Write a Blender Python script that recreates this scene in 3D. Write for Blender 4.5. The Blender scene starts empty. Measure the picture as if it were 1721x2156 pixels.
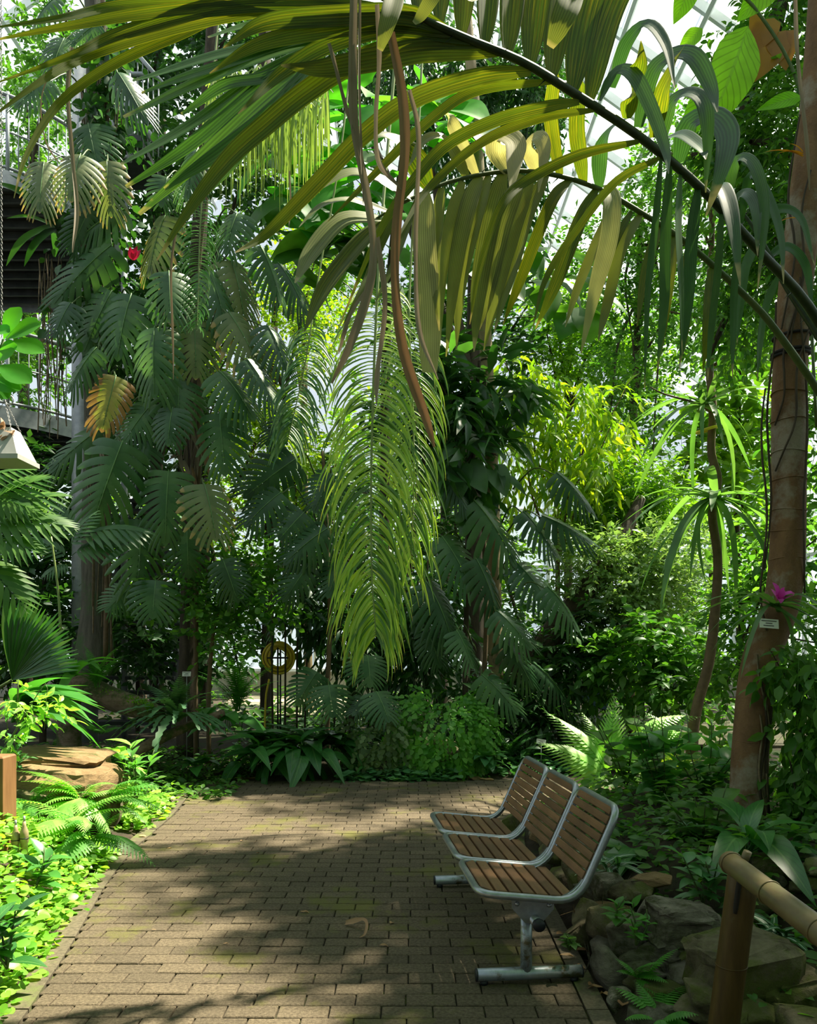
import bpy, math, random
import numpy as np
from mathutils import Vector, Matrix

# ------------------------------------------------------------------ camera, sky, sun, exposure
F, CX, HY, H = 1680.0, 860.5, 1365.0, 1.45          # focal length and horizon in pixels of the 1721x2156 frame, eye height
scene = bpy.context.scene
COL = scene.collection
cam = bpy.data.cameras.new('camera')
cam.sensor_fit = 'HORIZONTAL'; cam.sensor_width = 36.0
cam.lens = 36.0 * F / 1721.0
cam.shift_y = (HY - 1078.0) / 1721.0
cam.clip_start = 0.05; cam.clip_end = 300
cam_o = bpy.data.objects.new('camera', cam); COL.objects.link(cam_o)
cam_o.location = (0, 0, H); cam_o.rotation_euler = (math.pi / 2, 0, 0)
scene.camera = cam_o

world = bpy.data.worlds.new('sky'); scene.world = world; world.use_nodes = True
bg = world.node_tree.nodes['Background']
bg.inputs['Color'].default_value = (0.80, 0.91, 1.0, 1); bg.inputs['Strength'].default_value = 0.78
SUN = Vector((0.42, 0.22, 0.88)).normalized()        # direction towards the sun
sl = bpy.data.lights.new('sun', 'SUN'); sl.energy = 16.5; sl.angle = 0.016; sl.color = (1.0, 0.91, 0.72)
so = bpy.data.objects.new('sun', sl); COL.objects.link(so)
so.rotation_euler = SUN.to_track_quat('Z', 'Y').to_euler(); so.location = SUN * 30
vs = scene.view_settings
vs.view_transform = 'Standard'; vs.look = 'None'; vs.gamma = 1.0; vs.use_curve_mapping = False
vs.exposure = 0.25
scene.cycles.max_bounces = 5; scene.cycles.diffuse_bounces = 3; scene.cycles.transmission_bounces = 4
scene.cycles.transparent_max_bounces = 8; scene.cycles.glossy_bounces = 2
scene.cycles.caustics_reflective = False; scene.cycles.caustics_refractive = False
scene.cycles.sample_clamp_indirect = 6.0
scene.cycles.use_denoising = True

R = random.Random(11)
rng = np.random.default_rng(11)
pi = math.pi

def P(x, y, Y):
    return Vector(((x - CX) / F * Y, Y, H + (HY - y) / F * Y))
def PA(pts):
    """list of (px, py, depth) -> Nx3"""
    a = np.array(pts, float)
    return np.stack([(a[:, 0] - CX) / F * a[:, 2], a[:, 2], H + (HY - a[:, 1]) / F * a[:, 2]], 1)
def G(x, y):
    Y = F * H / (y - HY); return ((x - CX) / F * Y, Y)
def sm(t):
    t = np.clip(t, 0, 1); return t * t * (3 - 2 * t)

# ------------------------------------------------------------------ mesh helpers
class MB:
    def __init__(s): s.v = []; s.q = []; s.t = []; s.uv = []; s.n = 0; s.qm = []; s.tm = []
    def add(s, v, q=None, t=None, uv=None, mat=0):
        v = np.asarray(v, float).reshape(-1, 3)
        s.v.append(v)
        s.uv.append(np.zeros((len(v), 2)) if uv is None else np.asarray(uv, float).reshape(-1, 2))
        if q is not None and len(q):
            q = np.asarray(q, int).reshape(-1, 4) + s.n; s.q.append(q); s.qm.append(np.full(len(q), mat))
        if t is not None and len(t):
            t = np.asarray(t, int).reshape(-1, 3) + s.n; s.t.append(t); s.tm.append(np.full(len(t), mat))
        s.n += len(v); return s
    def mesh(s, name, mats, smooth=True):
        me = bpy.data.meshes.new(name)
        v = np.concatenate(s.v); uv = np.concatenate(s.uv)
        q = np.concatenate(s.q) if s.q else np.zeros((0, 4), int)
        t = np.concatenate(s.t) if s.t else np.zeros((0, 3), int)
        me.vertices.add(len(v)); me.vertices.foreach_set('co', v.astype(np.float32).ravel())
        li = np.concatenate([q.ravel(), t.ravel()])
        me.loops.add(len(li)); me.loops.foreach_set('vertex_index', li.astype(np.int32))
        npoly = len(q) + len(t)
        me.polygons.add(npoly)
        ls = np.concatenate([np.arange(len(q)) * 4, len(q) * 4 + np.arange(len(t)) * 3])
        me.polygons.foreach_set('loop_start', ls.astype(np.int32))
        if not isinstance(mats, (list, tuple)): mats = [mats]
        for m in mats: me.materials.append(m)
        mi = np.concatenate(s.qm + s.tm) if npoly else np.zeros(0)
        me.polygons.foreach_set('material_index', mi.astype(np.int32))
        me.polygons.foreach_set('use_smooth', np.full(npoly, smooth))
        ul = me.uv_layers.new(name='UVMap'); ul.data.foreach_set('uv', uv[li].astype(np.float32).ravel())
        me.update(calc_edges=True)
        return me
    def build(s, name, mats, parent=None, smooth=True):
        return link(name, s.mesh(name, mats, smooth), parent)
    # ---- shapes
    def tube(s, path, rad, n=8, cap=True, mat=0, squash=1.0):
        p = np.asarray(path, float); k = len(p)
        r = np.full(k, rad, float) if np.isscalar(rad) else np.interp(np.linspace(0, 1, k), np.linspace(0, 1, len(rad)), rad)
        t = np.gradient(p, axis=0); t /= np.linalg.norm(t, axis=1)[:, None] + 1e-9
        a = np.array([0, 0, 1.0]) if abs(t[0][2]) < .9 else np.array([1.0, 0, 0])
        u = np.cross(t[0], a); u /= np.linalg.norm(u)
        U = []
        for i in range(k):
            u = u - t[i] * np.dot(u, t[i]); u /= np.linalg.norm(u) + 1e-9; U.append(u.copy())
        U = np.array(U); W = np.cross(t, U)
        th = np.linspace(0, 2 * pi, n, endpoint=False)
        V = p[:, None] + r[:, None, None] * (np.cos(th)[None, :, None] * U[:, None] + squash * np.sin(th)[None, :, None] * W[:, None])
        i = np.arange(k - 1)[:, None] * n; j = np.arange(n)[None]
        q = np.stack([i + j, i + (j + 1) % n, i + n + (j + 1) % n, i + n + j], -1).reshape(-1, 4)
        uv = np.stack([np.broadcast_to(th[None] / 2 / pi, (k, n)), np.broadcast_to(np.linspace(0, 1, k)[:, None], (k, n))], -1)
        V = V.reshape(-1, 3); tt = None
        if cap:
            V = np.concatenate([V, p[:1], p[-1:]]); uv = np.concatenate([uv.reshape(-1, 2), [[0, 0], [0, 1]]])
            c0 = k * n; jj = np.arange(n)
            tt = np.concatenate([np.stack([np.full(n, c0), (jj + 1) % n, jj], 1),
                                 np.stack([np.full(n, c0 + 1), (k - 1) * n + jj, (k - 1) * n + (jj + 1) % n], 1)])
        return s.add(V, q, tt, uv, mat)
    def loop(s, path, rad, n=8, mat=0):
        """closed tube; planar frames are fine for small angle loops"""
        p = np.asarray(path, float); k = len(p)
        t = np.roll(p, -1, 0) - np.roll(p, 1, 0); t /= np.linalg.norm(t, axis=1)[:, None]
        u = np.cross(t[0], [0.3, 0.2, 1.0]); u /= np.linalg.norm(u); U = []
        for i in range(k):
            u = u - t[i] * np.dot(u, t[i]); u /= np.linalg.norm(u); U.append(u.copy())
        # spread the closing twist along the loop
        U = np.array(U); W = np.cross(t, U)
        e = U[-1] - t[0] * np.dot(U[-1], t[0]); ang = math.atan2(np.dot(e, W[0]), np.dot(e, U[0]))
        th = np.linspace(0, 2 * pi, n, endpoint=False)[None] - ang * (np.arange(k) / k)[:, None]
        V = p[:, None] + rad * (np.cos(th)[..., None] * U[:, None] + np.sin(th)[..., None] * W[:, None])
        i = np.arange(k)[:, None]; j = np.arange(n)[None]
        q = np.stack([i * n + j, i * n + (j + 1) % n, (i + 1) % k * n + (j + 1) % n, (i + 1) % k * n + j], -1).reshape(-1, 4)
        return s.add(V.reshape(-1, 3), q, mat=mat)
    def box(s, c, d, rot=None, mat=0, bevel=0.0):
        c = np.asarray(c, float); d = np.asarray(d, float) / 2
        if bevel <= 0:
            V = np.array([[x, y, z] for x in (-1, 1) for y in (-1, 1) for z in (-1, 1)], float) * d
            q = [[0, 1, 3, 2], [4, 6, 7, 5], [0, 4, 5, 1], [2, 3, 7, 6], [0, 2, 6, 4], [1, 5, 7, 3]]
            t = None
        else:   # top edges chamfered
            b = bevel
            o = np.array([[-1, -1], [1, -1], [1, 1], [-1, 1]], float)
            V = np.concatenate([np.c_[o * d[:2], np.full(4, -d[2])], np.c_[o * d[:2], np.full(4, d[2] - b)], np.c_[o * (d[:2] - b), np.full(4, d[2])]])
            q = [[3, 2, 1, 0], [8, 9, 10, 11]]
            for k in (0, 4):
                for i in range(4): q.append([k + i, k + (i + 1) % 4, k + 4 + (i + 1) % 4, k + 4 + i])
            t = None
        if rot is not None: V = V @ np.array(rot).T
        return s.add(V + c, q, t, mat=mat)
    def ribbon(s, path, width, up, fold=0.0, cols=3, pleats=0, pdepth=0.0, mat=0, twist=None):
        p = np.asarray(path, float); k = len(p)
        w = np.interp(np.linspace(0, 1, k), np.linspace(0, 1, len(width)), width) if not np.isscalar(width) else np.full(k, width)
        t = np.gradient(p, axis=0); t /= np.linalg.norm(t, axis=1)[:, None] + 1e-9
        up = np.asarray(up, float)
        if up.ndim == 1: up = np.broadcast_to(up, (k, 3))
        sd = np.cross(t, up); sd /= np.linalg.norm(sd, axis=1)[:, None] + 1e-9
        nr = np.cross(sd, t)
        if twist is not None:
            a = np.linspace(0, twist, k)[:, None]; sd, nr = sd * np.cos(a) + nr * np.sin(a), nr * np.cos(a) - sd * np.sin(a)
        x = np.linspace(-1, 1, cols)
        z = fold * np.abs(x)
        if pleats: z = z + pdepth * np.where(np.arange(cols) % 2, 1, 0)
        V = p[:, None] + sd[:, None] * (x[None, :, None] * w[:, None, None] / 2) + nr[:, None] * (z[None, :, None] * w[:, None, None] / 2)
        i = np.arange(k - 1)[:, None] * cols; j = np.arange(cols - 1)[None]
        q = np.stack([i + j, i + j + 1, i + cols + j + 1, i + cols + j], -1).reshape(-1, 4)
        uv = np.stack([np.broadcast_to(x[None] * .5 + .5, (k, cols)), np.broadcast_to(np.linspace(0, 1, k)[:, None], (k, cols))], -1)
        return s.add(V.reshape(-1, 3), q, None, uv, mat)
    def prism(s, poly, axis_d, mat=0):
        """poly Nx3 planar outline extruded by vector"""
        p = np.asarray(poly, float); n = len(p); d = np.asarray(axis_d, float)
        V = np.concatenate([p, p + d, [p.mean(0)], [p.mean(0) + d]])
        j = np.arange(n); q = np.stack([j, (j + 1) % n, n + (j + 1) % n, n + j], 1)
        t = np.concatenate([np.stack([np.full(n, 2 * n), (j + 1) % n, j], 1), np.stack([np.full(n, 2 * n + 1), n + j, n + (j + 1) % n], 1)])
        return s.add(V, q, t, mat=mat)
    def many(s, tmpl, M, T, mat=0):
        """instances of a leaf template: tmpl=(v,q,uv), M Nx3x3 (columns side,dir,normal scaled), T Nx3"""
        v, q, uv = tmpl; N = len(T); k = len(v)
        V = np.einsum('nij,kj->nki', M, v) + T[:, None]
        Q = q[None] + (np.arange(N) * k)[:, None, None]
        return s.add(V.reshape(-1, 3), Q.reshape(-1, 4), None, np.tile(uv, (N, 1)), mat)

def crv(pts, n=16):
    """Catmull-Rom through points (Nxd)"""
    p = np.asarray(pts, float)
    if len(p) == 2: return p[0] + (p[1] - p[0]) * np.linspace(0, 1, n)[:, None]
    q = np.concatenate([[2 * p[0] - p[1]], p, [2 * p[-1] - p[-2]]]); m = len(p) - 1
    s = np.linspace(0, m - 1e-6, n); i = s.astype(int); f = (s - i)[:, None]
    a, b, c, d = q[i], q[i + 1], q[i + 2], q[i + 3]
    return .5 * (2 * b + (c - a) * f + (2 * a - 5 * b + 4 * c - d) * f ** 2 + (3 * b - a - 3 * c + d) * f ** 3)

def link(name, data, parent=None, M=None):
    o = bpy.data.objects.new(name, data); COL.objects.link(o)
    if M is not None: o.matrix_basis = M
    if parent is not None:
        o.parent = parent
        o.matrix_parent_inverse = parent.matrix_basis.inverted() if parent.get('base') else Matrix()
    return o
LABELS = {}
def tag(o, label, cat, group=None, kind=None):
    o['label'] = label; o['category'] = cat
    if group: o['group'] = group
    if kind: o['kind'] = kind
    if label in LABELS and LABELS[label] != group: print('DUP LABEL', label)
    LABELS[label] = group
    return o
def thing(name, label, cat, loc, group=None):
    o = bpy.data.objects.new(name, None); COL.objects.link(o)
    o.empty_display_size = .1
    o.matrix_basis = Matrix.Translation(Vector(loc)); o['base'] = 1
    return tag(o, label, cat, group)
def clean_base():
    for o in bpy.data.objects:
        if 'base' in o: del o['base']
def struct(name, label, mb, mats, smooth=True):
    o = mb.build(name, mats, None, smooth); o['kind'] = 'structure'; o['label'] = label; return o
def frame(base, tip, nrm, w, zs=None):
    """matrix: +Y from base to tip (scaled to length), X across (scaled w), Z towards nrm"""
    b, t = Vector(base), Vector(tip); d = t - b; L = d.length; d.normalize()
    n = Vector(nrm); n = (n - d * n.dot(d)).normalized(); x = d.cross(n)
    zs = L if zs is None else zs
    m = Matrix.Identity(4)
    for i in range(3): m[i][0] = x[i] * w; m[i][1] = d[i] * L; m[i][2] = n[i] * zs; m[i][3] = b[i]
    return m
def dirs(az, el):
    return np.stack([np.cos(el) * np.cos(az), np.cos(el) * np.sin(az), np.sin(el)], -1)
def basis(D, Nn, L, W=None):
    """N directions, N rough normals -> Nx3x3 columns (side*W, dir*L, nrm*L)"""
    D = D / (np.linalg.norm(D, axis=1)[:, None] + 1e-9)
    Nn = Nn - D * np.sum(D * Nn, 1)[:, None]; Nn /= np.linalg.norm(Nn, axis=1)[:, None] + 1e-9
    S = np.cross(D, Nn); L = np.asarray(L)[:, None]; W = L if W is None else np.asarray(W)[:, None]
    return np.stack([S * W, D * L, Nn * L], -1)
# ------------------------------------------------------------------ materials
def newmat(name):
    m = bpy.data.materials.new(name); m.use_nodes = True
    nt = m.node_tree; nt.nodes.clear()
    out = nt.nodes.new('ShaderNodeOutputMaterial'); return m, nt, out
def N(nt, typ, **kw):
    n = nt.nodes.new(typ)
    for k, v in kw.items():
        if k.startswith('_'): n.inputs[k[1:]].default_value = v
        else: setattr(n, k, v)
    return n
def rgb(c): return (c[0], c[1], c[2], 1)
def mixc(nt, fac, a, b, mode='MIX'):
    n = nt.nodes.new('ShaderNodeMix'); n.data_type = 'RGBA'; n.blend_type = mode
    L = nt.links
    for sock, val in ((n.inputs[0], fac), (n.inputs[6], a), (n.inputs[7], b)):
        if hasattr(val, 'links') or isinstance(val, bpy.types.NodeSocket): L.new(val, sock)
        elif isinstance(val, (int, float)): sock.default_value = val
        else: sock.default_value = rgb(val)
    return n.outputs[2]
def math_(nt, op, a, b=None, c=None):
    n = nt.nodes.new('ShaderNodeMath'); n.operation = op
    for i, v in enumerate((a, b, c)):
        if v is None: continue
        if isinstance(v, (int, float)): n.inputs[i].default_value = v
        else: nt.links.new(v, n.inputs[i])
    return n.outputs[0]
def leafmat(name, c1, c2, trans=.4, tcol=None, rough=.42, spec=.45, streak=0.0, scol=(0.45, 0.42, 0.04), dry=None, dryfrom=.8, blotch=None, rib_shade=0, veins=0):
    m, nt, out = newmat(name); L = nt.links
    geo = N(nt, 'ShaderNodeNewGeometry'); oi = N(nt, 'ShaderNodeObjectInfo')
    r = math_(nt, 'FRACT', math_(nt, 'ADD', geo.outputs['Random Per Island'], oi.outputs['Random']))
    tc = N(nt, 'ShaderNodeTexCoord')
    c = mixc(nt, r, c1, c2)
    nz = N(nt, 'ShaderNodeTexNoise', _Scale=6.0, _Detail=2.0); L.new(geo.outputs['Position'], nz.inputs['Vector'])
    v = math_(nt, 'MULTIPLY_ADD', nz.outputs['Fac'], .7, .65)
    c = mixc(nt, 1.0, c, v, 'MULTIPLY')
    uvn = N(nt, 'ShaderNodeUVMap'); sep = N(nt, 'ShaderNodeSeparateXYZ'); L.new(uvn.outputs['UV'], sep.inputs[0])
    if streak > 0:
        mp = N(nt, 'ShaderNodeMapping'); mp.inputs['Scale'].default_value = (26, 2.2, 1)
        cmb = N(nt, 'ShaderNodeCombineXYZ'); L.new(uvn.outputs['UV'], mp.inputs['Vector'])
        ad = N(nt, 'ShaderNodeVectorMath', operation='ADD'); L.new(mp.outputs[0], ad.inputs[0])
        L.new(oi.outputs['Random'], cmb.inputs[1]); sc = N(nt, 'ShaderNodeVectorMath', operation='SCALE'); sc.inputs['Scale'].default_value = 40
        L.new(cmb.outputs[0], sc.inputs[0]); L.new(sc.outputs[0], ad.inputs[1])
        sn = N(nt, 'ShaderNodeTexNoise', _Scale=1.0, _Detail=5.0, _Roughness=.7); L.new(ad.outputs[0], sn.inputs['Vector'])
        rp = N(nt, 'ShaderNodeValToRGB'); rp.color_ramp.elements[0].position = .5; rp.color_ramp.elements[1].position = .68
        L.new(sn.outputs['Fac'], rp.inputs[0])
        c = mixc(nt, math_(nt, 'MULTIPLY', rp.outputs[0], streak), c, scol)
    if rib_shade:
        sw = math_(nt, 'SINE', math_(nt, 'MULTIPLY', sep.outputs[0], rib_shade * 6.2832))
        c = mixc(nt, 1.0, c, math_(nt, 'MULTIPLY_ADD', sw, .22, .86), 'MULTIPLY')  # pleat shading put into the colour as darker lengthwise bands
    if veins:
        off = math_(nt, 'ABSOLUTE', math_(nt, 'SUBTRACT', sep.outputs[0], .5))
        ph = math_(nt, 'MULTIPLY', math_(nt, 'SUBTRACT', sep.outputs[1], math_(nt, 'MULTIPLY', off, .55)), veins * 6.2832)
        ln = math_(nt, 'POWER', math_(nt, 'MAXIMUM', math_(nt, 'SINE', ph), 0.0), 5.0)
        c = mixc(nt, math_(nt, 'MULTIPLY', ln, .55), c, mixc(nt, 1.0, c, (.35, .42, .4), 'MULTIPLY'))
        mid = math_(nt, 'LESS_THAN', off, .035)
        c = mixc(nt, math_(nt, 'MULTIPLY', mid, .4), c, (.16, .30, .09))
    if blotch is not None:
        bn = N(nt, 'ShaderNodeTexNoise', _Scale=2.5, _Detail=4.0); L.new(geo.outputs['Position'], bn.inputs['Vector'])
        rp = N(nt, 'ShaderNodeValToRGB'); rp.color_ramp.elements[0].position = .55; rp.color_ramp.elements[1].position = .62
        L.new(bn.outputs['Fac'], rp.inputs[0]); c = mixc(nt, rp.outputs[0], c, blotch)
    if dry is not None:
        dn = N(nt, 'ShaderNodeTexNoise', _Scale=9.0); L.new(geo.outputs['Position'], dn.inputs['Vector'])
        k = math_(nt, 'ADD', sep.outputs[1], math_(nt, 'MULTIPLY_ADD', dn.outputs['Fac'], .3, -.15))
        rp = N(nt, 'ShaderNodeValToRGB'); rp.color_ramp.elements[0].position = dryfrom; rp.color_ramp.elements[1].position = min(1, dryfrom + .06)
        L.new(k, rp.inputs[0]); c = mixc(nt, rp.outputs[0], c, dry)
    pb = N(nt, 'ShaderNodeBsdfPrincipled', _Roughness=rough); pb.inputs['Specular IOR Level'].default_value = spec
    L.new(c, pb.inputs['Base Color'])
    tr = N(nt, 'ShaderNodeBsdfTranslucent')
    tm = mixc(nt, 1.0, c, tcol if tcol is not None else (1.6, 1.7, .55), 'MULTIPLY')
    bc = N(nt, 'ShaderNodeHueSaturation'); bc.inputs['Value'].default_value = 1.5; L.new(tm, bc.inputs['Color'])
    L.new(bc.outputs[0], tr.inputs['Color'])
    mx = N(nt, 'ShaderNodeMixShader', _Fac=trans); L.new(pb.outputs[0], mx.inputs[1]); L.new(tr.outputs[0], mx.inputs[2])
    L.new(mx.outputs[0], out.inputs[0])
    return m
def solid(name, c1, c2=None, scale=8.0, rough=.6, metal=0.0, bump=0.0, bscale=None, spec=.4, stretch=(1, 1, 1), c3=None, s3=2.0, t3=.55, detail=6.0, coords='pos', isl=0.0):
    """noise-mixed surface; c3 = a third colour in patches (moss, lichen, rust)"""
    m, nt, out = newmat(name); L = nt.links
    geo = N(nt, 'ShaderNodeNewGeometry'); tc = N(nt, 'ShaderNodeTexCoord')
    src = geo.outputs['Position'] if coords == 'pos' else tc.outputs['Object']
    mp = N(nt, 'ShaderNodeMapping'); mp.inputs['Scale'].default_value = stretch; L.new(src, mp.inputs['Vector'])
    n1 = N(nt, 'ShaderNodeTexNoise', _Scale=scale, _Detail=detail, _Roughness=.65); L.new(mp.outputs[0], n1.inputs['Vector'])
    rp = N(nt, 'ShaderNodeValToRGB'); rp.color_ramp.elements[0].position = .35; rp.color_ramp.elements[1].position = .65
    L.new(n1.outputs['Fac'], rp.inputs[0])
    c = mixc(nt, rp.outputs[0], c1, c2 if c2 is not None else c1)
    if isl:
        oi = N(nt, 'ShaderNodeObjectInfo')
        rr = math_(nt, 'FRACT', math_(nt, 'ADD', geo.outputs['Random Per Island'], oi.outputs['Random']))
        c = mixc(nt, 1.0, c, math_(nt, 'MULTIPLY_ADD', rr, isl, 1 - isl / 2), 'MULTIPLY')
    if c3 is not None:
        n3 = N(nt, 'ShaderNodeTexNoise', _Scale=s3, _Detail=6.0, _Roughness=.7); L.new(src, n3.inputs['Vector'])
        r3 = N(nt, 'ShaderNodeValToRGB'); r3.color_ramp.elements[0].position = t3; r3.color_ramp.elements[1].position = t3 + .1
        L.new(n3.outputs['Fac'], r3.inputs[0]); c = mixc(nt, r3.outputs[0], c, c3)
    pb = N(nt, 'ShaderNodeBsdfPrincipled', _Roughness=rough, _Metallic=metal); pb.inputs['Specular IOR Level'].default_value = spec
    L.new(c, pb.inputs['Base Color'])
    if bump:
        n2 = N(nt, 'ShaderNodeTexNoise', _Scale=bscale or scale * 2, _Detail=8.0, _Roughness=.7); L.new(mp.outputs[0], n2.inputs['Vector'])
        b = N(nt, 'ShaderNodeBump', _Strength=bump, _Distance=.03); L.new(n2.outputs['Fac'], b.inputs['Height']); L.new(b.outputs[0], pb.inputs['Normal'])
    L.new(pb.outputs[0], out.inputs[0]); return m

M = {}
# leaves
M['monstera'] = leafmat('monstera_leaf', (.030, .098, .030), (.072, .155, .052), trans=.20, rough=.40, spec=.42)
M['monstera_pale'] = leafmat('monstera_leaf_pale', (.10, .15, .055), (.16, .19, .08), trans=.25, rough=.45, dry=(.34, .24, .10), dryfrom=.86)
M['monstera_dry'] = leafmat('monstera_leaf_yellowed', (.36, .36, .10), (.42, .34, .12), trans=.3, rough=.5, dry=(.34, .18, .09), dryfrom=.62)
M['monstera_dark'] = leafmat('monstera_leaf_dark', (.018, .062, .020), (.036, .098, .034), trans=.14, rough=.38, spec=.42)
M['palm'] = leafmat('palm_leaflet', (.040, .085, .010), (.068, .105, .012), trans=.46, tcol=(1.6, 1.45, .35), rough=.45, spec=.35, streak=.85, rib_shade=7, scol=(.24, .22, .015), dry=(.32, .26, .17), dryfrom=.95)
M['palm_dark'] = leafmat('palm_leaflet_dark', (.026, .085, .032), (.042, .105, .034), trans=.25, rough=.36, spec=.45, rib_shade=7, streak=.3, scol=(.09, .15, .04), dry=(.32, .25, .15), dryfrom=.93)
M['palm_fan'] = leafmat('palm_fan_leaflet', (.05, .13, .03), (.09, .19, .045), trans=.35, rough=.4, spec=.45, rib_shade=5, dry=(.32, .28, .15), dryfrom=.97)
M['palm_pale'] = leafmat('palm_leaflet_bleached_sunlit', (.36, .38, .18), (.44, .42, .22), trans=.35, tcol=(1.2, 1.15, .6), rough=.5, rib_shade=11, streak=.4, scol=(.25, .27, .10))  # pale partly from bleaching, partly from sunlight put into the colour
M['palm_mid'] = leafmat('palm_leaflet_greygreen', (.13, .17, .045), (.20, .23, .08), trans=.38, rib_shade=9, tcol=(1.4, 1.35, .45), rough=.45, streak=.5, scol=(.22, .20, .05), dry=(.32, .28, .18), dryfrom=.94)
M['dead'] = leafmat('dead_leaf', (.20, .165, .12), (.30, .255, .20), trans=.15, tcol=(1.1, 1.0, .85), rough=.7, spec=.2, streak=.8, scol=(.17, .09, .04))
M['dead_red'] = leafmat('dead_leaf_red', (.22, .13, .07), (.27, .16, .09), trans=.1, tcol=(1.2, 1.0, .8), rough=.6, spec=.25, streak=.8, scol=(.20, .15, .06))
M['strap'] = leafmat('strap_fern_leaf', (.14, .22, .06), (.24, .32, .10), trans=.4, rough=.45)
M['weep'] = leafmat('weeping_leaflet', (.19, .33, .05), (.36, .46, .085), trans=.42, rough=.42, streak=.3, scol=(.40, .40, .06), dry=(.42, .38, .08), dryfrom=.9)
M['weep_dark'] = leafmat('weeping_leaflet_dark', (.06, .14, .03), (.10, .20, .04), trans=.4, rough=.4)
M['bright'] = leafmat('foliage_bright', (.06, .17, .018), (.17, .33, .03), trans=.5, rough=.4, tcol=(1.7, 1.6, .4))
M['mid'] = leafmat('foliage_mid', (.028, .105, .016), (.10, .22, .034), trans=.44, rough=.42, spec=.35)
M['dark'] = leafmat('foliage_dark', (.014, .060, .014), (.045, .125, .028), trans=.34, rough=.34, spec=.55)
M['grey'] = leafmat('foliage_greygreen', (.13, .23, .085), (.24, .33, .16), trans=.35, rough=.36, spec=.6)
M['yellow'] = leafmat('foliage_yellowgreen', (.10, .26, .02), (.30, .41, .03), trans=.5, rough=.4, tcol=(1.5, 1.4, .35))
M['lime'] = leafmat('foliage_lime', (.10, .28, .025), (.24, .42, .06), trans=.40, rough=.42, tcol=(1.4, 1.4, .4))
M['glow'] = leafmat('ribbed_backlit_leaf', (.14, .38, .025), (.22, .46, .03), trans=.66, rough=.4, tcol=(1.5, 1.6, .35), veins=11)
M['bigleaf'] = leafmat('big_leaf', (.045, .22, .022), (.08, .29, .03), trans=.5, rough=.5, spec=.25, tcol=(1.5, 1.6, .4))
M['glossy'] = leafmat('glossy_leaf', (.020, .105, .020), (.05, .175, .034), trans=.24, rough=.33, spec=.5, veins=9)
M['glossy_mid'] = leafmat('glossy_leaf_mid', (.04, .17, .03), (.07, .23, .045), trans=.3, rough=.3, spec=.6)
M['fern'] = leafmat('fern_leaf', (.06, .21, .03), (.10, .28, .045), trans=.42, rough=.45)
M['fern_pale'] = leafmat('fern_leaf_pale', (.16, .36, .06), (.25, .46, .09), trans=.42, rough=.45)
M['fern_dark'] = leafmat('fern_leaf_dark', (.03, .11, .03), (.05, .15, .04), trans=.35, rough=.4)
M['crest'] = leafmat('crested_fern_leaf', (.07, .17, .08), (.11, .22, .10), trans=.3, rough=.45)
M['maiden'] = leafmat('maidenhair_leaf', (.045, .19, .018), (.16, .37, .05), trans=.45, rough=.45)
M['maiden_dull'] = leafmat('maidenhair_leaf_dull', (.05, .10, .03), (.14, .21, .07), trans=.4, rough=.5)
M['cover'] = leafmat('ground_cover_leaf', (.05, .17, .06), (.09, .22, .08), trans=.3, rough=.4)
M['brom'] = leafmat('bromeliad_leaf', (.05, .14, .04), (.09, .18, .06), trans=.35, rough=.4)
M['brom_pale'] = leafmat('bromeliad_leaf_pale', (.06, .15, .045), (.10, .20, .065), trans=.35, rough=.42)
M['pink'] = leafmat('bromeliad_bract', (.50, .04, .36), (.6, .07, .42), trans=.3, tcol=(1.2, .6, 1.1), rough=.45)
M['stripe'] = leafmat('striped_leaf', (.04, .13, .05), (.06, .17, .07), trans=.25, rough=.4)
M['stripe_line'] = leafmat('striped_leaf_vein', (.42, .52, .40), (.48, .56, .44), trans=.2, tcol=(1, 1, .8), rough=.5)
M['amber'] = leafmat('amber_leaf', (.26, .13, .015), (.34, .18, .02), trans=.45, tcol=(1.3, 1.1, .4), rough=.45)
M['vein'] = leafmat('leaf_midrib', (.10, .22, .07), (.14, .27, .09), trans=.1, rough=.4)
M['stalk'] = solid('green_stalk', (.045, .09, .02), (.09, .13, .035), scale=14, rough=.45)
M['stalk_pale'] = solid('pale_stalk', (.15, .22, .06), (.20, .26, .08), scale=14, rough=.45)
M['rachis_dark'] = solid('palm_stalk_dark', (.012, .022, .010), (.03, .05, .018), scale=20, rough=.4)
M['rachis'] = solid('palm_stalk', (.05, .09, .025), (.09, .12, .035), scale=16, rough=.4)
# wood, bark, stone, metal
M['trunk_red'] = solid('brown_bark', (.125, .066, .026), (.20, .108, .044), scale=9, rough=.8, bump=.5, bscale=26, stretch=(1, 1, .7), c3=(.25, .21, .15), s3=1.9, t3=.53)
M['trunk_pale'] = solid('pale_bark', (.26, .19, .10), (.34, .26, .14), scale=8, rough=.75, bump=.4, stretch=(1, 1, .5), c3=(.10, .08, .05), s3=3, t3=.6)
M['trunk_grey'] = solid('grey_bark', (.06, .056, .038), (.12, .11, .08), scale=10, rough=.85, bump=.7, stretch=(2.2, 2.2, .35), c3=(.06, .10, .035), s3=2.2, t3=.5)
M['trunk_dark'] = solid('dark_bark', (.035, .025, .015), (.075, .055, .032), scale=12, rough=.85, bump=.6, stretch=(1.5, 1.5, .4))
M['trunk_twig'] = solid('twig_bark', (.10, .065, .032), (.15, .10, .05), scale=12, rough=.8, bump=.3)
M['root'] = solid('aerial_root', (.12, .085, .05), (.20, .15, .085), scale=20, rough=.85)
M['rope'] = solid('black_rope', (.008, .008, .008), (.018, .016, .014), scale=60, rough=.8, bump=.5)
M['bamboo'] = solid('bamboo_rail', (.080, .060, .022), (.14, .108, .050), scale=5, rough=.45, spec=.4, stretch=(3, 1.2, 3), c3=(.095, .098, .028), s3=2.6, t3=.5)
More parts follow.
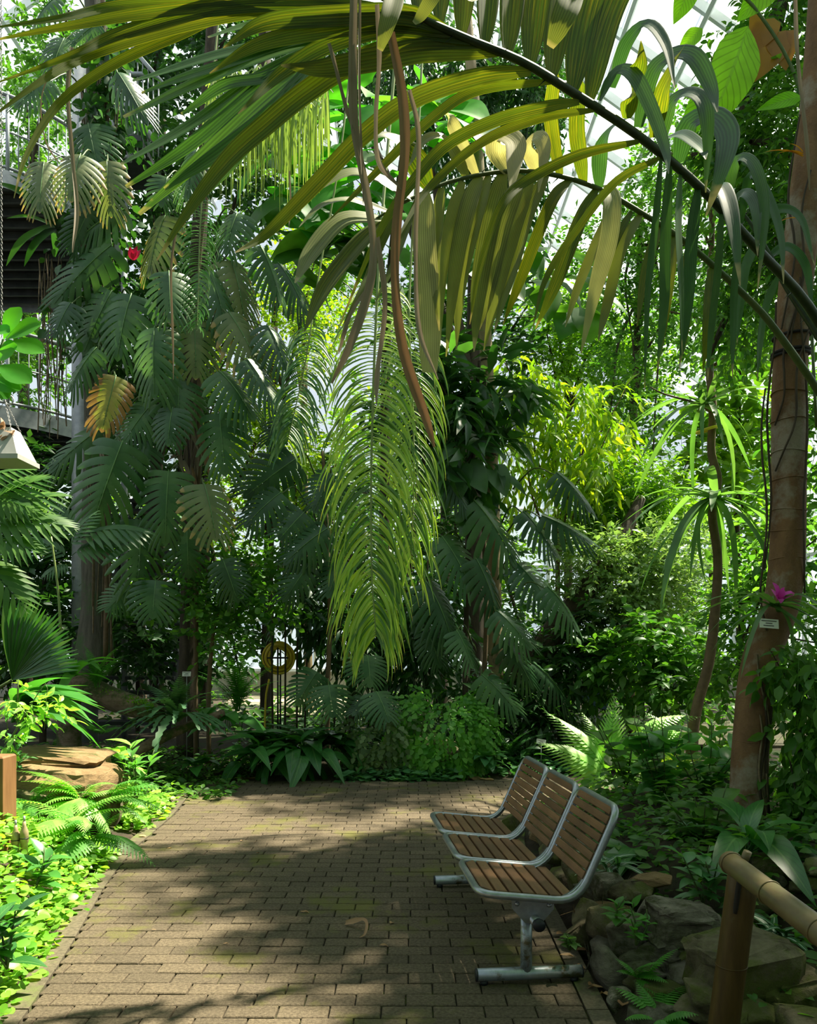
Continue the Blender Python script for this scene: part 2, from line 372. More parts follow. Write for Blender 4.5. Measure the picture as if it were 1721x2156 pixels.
M['bamboo_dark'] = solid('bamboo_post', (.042, .025, .005), (.078, .048, .011), scale=9, rough=.5, spec=.22, stretch=(3, 3, .4), c3=(.065, .06, .02), s3=3, t3=.58)
M['hollow_shade'] = solid('painted_hollow_shade', (.010, .008, .005), rough=.9)  # near-black tone standing for the shade inside the post slot
M['post_wood'] = solid('wooden_post', (.16, .075, .028), (.23, .115, .045), scale=6, rough=.6, bump=.15, stretch=(4, 4, .5))
M['slat'] = solid('bench_slat', (.115, .058, .026), (.185, .095, .042), scale=7, rough=.5, bump=.18, bscale=30, stretch=(5, .7, 5), coords='obj', isl=.5, spec=.35)
M['steel'] = solid('bench_steel', (.26, .285, .31), (.34, .365, .39), scale=30, rough=.34, metal=.75, bump=.03, c3=(.23, .25, .26), s3=7, t3=.6)
M['steel_stain'] = solid('bench_steel_stained', (.30, .35, .40), (.38, .42, .46), scale=30, rough=.4, metal=.6, c3=(.15, .13, .075), s3=9, t3=.52)
M['cap'] = solid('black_plastic', (.012, .014, .02), rough=.45)
M['galv'] = solid('galvanised_steel', (.30, .32, .34), (.40, .42, .43), scale=12, rough=.5, metal=.4)
M['deck'] = solid('platform_steel', (.035, .04, .042), (.065, .07, .07), scale=6, rough=.7)
M['concrete'] = solid('concrete', (.30, .29, .25), (.40, .38, .33), scale=3, rough=.85, bump=.2)
M['white_frame'] = solid('white_frame', (.62, .66, .68), (.70, .73, .75), scale=4, rough=.5)
M['lid'] = solid('pale_plastic', (.34, .35, .33), (.42, .42, .40), scale=5, rough=.5, c3=(.20, .17, .12), s3=10, t3=.62)
M['chain'] = solid('chain_metal', (.22, .22, .21), (.30, .30, .29), scale=30, rough=.5, metal=.5)
M['valve'] = solid('brass_valve', (.34, .27, .13), (.44, .36, .20), scale=18, rough=.3, metal=.3, c3=(.16, .13, .07), s3=24, t3=.6)
M['yellow_hose'] = solid('yellow_hose', (.70, .50, .03), (.78, .58, .05), scale=20, rough=.45)
M['tagcard'] = solid('label_card', (.70, .70, .64), (.76, .76, .70), scale=10, rough=.5)
M['ink'] = solid('label_ink', (.10, .10, .09), rough=.7)
M['panelblue'] = solid('sign_panel', (.04, .07, .10), rough=.35)
M['red'] = leafmat('red_bract', (.45, .02, .08), (.5, .03, .1), trans=.3, tcol=(1.3, .5, .6))
M['soil'] = solid('soil', (.028, .020, .012), (.06, .043, .025), scale=14, rough=.95, bump=.8, bscale=40, c3=(.03, .05, .012), s3=1.6, t3=.52)
M['sandpath'] = solid('sandy_path', (.36, .29, .20), (.46, .38, .27), scale=5, rough=.95, bump=.2)
M['joint'] = solid('joint_sand', (.020, .018, .011), (.04, .034, .020), scale=30, rough=.95, c3=(.07, .10, .012), s3=3.2, t3=.5)
M['paver'] = solid('concrete_paver', (.068, .052, .030), (.145, .114, .070), scale=70, rough=.9, bump=.6, bscale=150, c3=(.12, .115, .028), s3=1.5, t3=.54, isl=.30, detail=3)
M['kerb'] = solid('kerb_slab', (.06, .050, .030), (.12, .10, .062), scale=50, rough=.9, bump=.35, bscale=120, c3=(.10, .12, .035), s3=2.5, t3=.53, isl=.3)
M['stone'] = solid('rock_grey', (.075, .064, .045), (.27, .245, .19), scale=8, rough=.95, bump=1.0, bscale=18, stretch=(1, 1, 2.5), c3=(.055, .062, .018), s3=5, t3=.52, coords='pos', isl=.4)
M['stone_moss'] = solid('rock_mossy', (.07, .058, .028), (.22, .19, .11), scale=8, rough=.95, bump=1.0, bscale=20, c3=(.095, .11, .02), s3=4.5, t3=.48, isl=.3)
M['stone_warm'] = solid('rock_warm', (.16, .10, .042), (.27, .18, .085), scale=6, rough=.9, bump=.9, bscale=14, stretch=(1, 1, 3), c3=(.09, .09, .022), s3=4, t3=.55)
M['moss'] = solid('moss', (.05, .085, .012), (.09, .13, .02), scale=30, rough=1, bump=1, bscale=60)
M['logwood'] = solid('rotten_wood', (.15, .10, .06), (.26, .19, .13), scale=10, rough=.9, bump=.9, stretch=(.5, 3, 3), c3=(.055, .085, .014), s3=4, t3=.47)
M['fallen'] = leafmat('fallen_leaf', (.22, .11, .05), (.38, .24, .12), trans=.1, rough=.7)
def glassmat():
    m, nt, out = newmat('greenhouse_glass'); L = nt.links
    tr = N(nt, 'ShaderNodeBsdfTransparent'); tr.inputs[0].default_value = (.93, .97, .97, 1)
    df = N(nt, 'ShaderNodeBsdfTranslucent'); df.inputs[0].default_value = (.8, .86, .86, 1)
    gl = N(nt, 'ShaderNodeBsdfGlossy', _Roughness=.1)
    a = N(nt, 'ShaderNodeMixShader', _Fac=.18); L.new(tr.outputs[0], a.inputs[1]); L.new(df.outputs[0], a.inputs[2])
    b = N(nt, 'ShaderNodeMixShader', _Fac=.06); L.new(a.outputs[0], b.inputs[1]); L.new(gl.outputs[0], b.inputs[2])
    L.new(b.outputs[0], out.inputs[0]); return m
M['glass'] = glassmat()
# ------------------------------------------------------------------ the setting: ground, paving, greenhouse
EL_Y = [0, 3.0, 3.8, 4.94, 5.76, 6.96, 8.3, 9.2]; EL_X = [-1.32, -1.60, -1.74, -1.98, -2.10, -2.16, -2.34, -2.4]
ER_Y = [0, 3.0, 5.8, 6.5, 7.0, 7.4, 9.4]; ER_X = [.80, .80, .84, .95, 1.4, 2.6, 4.2]
def edgeL(Y): return np.interp(Y, EL_Y, EL_X)
def edgeR(Y): return np.interp(Y, ER_Y, ER_X)
def edgeF(X): return np.interp(X, [-3, .2, 1.3, 2.2, 5], [8.72, 8.74, 8.95, 9.15, 9.3])
def gh(X, Y):
    X = np.asarray(X, float); Y = np.asarray(Y, float)
    l = sm((edgeL(Y) - X - .03) / .8) * .22 * sm((13 - Y) / 3)
    r = sm((X - edgeR(Y) - .06 - .5 * sm((4.3 - Y) / .7)) / .8) * .36 * sm((8.0 - Y) / 1.2)
    f = sm((Y - edgeF(X) - .03) / 1.0) * .14 * sm((15.5 - Y) / 3)
    n = .03 * np.sin(3.1 * X + 1.7 * Y) * np.cos(2.3 * Y - 1.1 * X)
    inside = (X > edgeL(Y)) & (X < edgeR(Y)) & (Y < edgeF(X))
    return np.where(inside, -.065, np.maximum(np.maximum(l, r), f) + n * sm(np.maximum(np.maximum(edgeL(Y) - X, X - edgeR(Y)), Y - edgeF(X)) / .3) - .01)
mb = MB()
gx = np.concatenate([np.arange(-30, -4, .8), np.arange(-4, 4.01, .08), np.arange(4.8, 31, .8)])
gy = np.concatenate([np.arange(-6, 0, .8), np.arange(0, 10.5, .08), np.arange(10.6, 40, .7)])
GX, GY = np.meshgrid(gx, gy); GZ = gh(GX, GY)
nu, nv = GX.shape
i = np.arange(nu - 1)[:, None] * nv; j = np.arange(nv - 1)[None]
mb.add(np.stack([GX, GY, GZ], -1).reshape(-1, 3), np.stack([i + j, i + j + 1, i + nv + j + 1, i + nv + j], -1).reshape(-1, 4))
struct('ground', 'dark soil of the planting beds around the paving', mb, M['soil'])

# paving: bedding, bricks, kerb slabs
mb = MB()
ys = np.arange(.3, 9.4, .1)
rows = []
for Y in ys:
    rows.append([(edgeL(Y), Y, -.016), (edgeR(Y), Y, -.016)])
V = np.array(rows).reshape(-1, 3); k = len(ys)
q = [[2 * a, 2 * a + 1, 2 * a + 3, 2 * a + 2] for a in range(k - 1)]
V[:, 1] = np.minimum(V[:, 1], edgeF(V[:, 0]))
mb.add(V, q)
paving = struct('pavement', 'mossy brown brick paving laid in running bond', mb, M['joint'])
BL, BD, PX, PY = .2015, .1015, .2075, .1075
def brick_mb(L, D):
    m = MB(); m.box((0, 0, -.03), (L, D, .06), bevel=.004); return m
brick_me = brick_mb(BL, BD).mesh('brick', M['paver'], False)
bricks = []
KW = .11
Y = .5; row = 0
while Y < 9.3:
    x0, x1 = edgeL(Y) + KW + .008, edgeR(Y) - (KW * .8 + .008)
    off = (row % 2) * PX / 2 + R.uniform(-.012, .012)
    n0 = int(math.floor((x0 - off) / PX))
    x = off + n0 * PX
    while x < x1:
        a, b = max(x + (PX - BL) / 2, x0), min(x + PX - (PX - BL) / 2, x1)
        if b - a > .03 and Y + BD / 2 < edgeF((a + b) / 2) - .0:
            bricks.append(((a + b) / 2, Y, b - a))
        x += PX
    Y += PY; row += 1
def seen(bx, by):
    px = CX + bx / by * F; py = HY + H / by * F
    return -40 < px < 1761 and py < 2175
near = [b for b in bricks if seen(b[0], b[1])][:300]
near_set = set(near)
rest = MB()
for b in bricks:
    z = R.uniform(-.0025, .0025)
    if b in near_set:
        full = abs(b[2] - BL) < 1e-3
        me = brick_me if full else brick_mb(b[2], BD).mesh('brick', M['paver'], False)
        o = link('brick', me, paving, Matrix.Translation((b[0], b[1], z)) @ Matrix.Rotation(R.uniform(-.006, .006), 4, 'Z'))
    else:
        rest.box((b[0], b[1], -.03 + z), (b[2], BD, .06), bevel=.004)
o = rest.build('bricks_beyond', M['paver'], paving, False); o['kind'] = 'stuff'
def kerb(edge, side, width, y0, y1):
    Y = y0
    while Y < y1:
        Ya, Yb = Y + .004, Y + .395
        xa, xb = edge(Ya), edge(Yb)
        p = [(xa, Ya, -.05), (xa + side * width, Ya, -.05), (xb + side * width, Yb, -.05), (xb, Yb, -.05)]
        if side < 0: p = p[::-1]
        m = MB(); m.prism(p, (0, 0, .05 + R.uniform(.0, .004)))
        m.build('kerb_slab', M['kerb'], paving, False); Y += .40
kerb(edgeL, 1, KW, 2.4, 8.6); kerb(edgeR, -1, KW * .8, 2.4, 5.9)

# sandy service path and a second strip of paving behind the beds
mb = MB(); mb.prism([(-4.2, 17.0, .01), (-.8, 17.0, .01), (-1.2, 23.8, .01), (-5.2, 23.8, .01)], (0, 0, .03))
struct('path_1', 'pale sandy service path in front of the back glass wall', mb, M['sandpath'], False)
mb = MB(); mb.prism([(2.3, 10.6, .16), (6.5, 10.2, .16), (7.5, 13.6, .16), (2.6, 14.4, .16)], (0, 0, .03))
struct('path_2', 'shaded grey path crossing behind the ferns', mb, M['kerb'], False)

# greenhouse back wall, roof and side walls
WY = 24.0
mb = MB(); mb.box((0, WY, .35), (33, .3, .7)); mb.box((0, WY, .73), (33, .36, .06))
wall = struct('wall_back', 'low concrete wall carrying the greenhouse glazing at the back', mb, M['concrete'], False)
pane_me = MB().box((0, 0, 0), (1.36, .012, 1.0)).mesh('pane', M['glass'], False)
for a in range(24):
    x = -16.8 + a * 1.4
    mb = MB(); mb.box((x, WY, 4.0), (.09, .14, 6.6)); mb.build('mullion', M['white_frame'], wall, False)
    link('pane', pane_me, wall, Matrix.Translation((x + .7, WY, 4.0)) @ Matrix.Diagonal((1, 1, 6.5, 1)))
for z in (.8, 2.3, 3.9, 5.6, 7.3):
    mb = MB(); mb.box((0, WY, z), (33.6, .1, .08)); mb.build('transom', M['white_frame'], wall, False)
def roof_z(X): return 17.1 - .72 * abs(X + 3.0)
mb = MB(); mb.box((-3, 18, 17.15), (.3, 14, .3))
roof = struct('roof', 'white steel and glass greenhouse roof', mb, M['white_frame'], False)
for s in (1, -1):
    xe = -3 + s * 13.5; sl_len = math.hypot(13.5, 9.72); ang = math.atan(.72)
    rot = Matrix.Rotation(s * ang, 3, 'Y')
    mid = np.array([-3 + s * 6.75, 0, 17.1 - 4.86])
    for a in range(10):
        mb = MB(); mb.box(mid + [0, 11.2 + a * 1.42, 0], (sl_len, .07, .16), rot); mb.build('rafter', M['white_frame'], roof, False)
    for a in range(1, 14):
        t = a / 14
        mb = MB(); mb.box((-3 + s * 13.5 * t, 17.7, 17.1 - 9.72 * t - .12), (.07, 13.4, .09), rot); mb.build('purlin', M['white_frame'], roof, False)
    for a in range(14):
        t = (a + .5) / 14
        mb = MB(); mb.box((-3 + s * 13.5 * t, 17.7, 17.1 - 9.72 * t + .1), (sl_len / 14 - .03, 13.4, .012), rot); mb.build('pane', M['glass'], roof, False)
for s, nm in ((1, 'wall_right'), (-1, 'wall_left')):
    X = -3 + s * 13.5
    mb = MB(); mb.box((X, 14, .35), (.3, 20, .7))
    w = struct(nm, 'low concrete wall with glazing at the %s side of the greenhouse' % ('eastern' if s > 0 else 'western'), mb, M['concrete'], False)
    for a in range(14):
        mb = MB(); mb.box((X, 4.6 + a * 1.5, 4), (.14, .09, 6.6)); mb.build('mullion', M['white_frame'], w, False)
    for z in (.8, 3.9, 7.3):
        mb = MB(); mb.box((X, 14, z), (.1, 20, .08)); mb.build('transom', M['white_frame'], w, False)
    mb = MB(); mb.box((X, 14, 4.0), (.012, 20, 6.5)); mb.build('pane', M['glass'], w, False)

# ------------------------------------------------------------------ steel stair tower behind the vines
st = thing('stair_tower', 'galvanised steel stair tower with round railed platforms behind the vines', 'staircase', (-6.6, 12.2, 0))
C0 = np.array([-6.6, 12.2]); RD = 2.15
def ring(z, r, a0=-2.9, a1=.9, n=48):
    th = np.linspace(a0, a1, n); return np.stack([C0[0] + r * np.cos(th), C0[1] + r * np.sin(th), np.full(n, z)], 1)
for z in (4.55, 7.65):
    mb = MB(); mb.prism(np.concatenate([ring(z, RD, 0, 2 * pi - .01, 60)]), (0, 0, .06)); mb.build('deck', M['deck'], st, False)
    mb = MB(); r0 = ring(z - .16, RD + .02, 0, 2 * pi, 72)
    V = np.concatenate([r0, r0 + [0, 0, .24]]); n = len(r0); j = np.arange(n - 1)
    mb.add(V, np.stack([j, j + 1, n + j + 1, n + j], 1)); mb.build('edge_plate', M['galv'], st)
    for a in range(-6, 7):
        mb = MB(); yy = a * .32; hw = math.sqrt(max(.05, RD ** 2 - yy ** 2)) * .98
        mb.box((C0[0], C0[1] + yy, z - .06), (2 * hw, .05, .1)); mb.build('joist', M['deck'], st, False)
    for dz, rr in ((1.1, .028), (.62, .012), (.14, .02)):
        mb = MB(); mb.tube(ring(z + dz, RD - .03), rr, 8); mb.build('handrail' if dz > 1 else 'rail', M['galv'], st)
    th = np.linspace(-2.9, .9, 62)
    bal = MB().tube([(0, 0, z + .06), (0, 0, z + 1.1)], .008, 5).mesh('baluster', M['galv'])
    pst = MB().tube([(0, 0, z - .1), (0, 0, z + 1.14)], .026, 8).mesh('railing_post', M['galv'])
    for k2, t in enumerate(th):
        link('railing_post' if k2 % 8 == 0 else 'baluster', pst if k2 % 8 == 0 else bal, st, Matrix.Translation((C0[0] + (RD - .03) * math.cos(t), C0[1] + (RD - .03) * math.sin(t), 0)))
mb = MB(); mb.tube([(-4.3, 10.6, -.1), (-4.3, 10.6, 9.2)], .165, 16); mb.build('column', M['galv'], st)
mb = MB(); mb.tube([(-6.6, 12.2, -.1), (-6.6, 12.2, 9.2)], .2, 16); mb.build('column', M['galv'], st)
for a in range(21):
    mb = MB(); mb.box((-4.0 - .02 * a, 11.3 + a * .17, .4 + a * .205), (1.25, .3, .05)); mb.build('tread', M['deck'], st, False)
for sx in (-.62, .62):
    mb = MB(); mb.tube([(-4.0 + sx, 11.1, .2), (-4.4 + sx, 14.9, 4.6)], .05, 6); mb.build('stringer', M['deck'], st)
# railings of the upper landing beside the trunk
YL = 11.2
for x in (237, 273):
    mb = MB(); mb.tube([P(x, 340, YL), P(x, 78 if x == 273 else 150, YL)], .034, 8); mb.build('railing_post', M['galv'], st)
for y0, y1, r_ in ((155, 156, .03), (255, 256, .018), (330, 330, .025)):
    mb = MB(); mb.tube([P(215, y0, YL), P(305, y1, YL)], r_, 8); mb.build('handrail' if r_ > .028 else 'rail', M['galv'], st)
mb = MB(); mb.tube([P(252, 70, YL), P(345, 178, YL)], .028, 8); mb.build('handrail', M['galv'], st)
mb = MB(); mb.tube([P(240, 200, YL), P(330, 300, YL)], .05, 6); mb.build('stringer', M['galv'], st)
for k2, x in enumerate(range(246, 345, 11)):
    mb = MB(); mb.tube([P(x, 75 + (x - 252) * 1.16 if x > 252 else 150, YL + .02), P(x, 330, YL + .02)], .009, 5); mb.build('baluster', M['galv'], st)
mb = MB(); mb.box(P(270, 345, YL + .5), (.75, 1.2, .08)); mb.build('landing', M['deck'], st, False)
mb = MB(); mb.tube([P(262, 345, YL + .5), (P(262, 345, YL + .5)[0], YL + .5, 0)], .05, 8); mb.build('column', M['galv'], st)
# ------------------------------------------------------------------ the three-seat bench
def fillet(pts, rads, n=7, closed=True):
    p = [np.array(a, float) for a in pts]; out = []; k = len(p)
    for i in range(k):
        a, b, c = p[i - 1], p[i], p[(i + 1) % k]
        if not closed and i in (0, k - 1): out.append(b); continue
        u = (a - b) / np.linalg.norm(a - b); v = (c - b) / np.linalg.norm(c - b); r = rads[i]
        for t in np.linspace(0, 1, n):
            out.append((1 - t) ** 2 * (b + u * r) + 2 * t * (1 - t) * b + t * t * (b + v * r))
    return np.array(out)
bench = bpy.data.objects.new('bench', None); COL.objects.link(bench)
bench.location = (.262, 3.325, 0); bench.rotation_euler = (0, 0, math.radians(5.5))
tag(bench, 'three-seat bench of grey steel tube with brown wooden slats on the paving', 'bench')
SF, SB, ST = (.034, .426), (.455, .380), (.632, .768)     # front, bend and top of the side profile (x, z)
PITCH, SW = .552, .525
def along(a, b, t): return (a[0] + (b[0] - a[0]) * t, a[1] + (b[1] - a[1]) * t)
sd = np.array([SB[0] - SF[0], SB[1] - SF[1]]); sd /= np.linalg.norm(sd); sn = np.array([-sd[1], sd[0]])
bd = np.array([ST[0] - SB[0], ST[1] - SB[1]]); bl = np.linalg.norm(bd); bd /= bl; bn = np.array([-bd[1], bd[0]])
slat_me = {}
def slat_mesh(L, W, T, cham):
    m = MB(); c = cham
    if c: p = [(-W / 2, -L / 2 + c), (-W / 2 + c * .8, -L / 2), (W / 2, -L / 2), (W / 2, L / 2), (-W / 2 + c * .8, L / 2), (-W / 2, L / 2 - c)]
    else: p = [(-W / 2, -L / 2), (W / 2, -L / 2), (W / 2, L / 2), (-W / 2, L / 2)]
    b = .003; pc = np.array(p); inn = pc * (1 - np.array([2 * b / W, 2 * b / L]))
    n = len(p); V = np.concatenate([np.c_[pc, np.full(n, -T / 2)], np.c_[pc, np.full(n, T / 2 - b)], np.c_[inn, np.full(n, T / 2)]])
    j = np.arange(n); q = [np.stack([k * n + j, k * n + (j + 1) % n, (k + 1) * n + (j + 1) % n, (k + 1) * n + j], 1) for k in (0, 1)]
    V = np.concatenate([V, [[0, 0, T / 2], [0, 0, -T / 2]]])
    t = np.concatenate([np.stack([np.full(n, 3 * n), 2 * n + j, 2 * n + (j + 1) % n], 1), np.stack([np.full(n, 3 * n + 1), (j + 1) % n, j], 1)])
    m.add(V, np.concatenate(q), t); return m.mesh('slat', M['slat'], False)
s_front = slat_mesh(SW - .055, .048, .02, .045); s_seat = slat_mesh(SW - .055, .048, .02, 0); s_back = slat_mesh(SW - .055, .0345, .018, 0); s_top = slat_mesh(SW - .075, .0345, .018, 0)
def rotm(d2, n2):
    """x along d2 (in xz plane), z along n2"""
    m = Matrix.Identity(3); m[0][0] = d2[0]; m[2][0] = d2[1]; m[0][2] = n2[0]; m[2][2] = n2[1]; return m.to_4x4()
for s in range(3):
    y0 = s * PITCH; y1 = y0 + SW
    pts = [(SF[0], y0, SF[1]), (SB[0], y0, SB[1]), (ST[0], y0, ST[1]), (ST[0], y1, ST[1]), (SB[0], y1, SB[1]), (SF[0], y1, SF[1])]
    mb = MB(); mb.loop(fillet(pts, [.085, .10, .075, .075, .10, .085]), .0165, 10)
    fr = mb.build('seat_frame', M['steel'], bench)
    for k in range(7):
        t = .042 + k * .0590; c = np.array(SF) + sd * t + sn * .004
        link('slat', s_front if k == 0 else s_seat, fr, Matrix.Translation((c[0], (y0 + y1) / 2, c[1])) @ rotm(sd, sn))
    for k in range(8):
        t = .108 + k * .0425; c = np.array(SB) + bd * t + bn * .006
        link('slat', s_top if k == 7 else s_back, fr, Matrix.Translation((c[0], (y0 + y1) / 2, c[1])) @ rotm(bd, bn))
    for yy in (y0 + .03, y1 - .03):     # flat carrier strips under the slats
        prof = fillet([(SF[0] + .02, 0, SF[1] - .012), (SB[0] - .015, 0, SB[1] - .014), (ST[0] - .012, 0, ST[1] - .03)], [0, .15, 0], 9, False)
        prof[:, 1] = yy
        mb = MB(); mb.ribbon(prof, .022, np.stack([np.gradient(prof[:, 2]), np.zeros(len(prof)), -np.gradient(prof[:, 0])], 1) * -1 + 1e-6, cols=2)
        o = mb.build('carrier_strip', M['steel'], fr)
        o.modifiers.new('thickness', 'SOLIDIFY').thickness = .005
    for yy in (y0 + .055, y1 - .055):
        mb = MB(); z0, z1 = .372, .285
        pl = [(.185, yy, z0 + .012), (.368, yy, z0 - .002), (.368, yy, z0 - .038), (.312, yy, z1 - .012), (.243, yy, z1 - .008), (.185, yy, z0 - .03)]
        mb.prism(pl, (0, .008, 0)); pt = mb.build('bracket_plate', M['steel'], bench, False)
        for bx, bz in ((.207, z0 - .010), (.347, z0 - .02)):
            mb = MB(); th = np.linspace(0, pi / 2, 4)
            mb.tube([(bx, yy - .012 * math.sin(t), bz) for t in th], [.011 * math.cos(t) + .0005 for t in th], 10)
            mb.build('bolt', M['steel'], pt)
mb = MB(); mb.tube([(.285, -.005, .29), (.285, 3 * PITCH - .02, .29)], .024, 14); mb.build('beam', M['steel'], bench)
for yy in (-.02, 3 * PITCH - .02):
    mb = MB(); mb.tube([(.285, yy, .29), (.285, yy + .02, .29)], .0265, 14); mb.build('end_cap', M['cap'], bench)
for yy in (.115, 1.53):
    mb = MB(); mb.tube([(.262, yy, .05), (.262, yy, .30)], .025, 14); mb.build('post', M['steel_stain'], bench)
    mb = MB(); mb.tube([(.045, yy, .040), (.505, yy, .040)], .0275, 14); ft = mb.build('foot_bar', M['steel_stain'], bench)
    for xx in (.045, .505):
        mb = MB(); s_ = -1 if xx < .1 else 1
        mb.tube([(xx, yy, .040), (xx + s_ * .006, yy, .040)], .0282, 14); mb.build('end_cap', M['cap'], ft)
        mb = MB(); mb.tube([(xx - s_ * .03, yy, -.001), (xx - s_ * .03, yy, .016)], .018, 10); mb.build('foot_pad', M['cap'], ft)
# ------------------------------------------------------------------ leaf templates: local +Y = length 1, X = across, Z = upper face
def blade_t(prof, seg=6, fold=.25, droop=.25, cols=3, wid=.4, wave=0.0, start=0.0):
    t = np.linspace(0, 1, seg + 1); w = np.interp(t, np.linspace(0, 1, len(prof)), prof) * wid
    x = np.linspace(-1, 1, cols)
    X = x[None] * w[:, None] / 2
    Yv = np.broadcast_to(t[:, None], X.shape) - 0
    Z = np.abs(X) * fold - droop * t[:, None] ** 2 + wave * np.sin(t[:, None] * 9 + 2) * np.abs(x)[None]
    Yv = Yv * (1 - .25 * droop * t[:, None])
    V = np.stack([X, Yv, Z], -1).reshape(-1, 3)
    i = np.arange(seg)[:, None] * cols; j = np.arange(cols - 1)[None]
    q = np.stack([i + j, i + j + 1, i + cols + j + 1, i + cols + j], -1).reshape(-1, 4)
    uv = np.stack([np.broadcast_to(x[None] * .5 + .5, X.shape), np.broadcast_to(t[:, None], X.shape)], -1).reshape(-1, 2)
    return V, q, uv
OV = [.02, .62, .95, 1, .9, .68, .38, .02]
LANC = [.05, .6, .95, 1, .9, .7, .4, .02]
OBOV = [.05, .3, .55, .8, .98, 1, .8, .15]
ROUND = [.25, .8, 1, 1, .92, .7, .3]
STRAP = [.8, .95, 1, 1, .95, .85, .6, .03]
T_OV = blade_t(OV, 4, .25, .22, wid=.5)
T_OVL = blade_t(OV, 6, .3, .3, wid=.42)
T_LANC = blade_t(LANC, 5, .25, .3, wid=.27)
T_OBOV = blade_t(OBOV, 5, .2, .2, wid=.48)
T_ROUND = blade_t(ROUND, 4, .18, .15, wid=.85)
T_STRAP = blade_t(STRAP, 8, .3, .35, wid=.09)
def heart_t(seg=7):
    prof = [.55, .98, 1, .93, .78, .58, .34, .02]; V, q, uv = blade_t(prof, seg, .22, .3, wid=.85, cols=5)
    V = V.copy(); V[:, 1] -= .22 * np.abs(V[:, 0]) / .42 * np.clip(1 - uv[:, 1] * 2.2, 0, 1); V[:, 1] += .0
    return V, q, uv
T_HEART = heart_t()

def monstera_arr(seed, n=11, ragged=.0, fwd=1.0):
    r = random.Random(seed); mb = MB()
    def half(t): return .5 * (math.sin(pi * min(1, (t * .93 + .07)) ** .72)) ** .62
    for sgn in (-1, 1):
        for i in range(n):
            t0 = .02 + .90 * i / n; t1 = .02 + .90 * (i + 1) / n; tm = (t0 + t1) / 2
            a0 = math.radians(112 - 84 * (tm ** .85)) + r.uniform(-.04, .04)
            ln = half(tm) * (1.08 + .12 * tm) * r.uniform(.94, 1.04) / max(.52, math.sin(min(a0, pi / 2)) ** .8)
            if ragged: ln *= 1 - ragged * r.random()
            sp = (t1 - t0) * max(.42, math.sin(a0)) * 1.04
            k = 6; pts = []; p = np.array([0.0, tm]); a = a0
            for s in range(k + 1):
                pts.append(p.copy()); p = p + np.array([math.sin(a) * sgn, math.cos(a)]) * ln / k; a -= .085 * fwd
            pts = np.array(pts); tg = np.gradient(pts, axis=0); tg /= np.linalg.norm(tg, axis=1)[:, None]
            nm = np.stack([-tg[:, 1], tg[:, 0]], 1)
            fan = 1 + .75 * np.linspace(0, 1, k + 1) * max(0, 1 - tm * 1.6)
            w = sp * np.array([1.5, 1.08, .87, .85, .84, .74, .28]) * fan
            ds = []
            for c, cc in enumerate((-1, 0, 1)):
                xy = pts + nm * (w / 2 * cc)[:, None]
                z = -.02 * abs(cc) * np.linspace(0, 1, k + 1) + .0
                ds.append(np.c_[xy, z])
            V = np.stack(ds, 1).reshape(-1, 3)
            ii = np.arange(k)[:, None] * 3; jj = np.arange(2)[None]
            q = np.stack([ii + jj, ii + jj + 1, ii + 3 + jj + 1, ii + 3 + jj], -1).reshape(-1, 4)
            if sgn > 0: q = q[:, ::-1]
            uv = np.stack([np.tile([0, .5, 1], k + 1), np.repeat(np.linspace(.3, 1, k + 1), 3)], 1)
            mb.add(V, q, None, uv)
    V, q, uv = blade_t([.55, .9, 1, .95, .7, .1], 5, .1, 0, wid=.15)
    V = V.copy(); V[:, 1] = .86 + V[:, 1] * .2; mb.add(V, q, None, uv)
    v = np.concatenate(mb.v); qq = np.concatenate(mb.q); u = np.concatenate(mb.uv)
    x, y = v[:, 0].copy(), v[:, 1].copy()
    v[:, 2] += -.55 * np.abs(x) ** 1.7 * 1.3 - .22 * y ** 2 + .05
    return v, qq, u
def mesh_of(tm, name, mat):
    m = MB(); m.add(tm[0], tm[1], None, tm[2]); return m.mesh(name, mat)
MON = [monstera_arr(s, n) for s, n in ((1, 10), (2, 9), (3, 11), (4, 9))]
MON_ME = {}
for mk in ('monstera', 'monstera_pale', 'monstera_dry', 'monstera_dark'):
    MON_ME[mk] = [mesh_of(t, 'leaf', M[mk]) for t in (MON if mk != 'monstera_dry' else [monstera_arr(9, 10, .35, 1.6)])]
yy = np.linspace(-.02, 1.0, 8)
MIDRIB = MB().tube(np.stack([0 * yy, yy, .058 - .22 * yy ** 2], 1), [.009, .008, .003], 5).mesh('midrib', M['vein'])

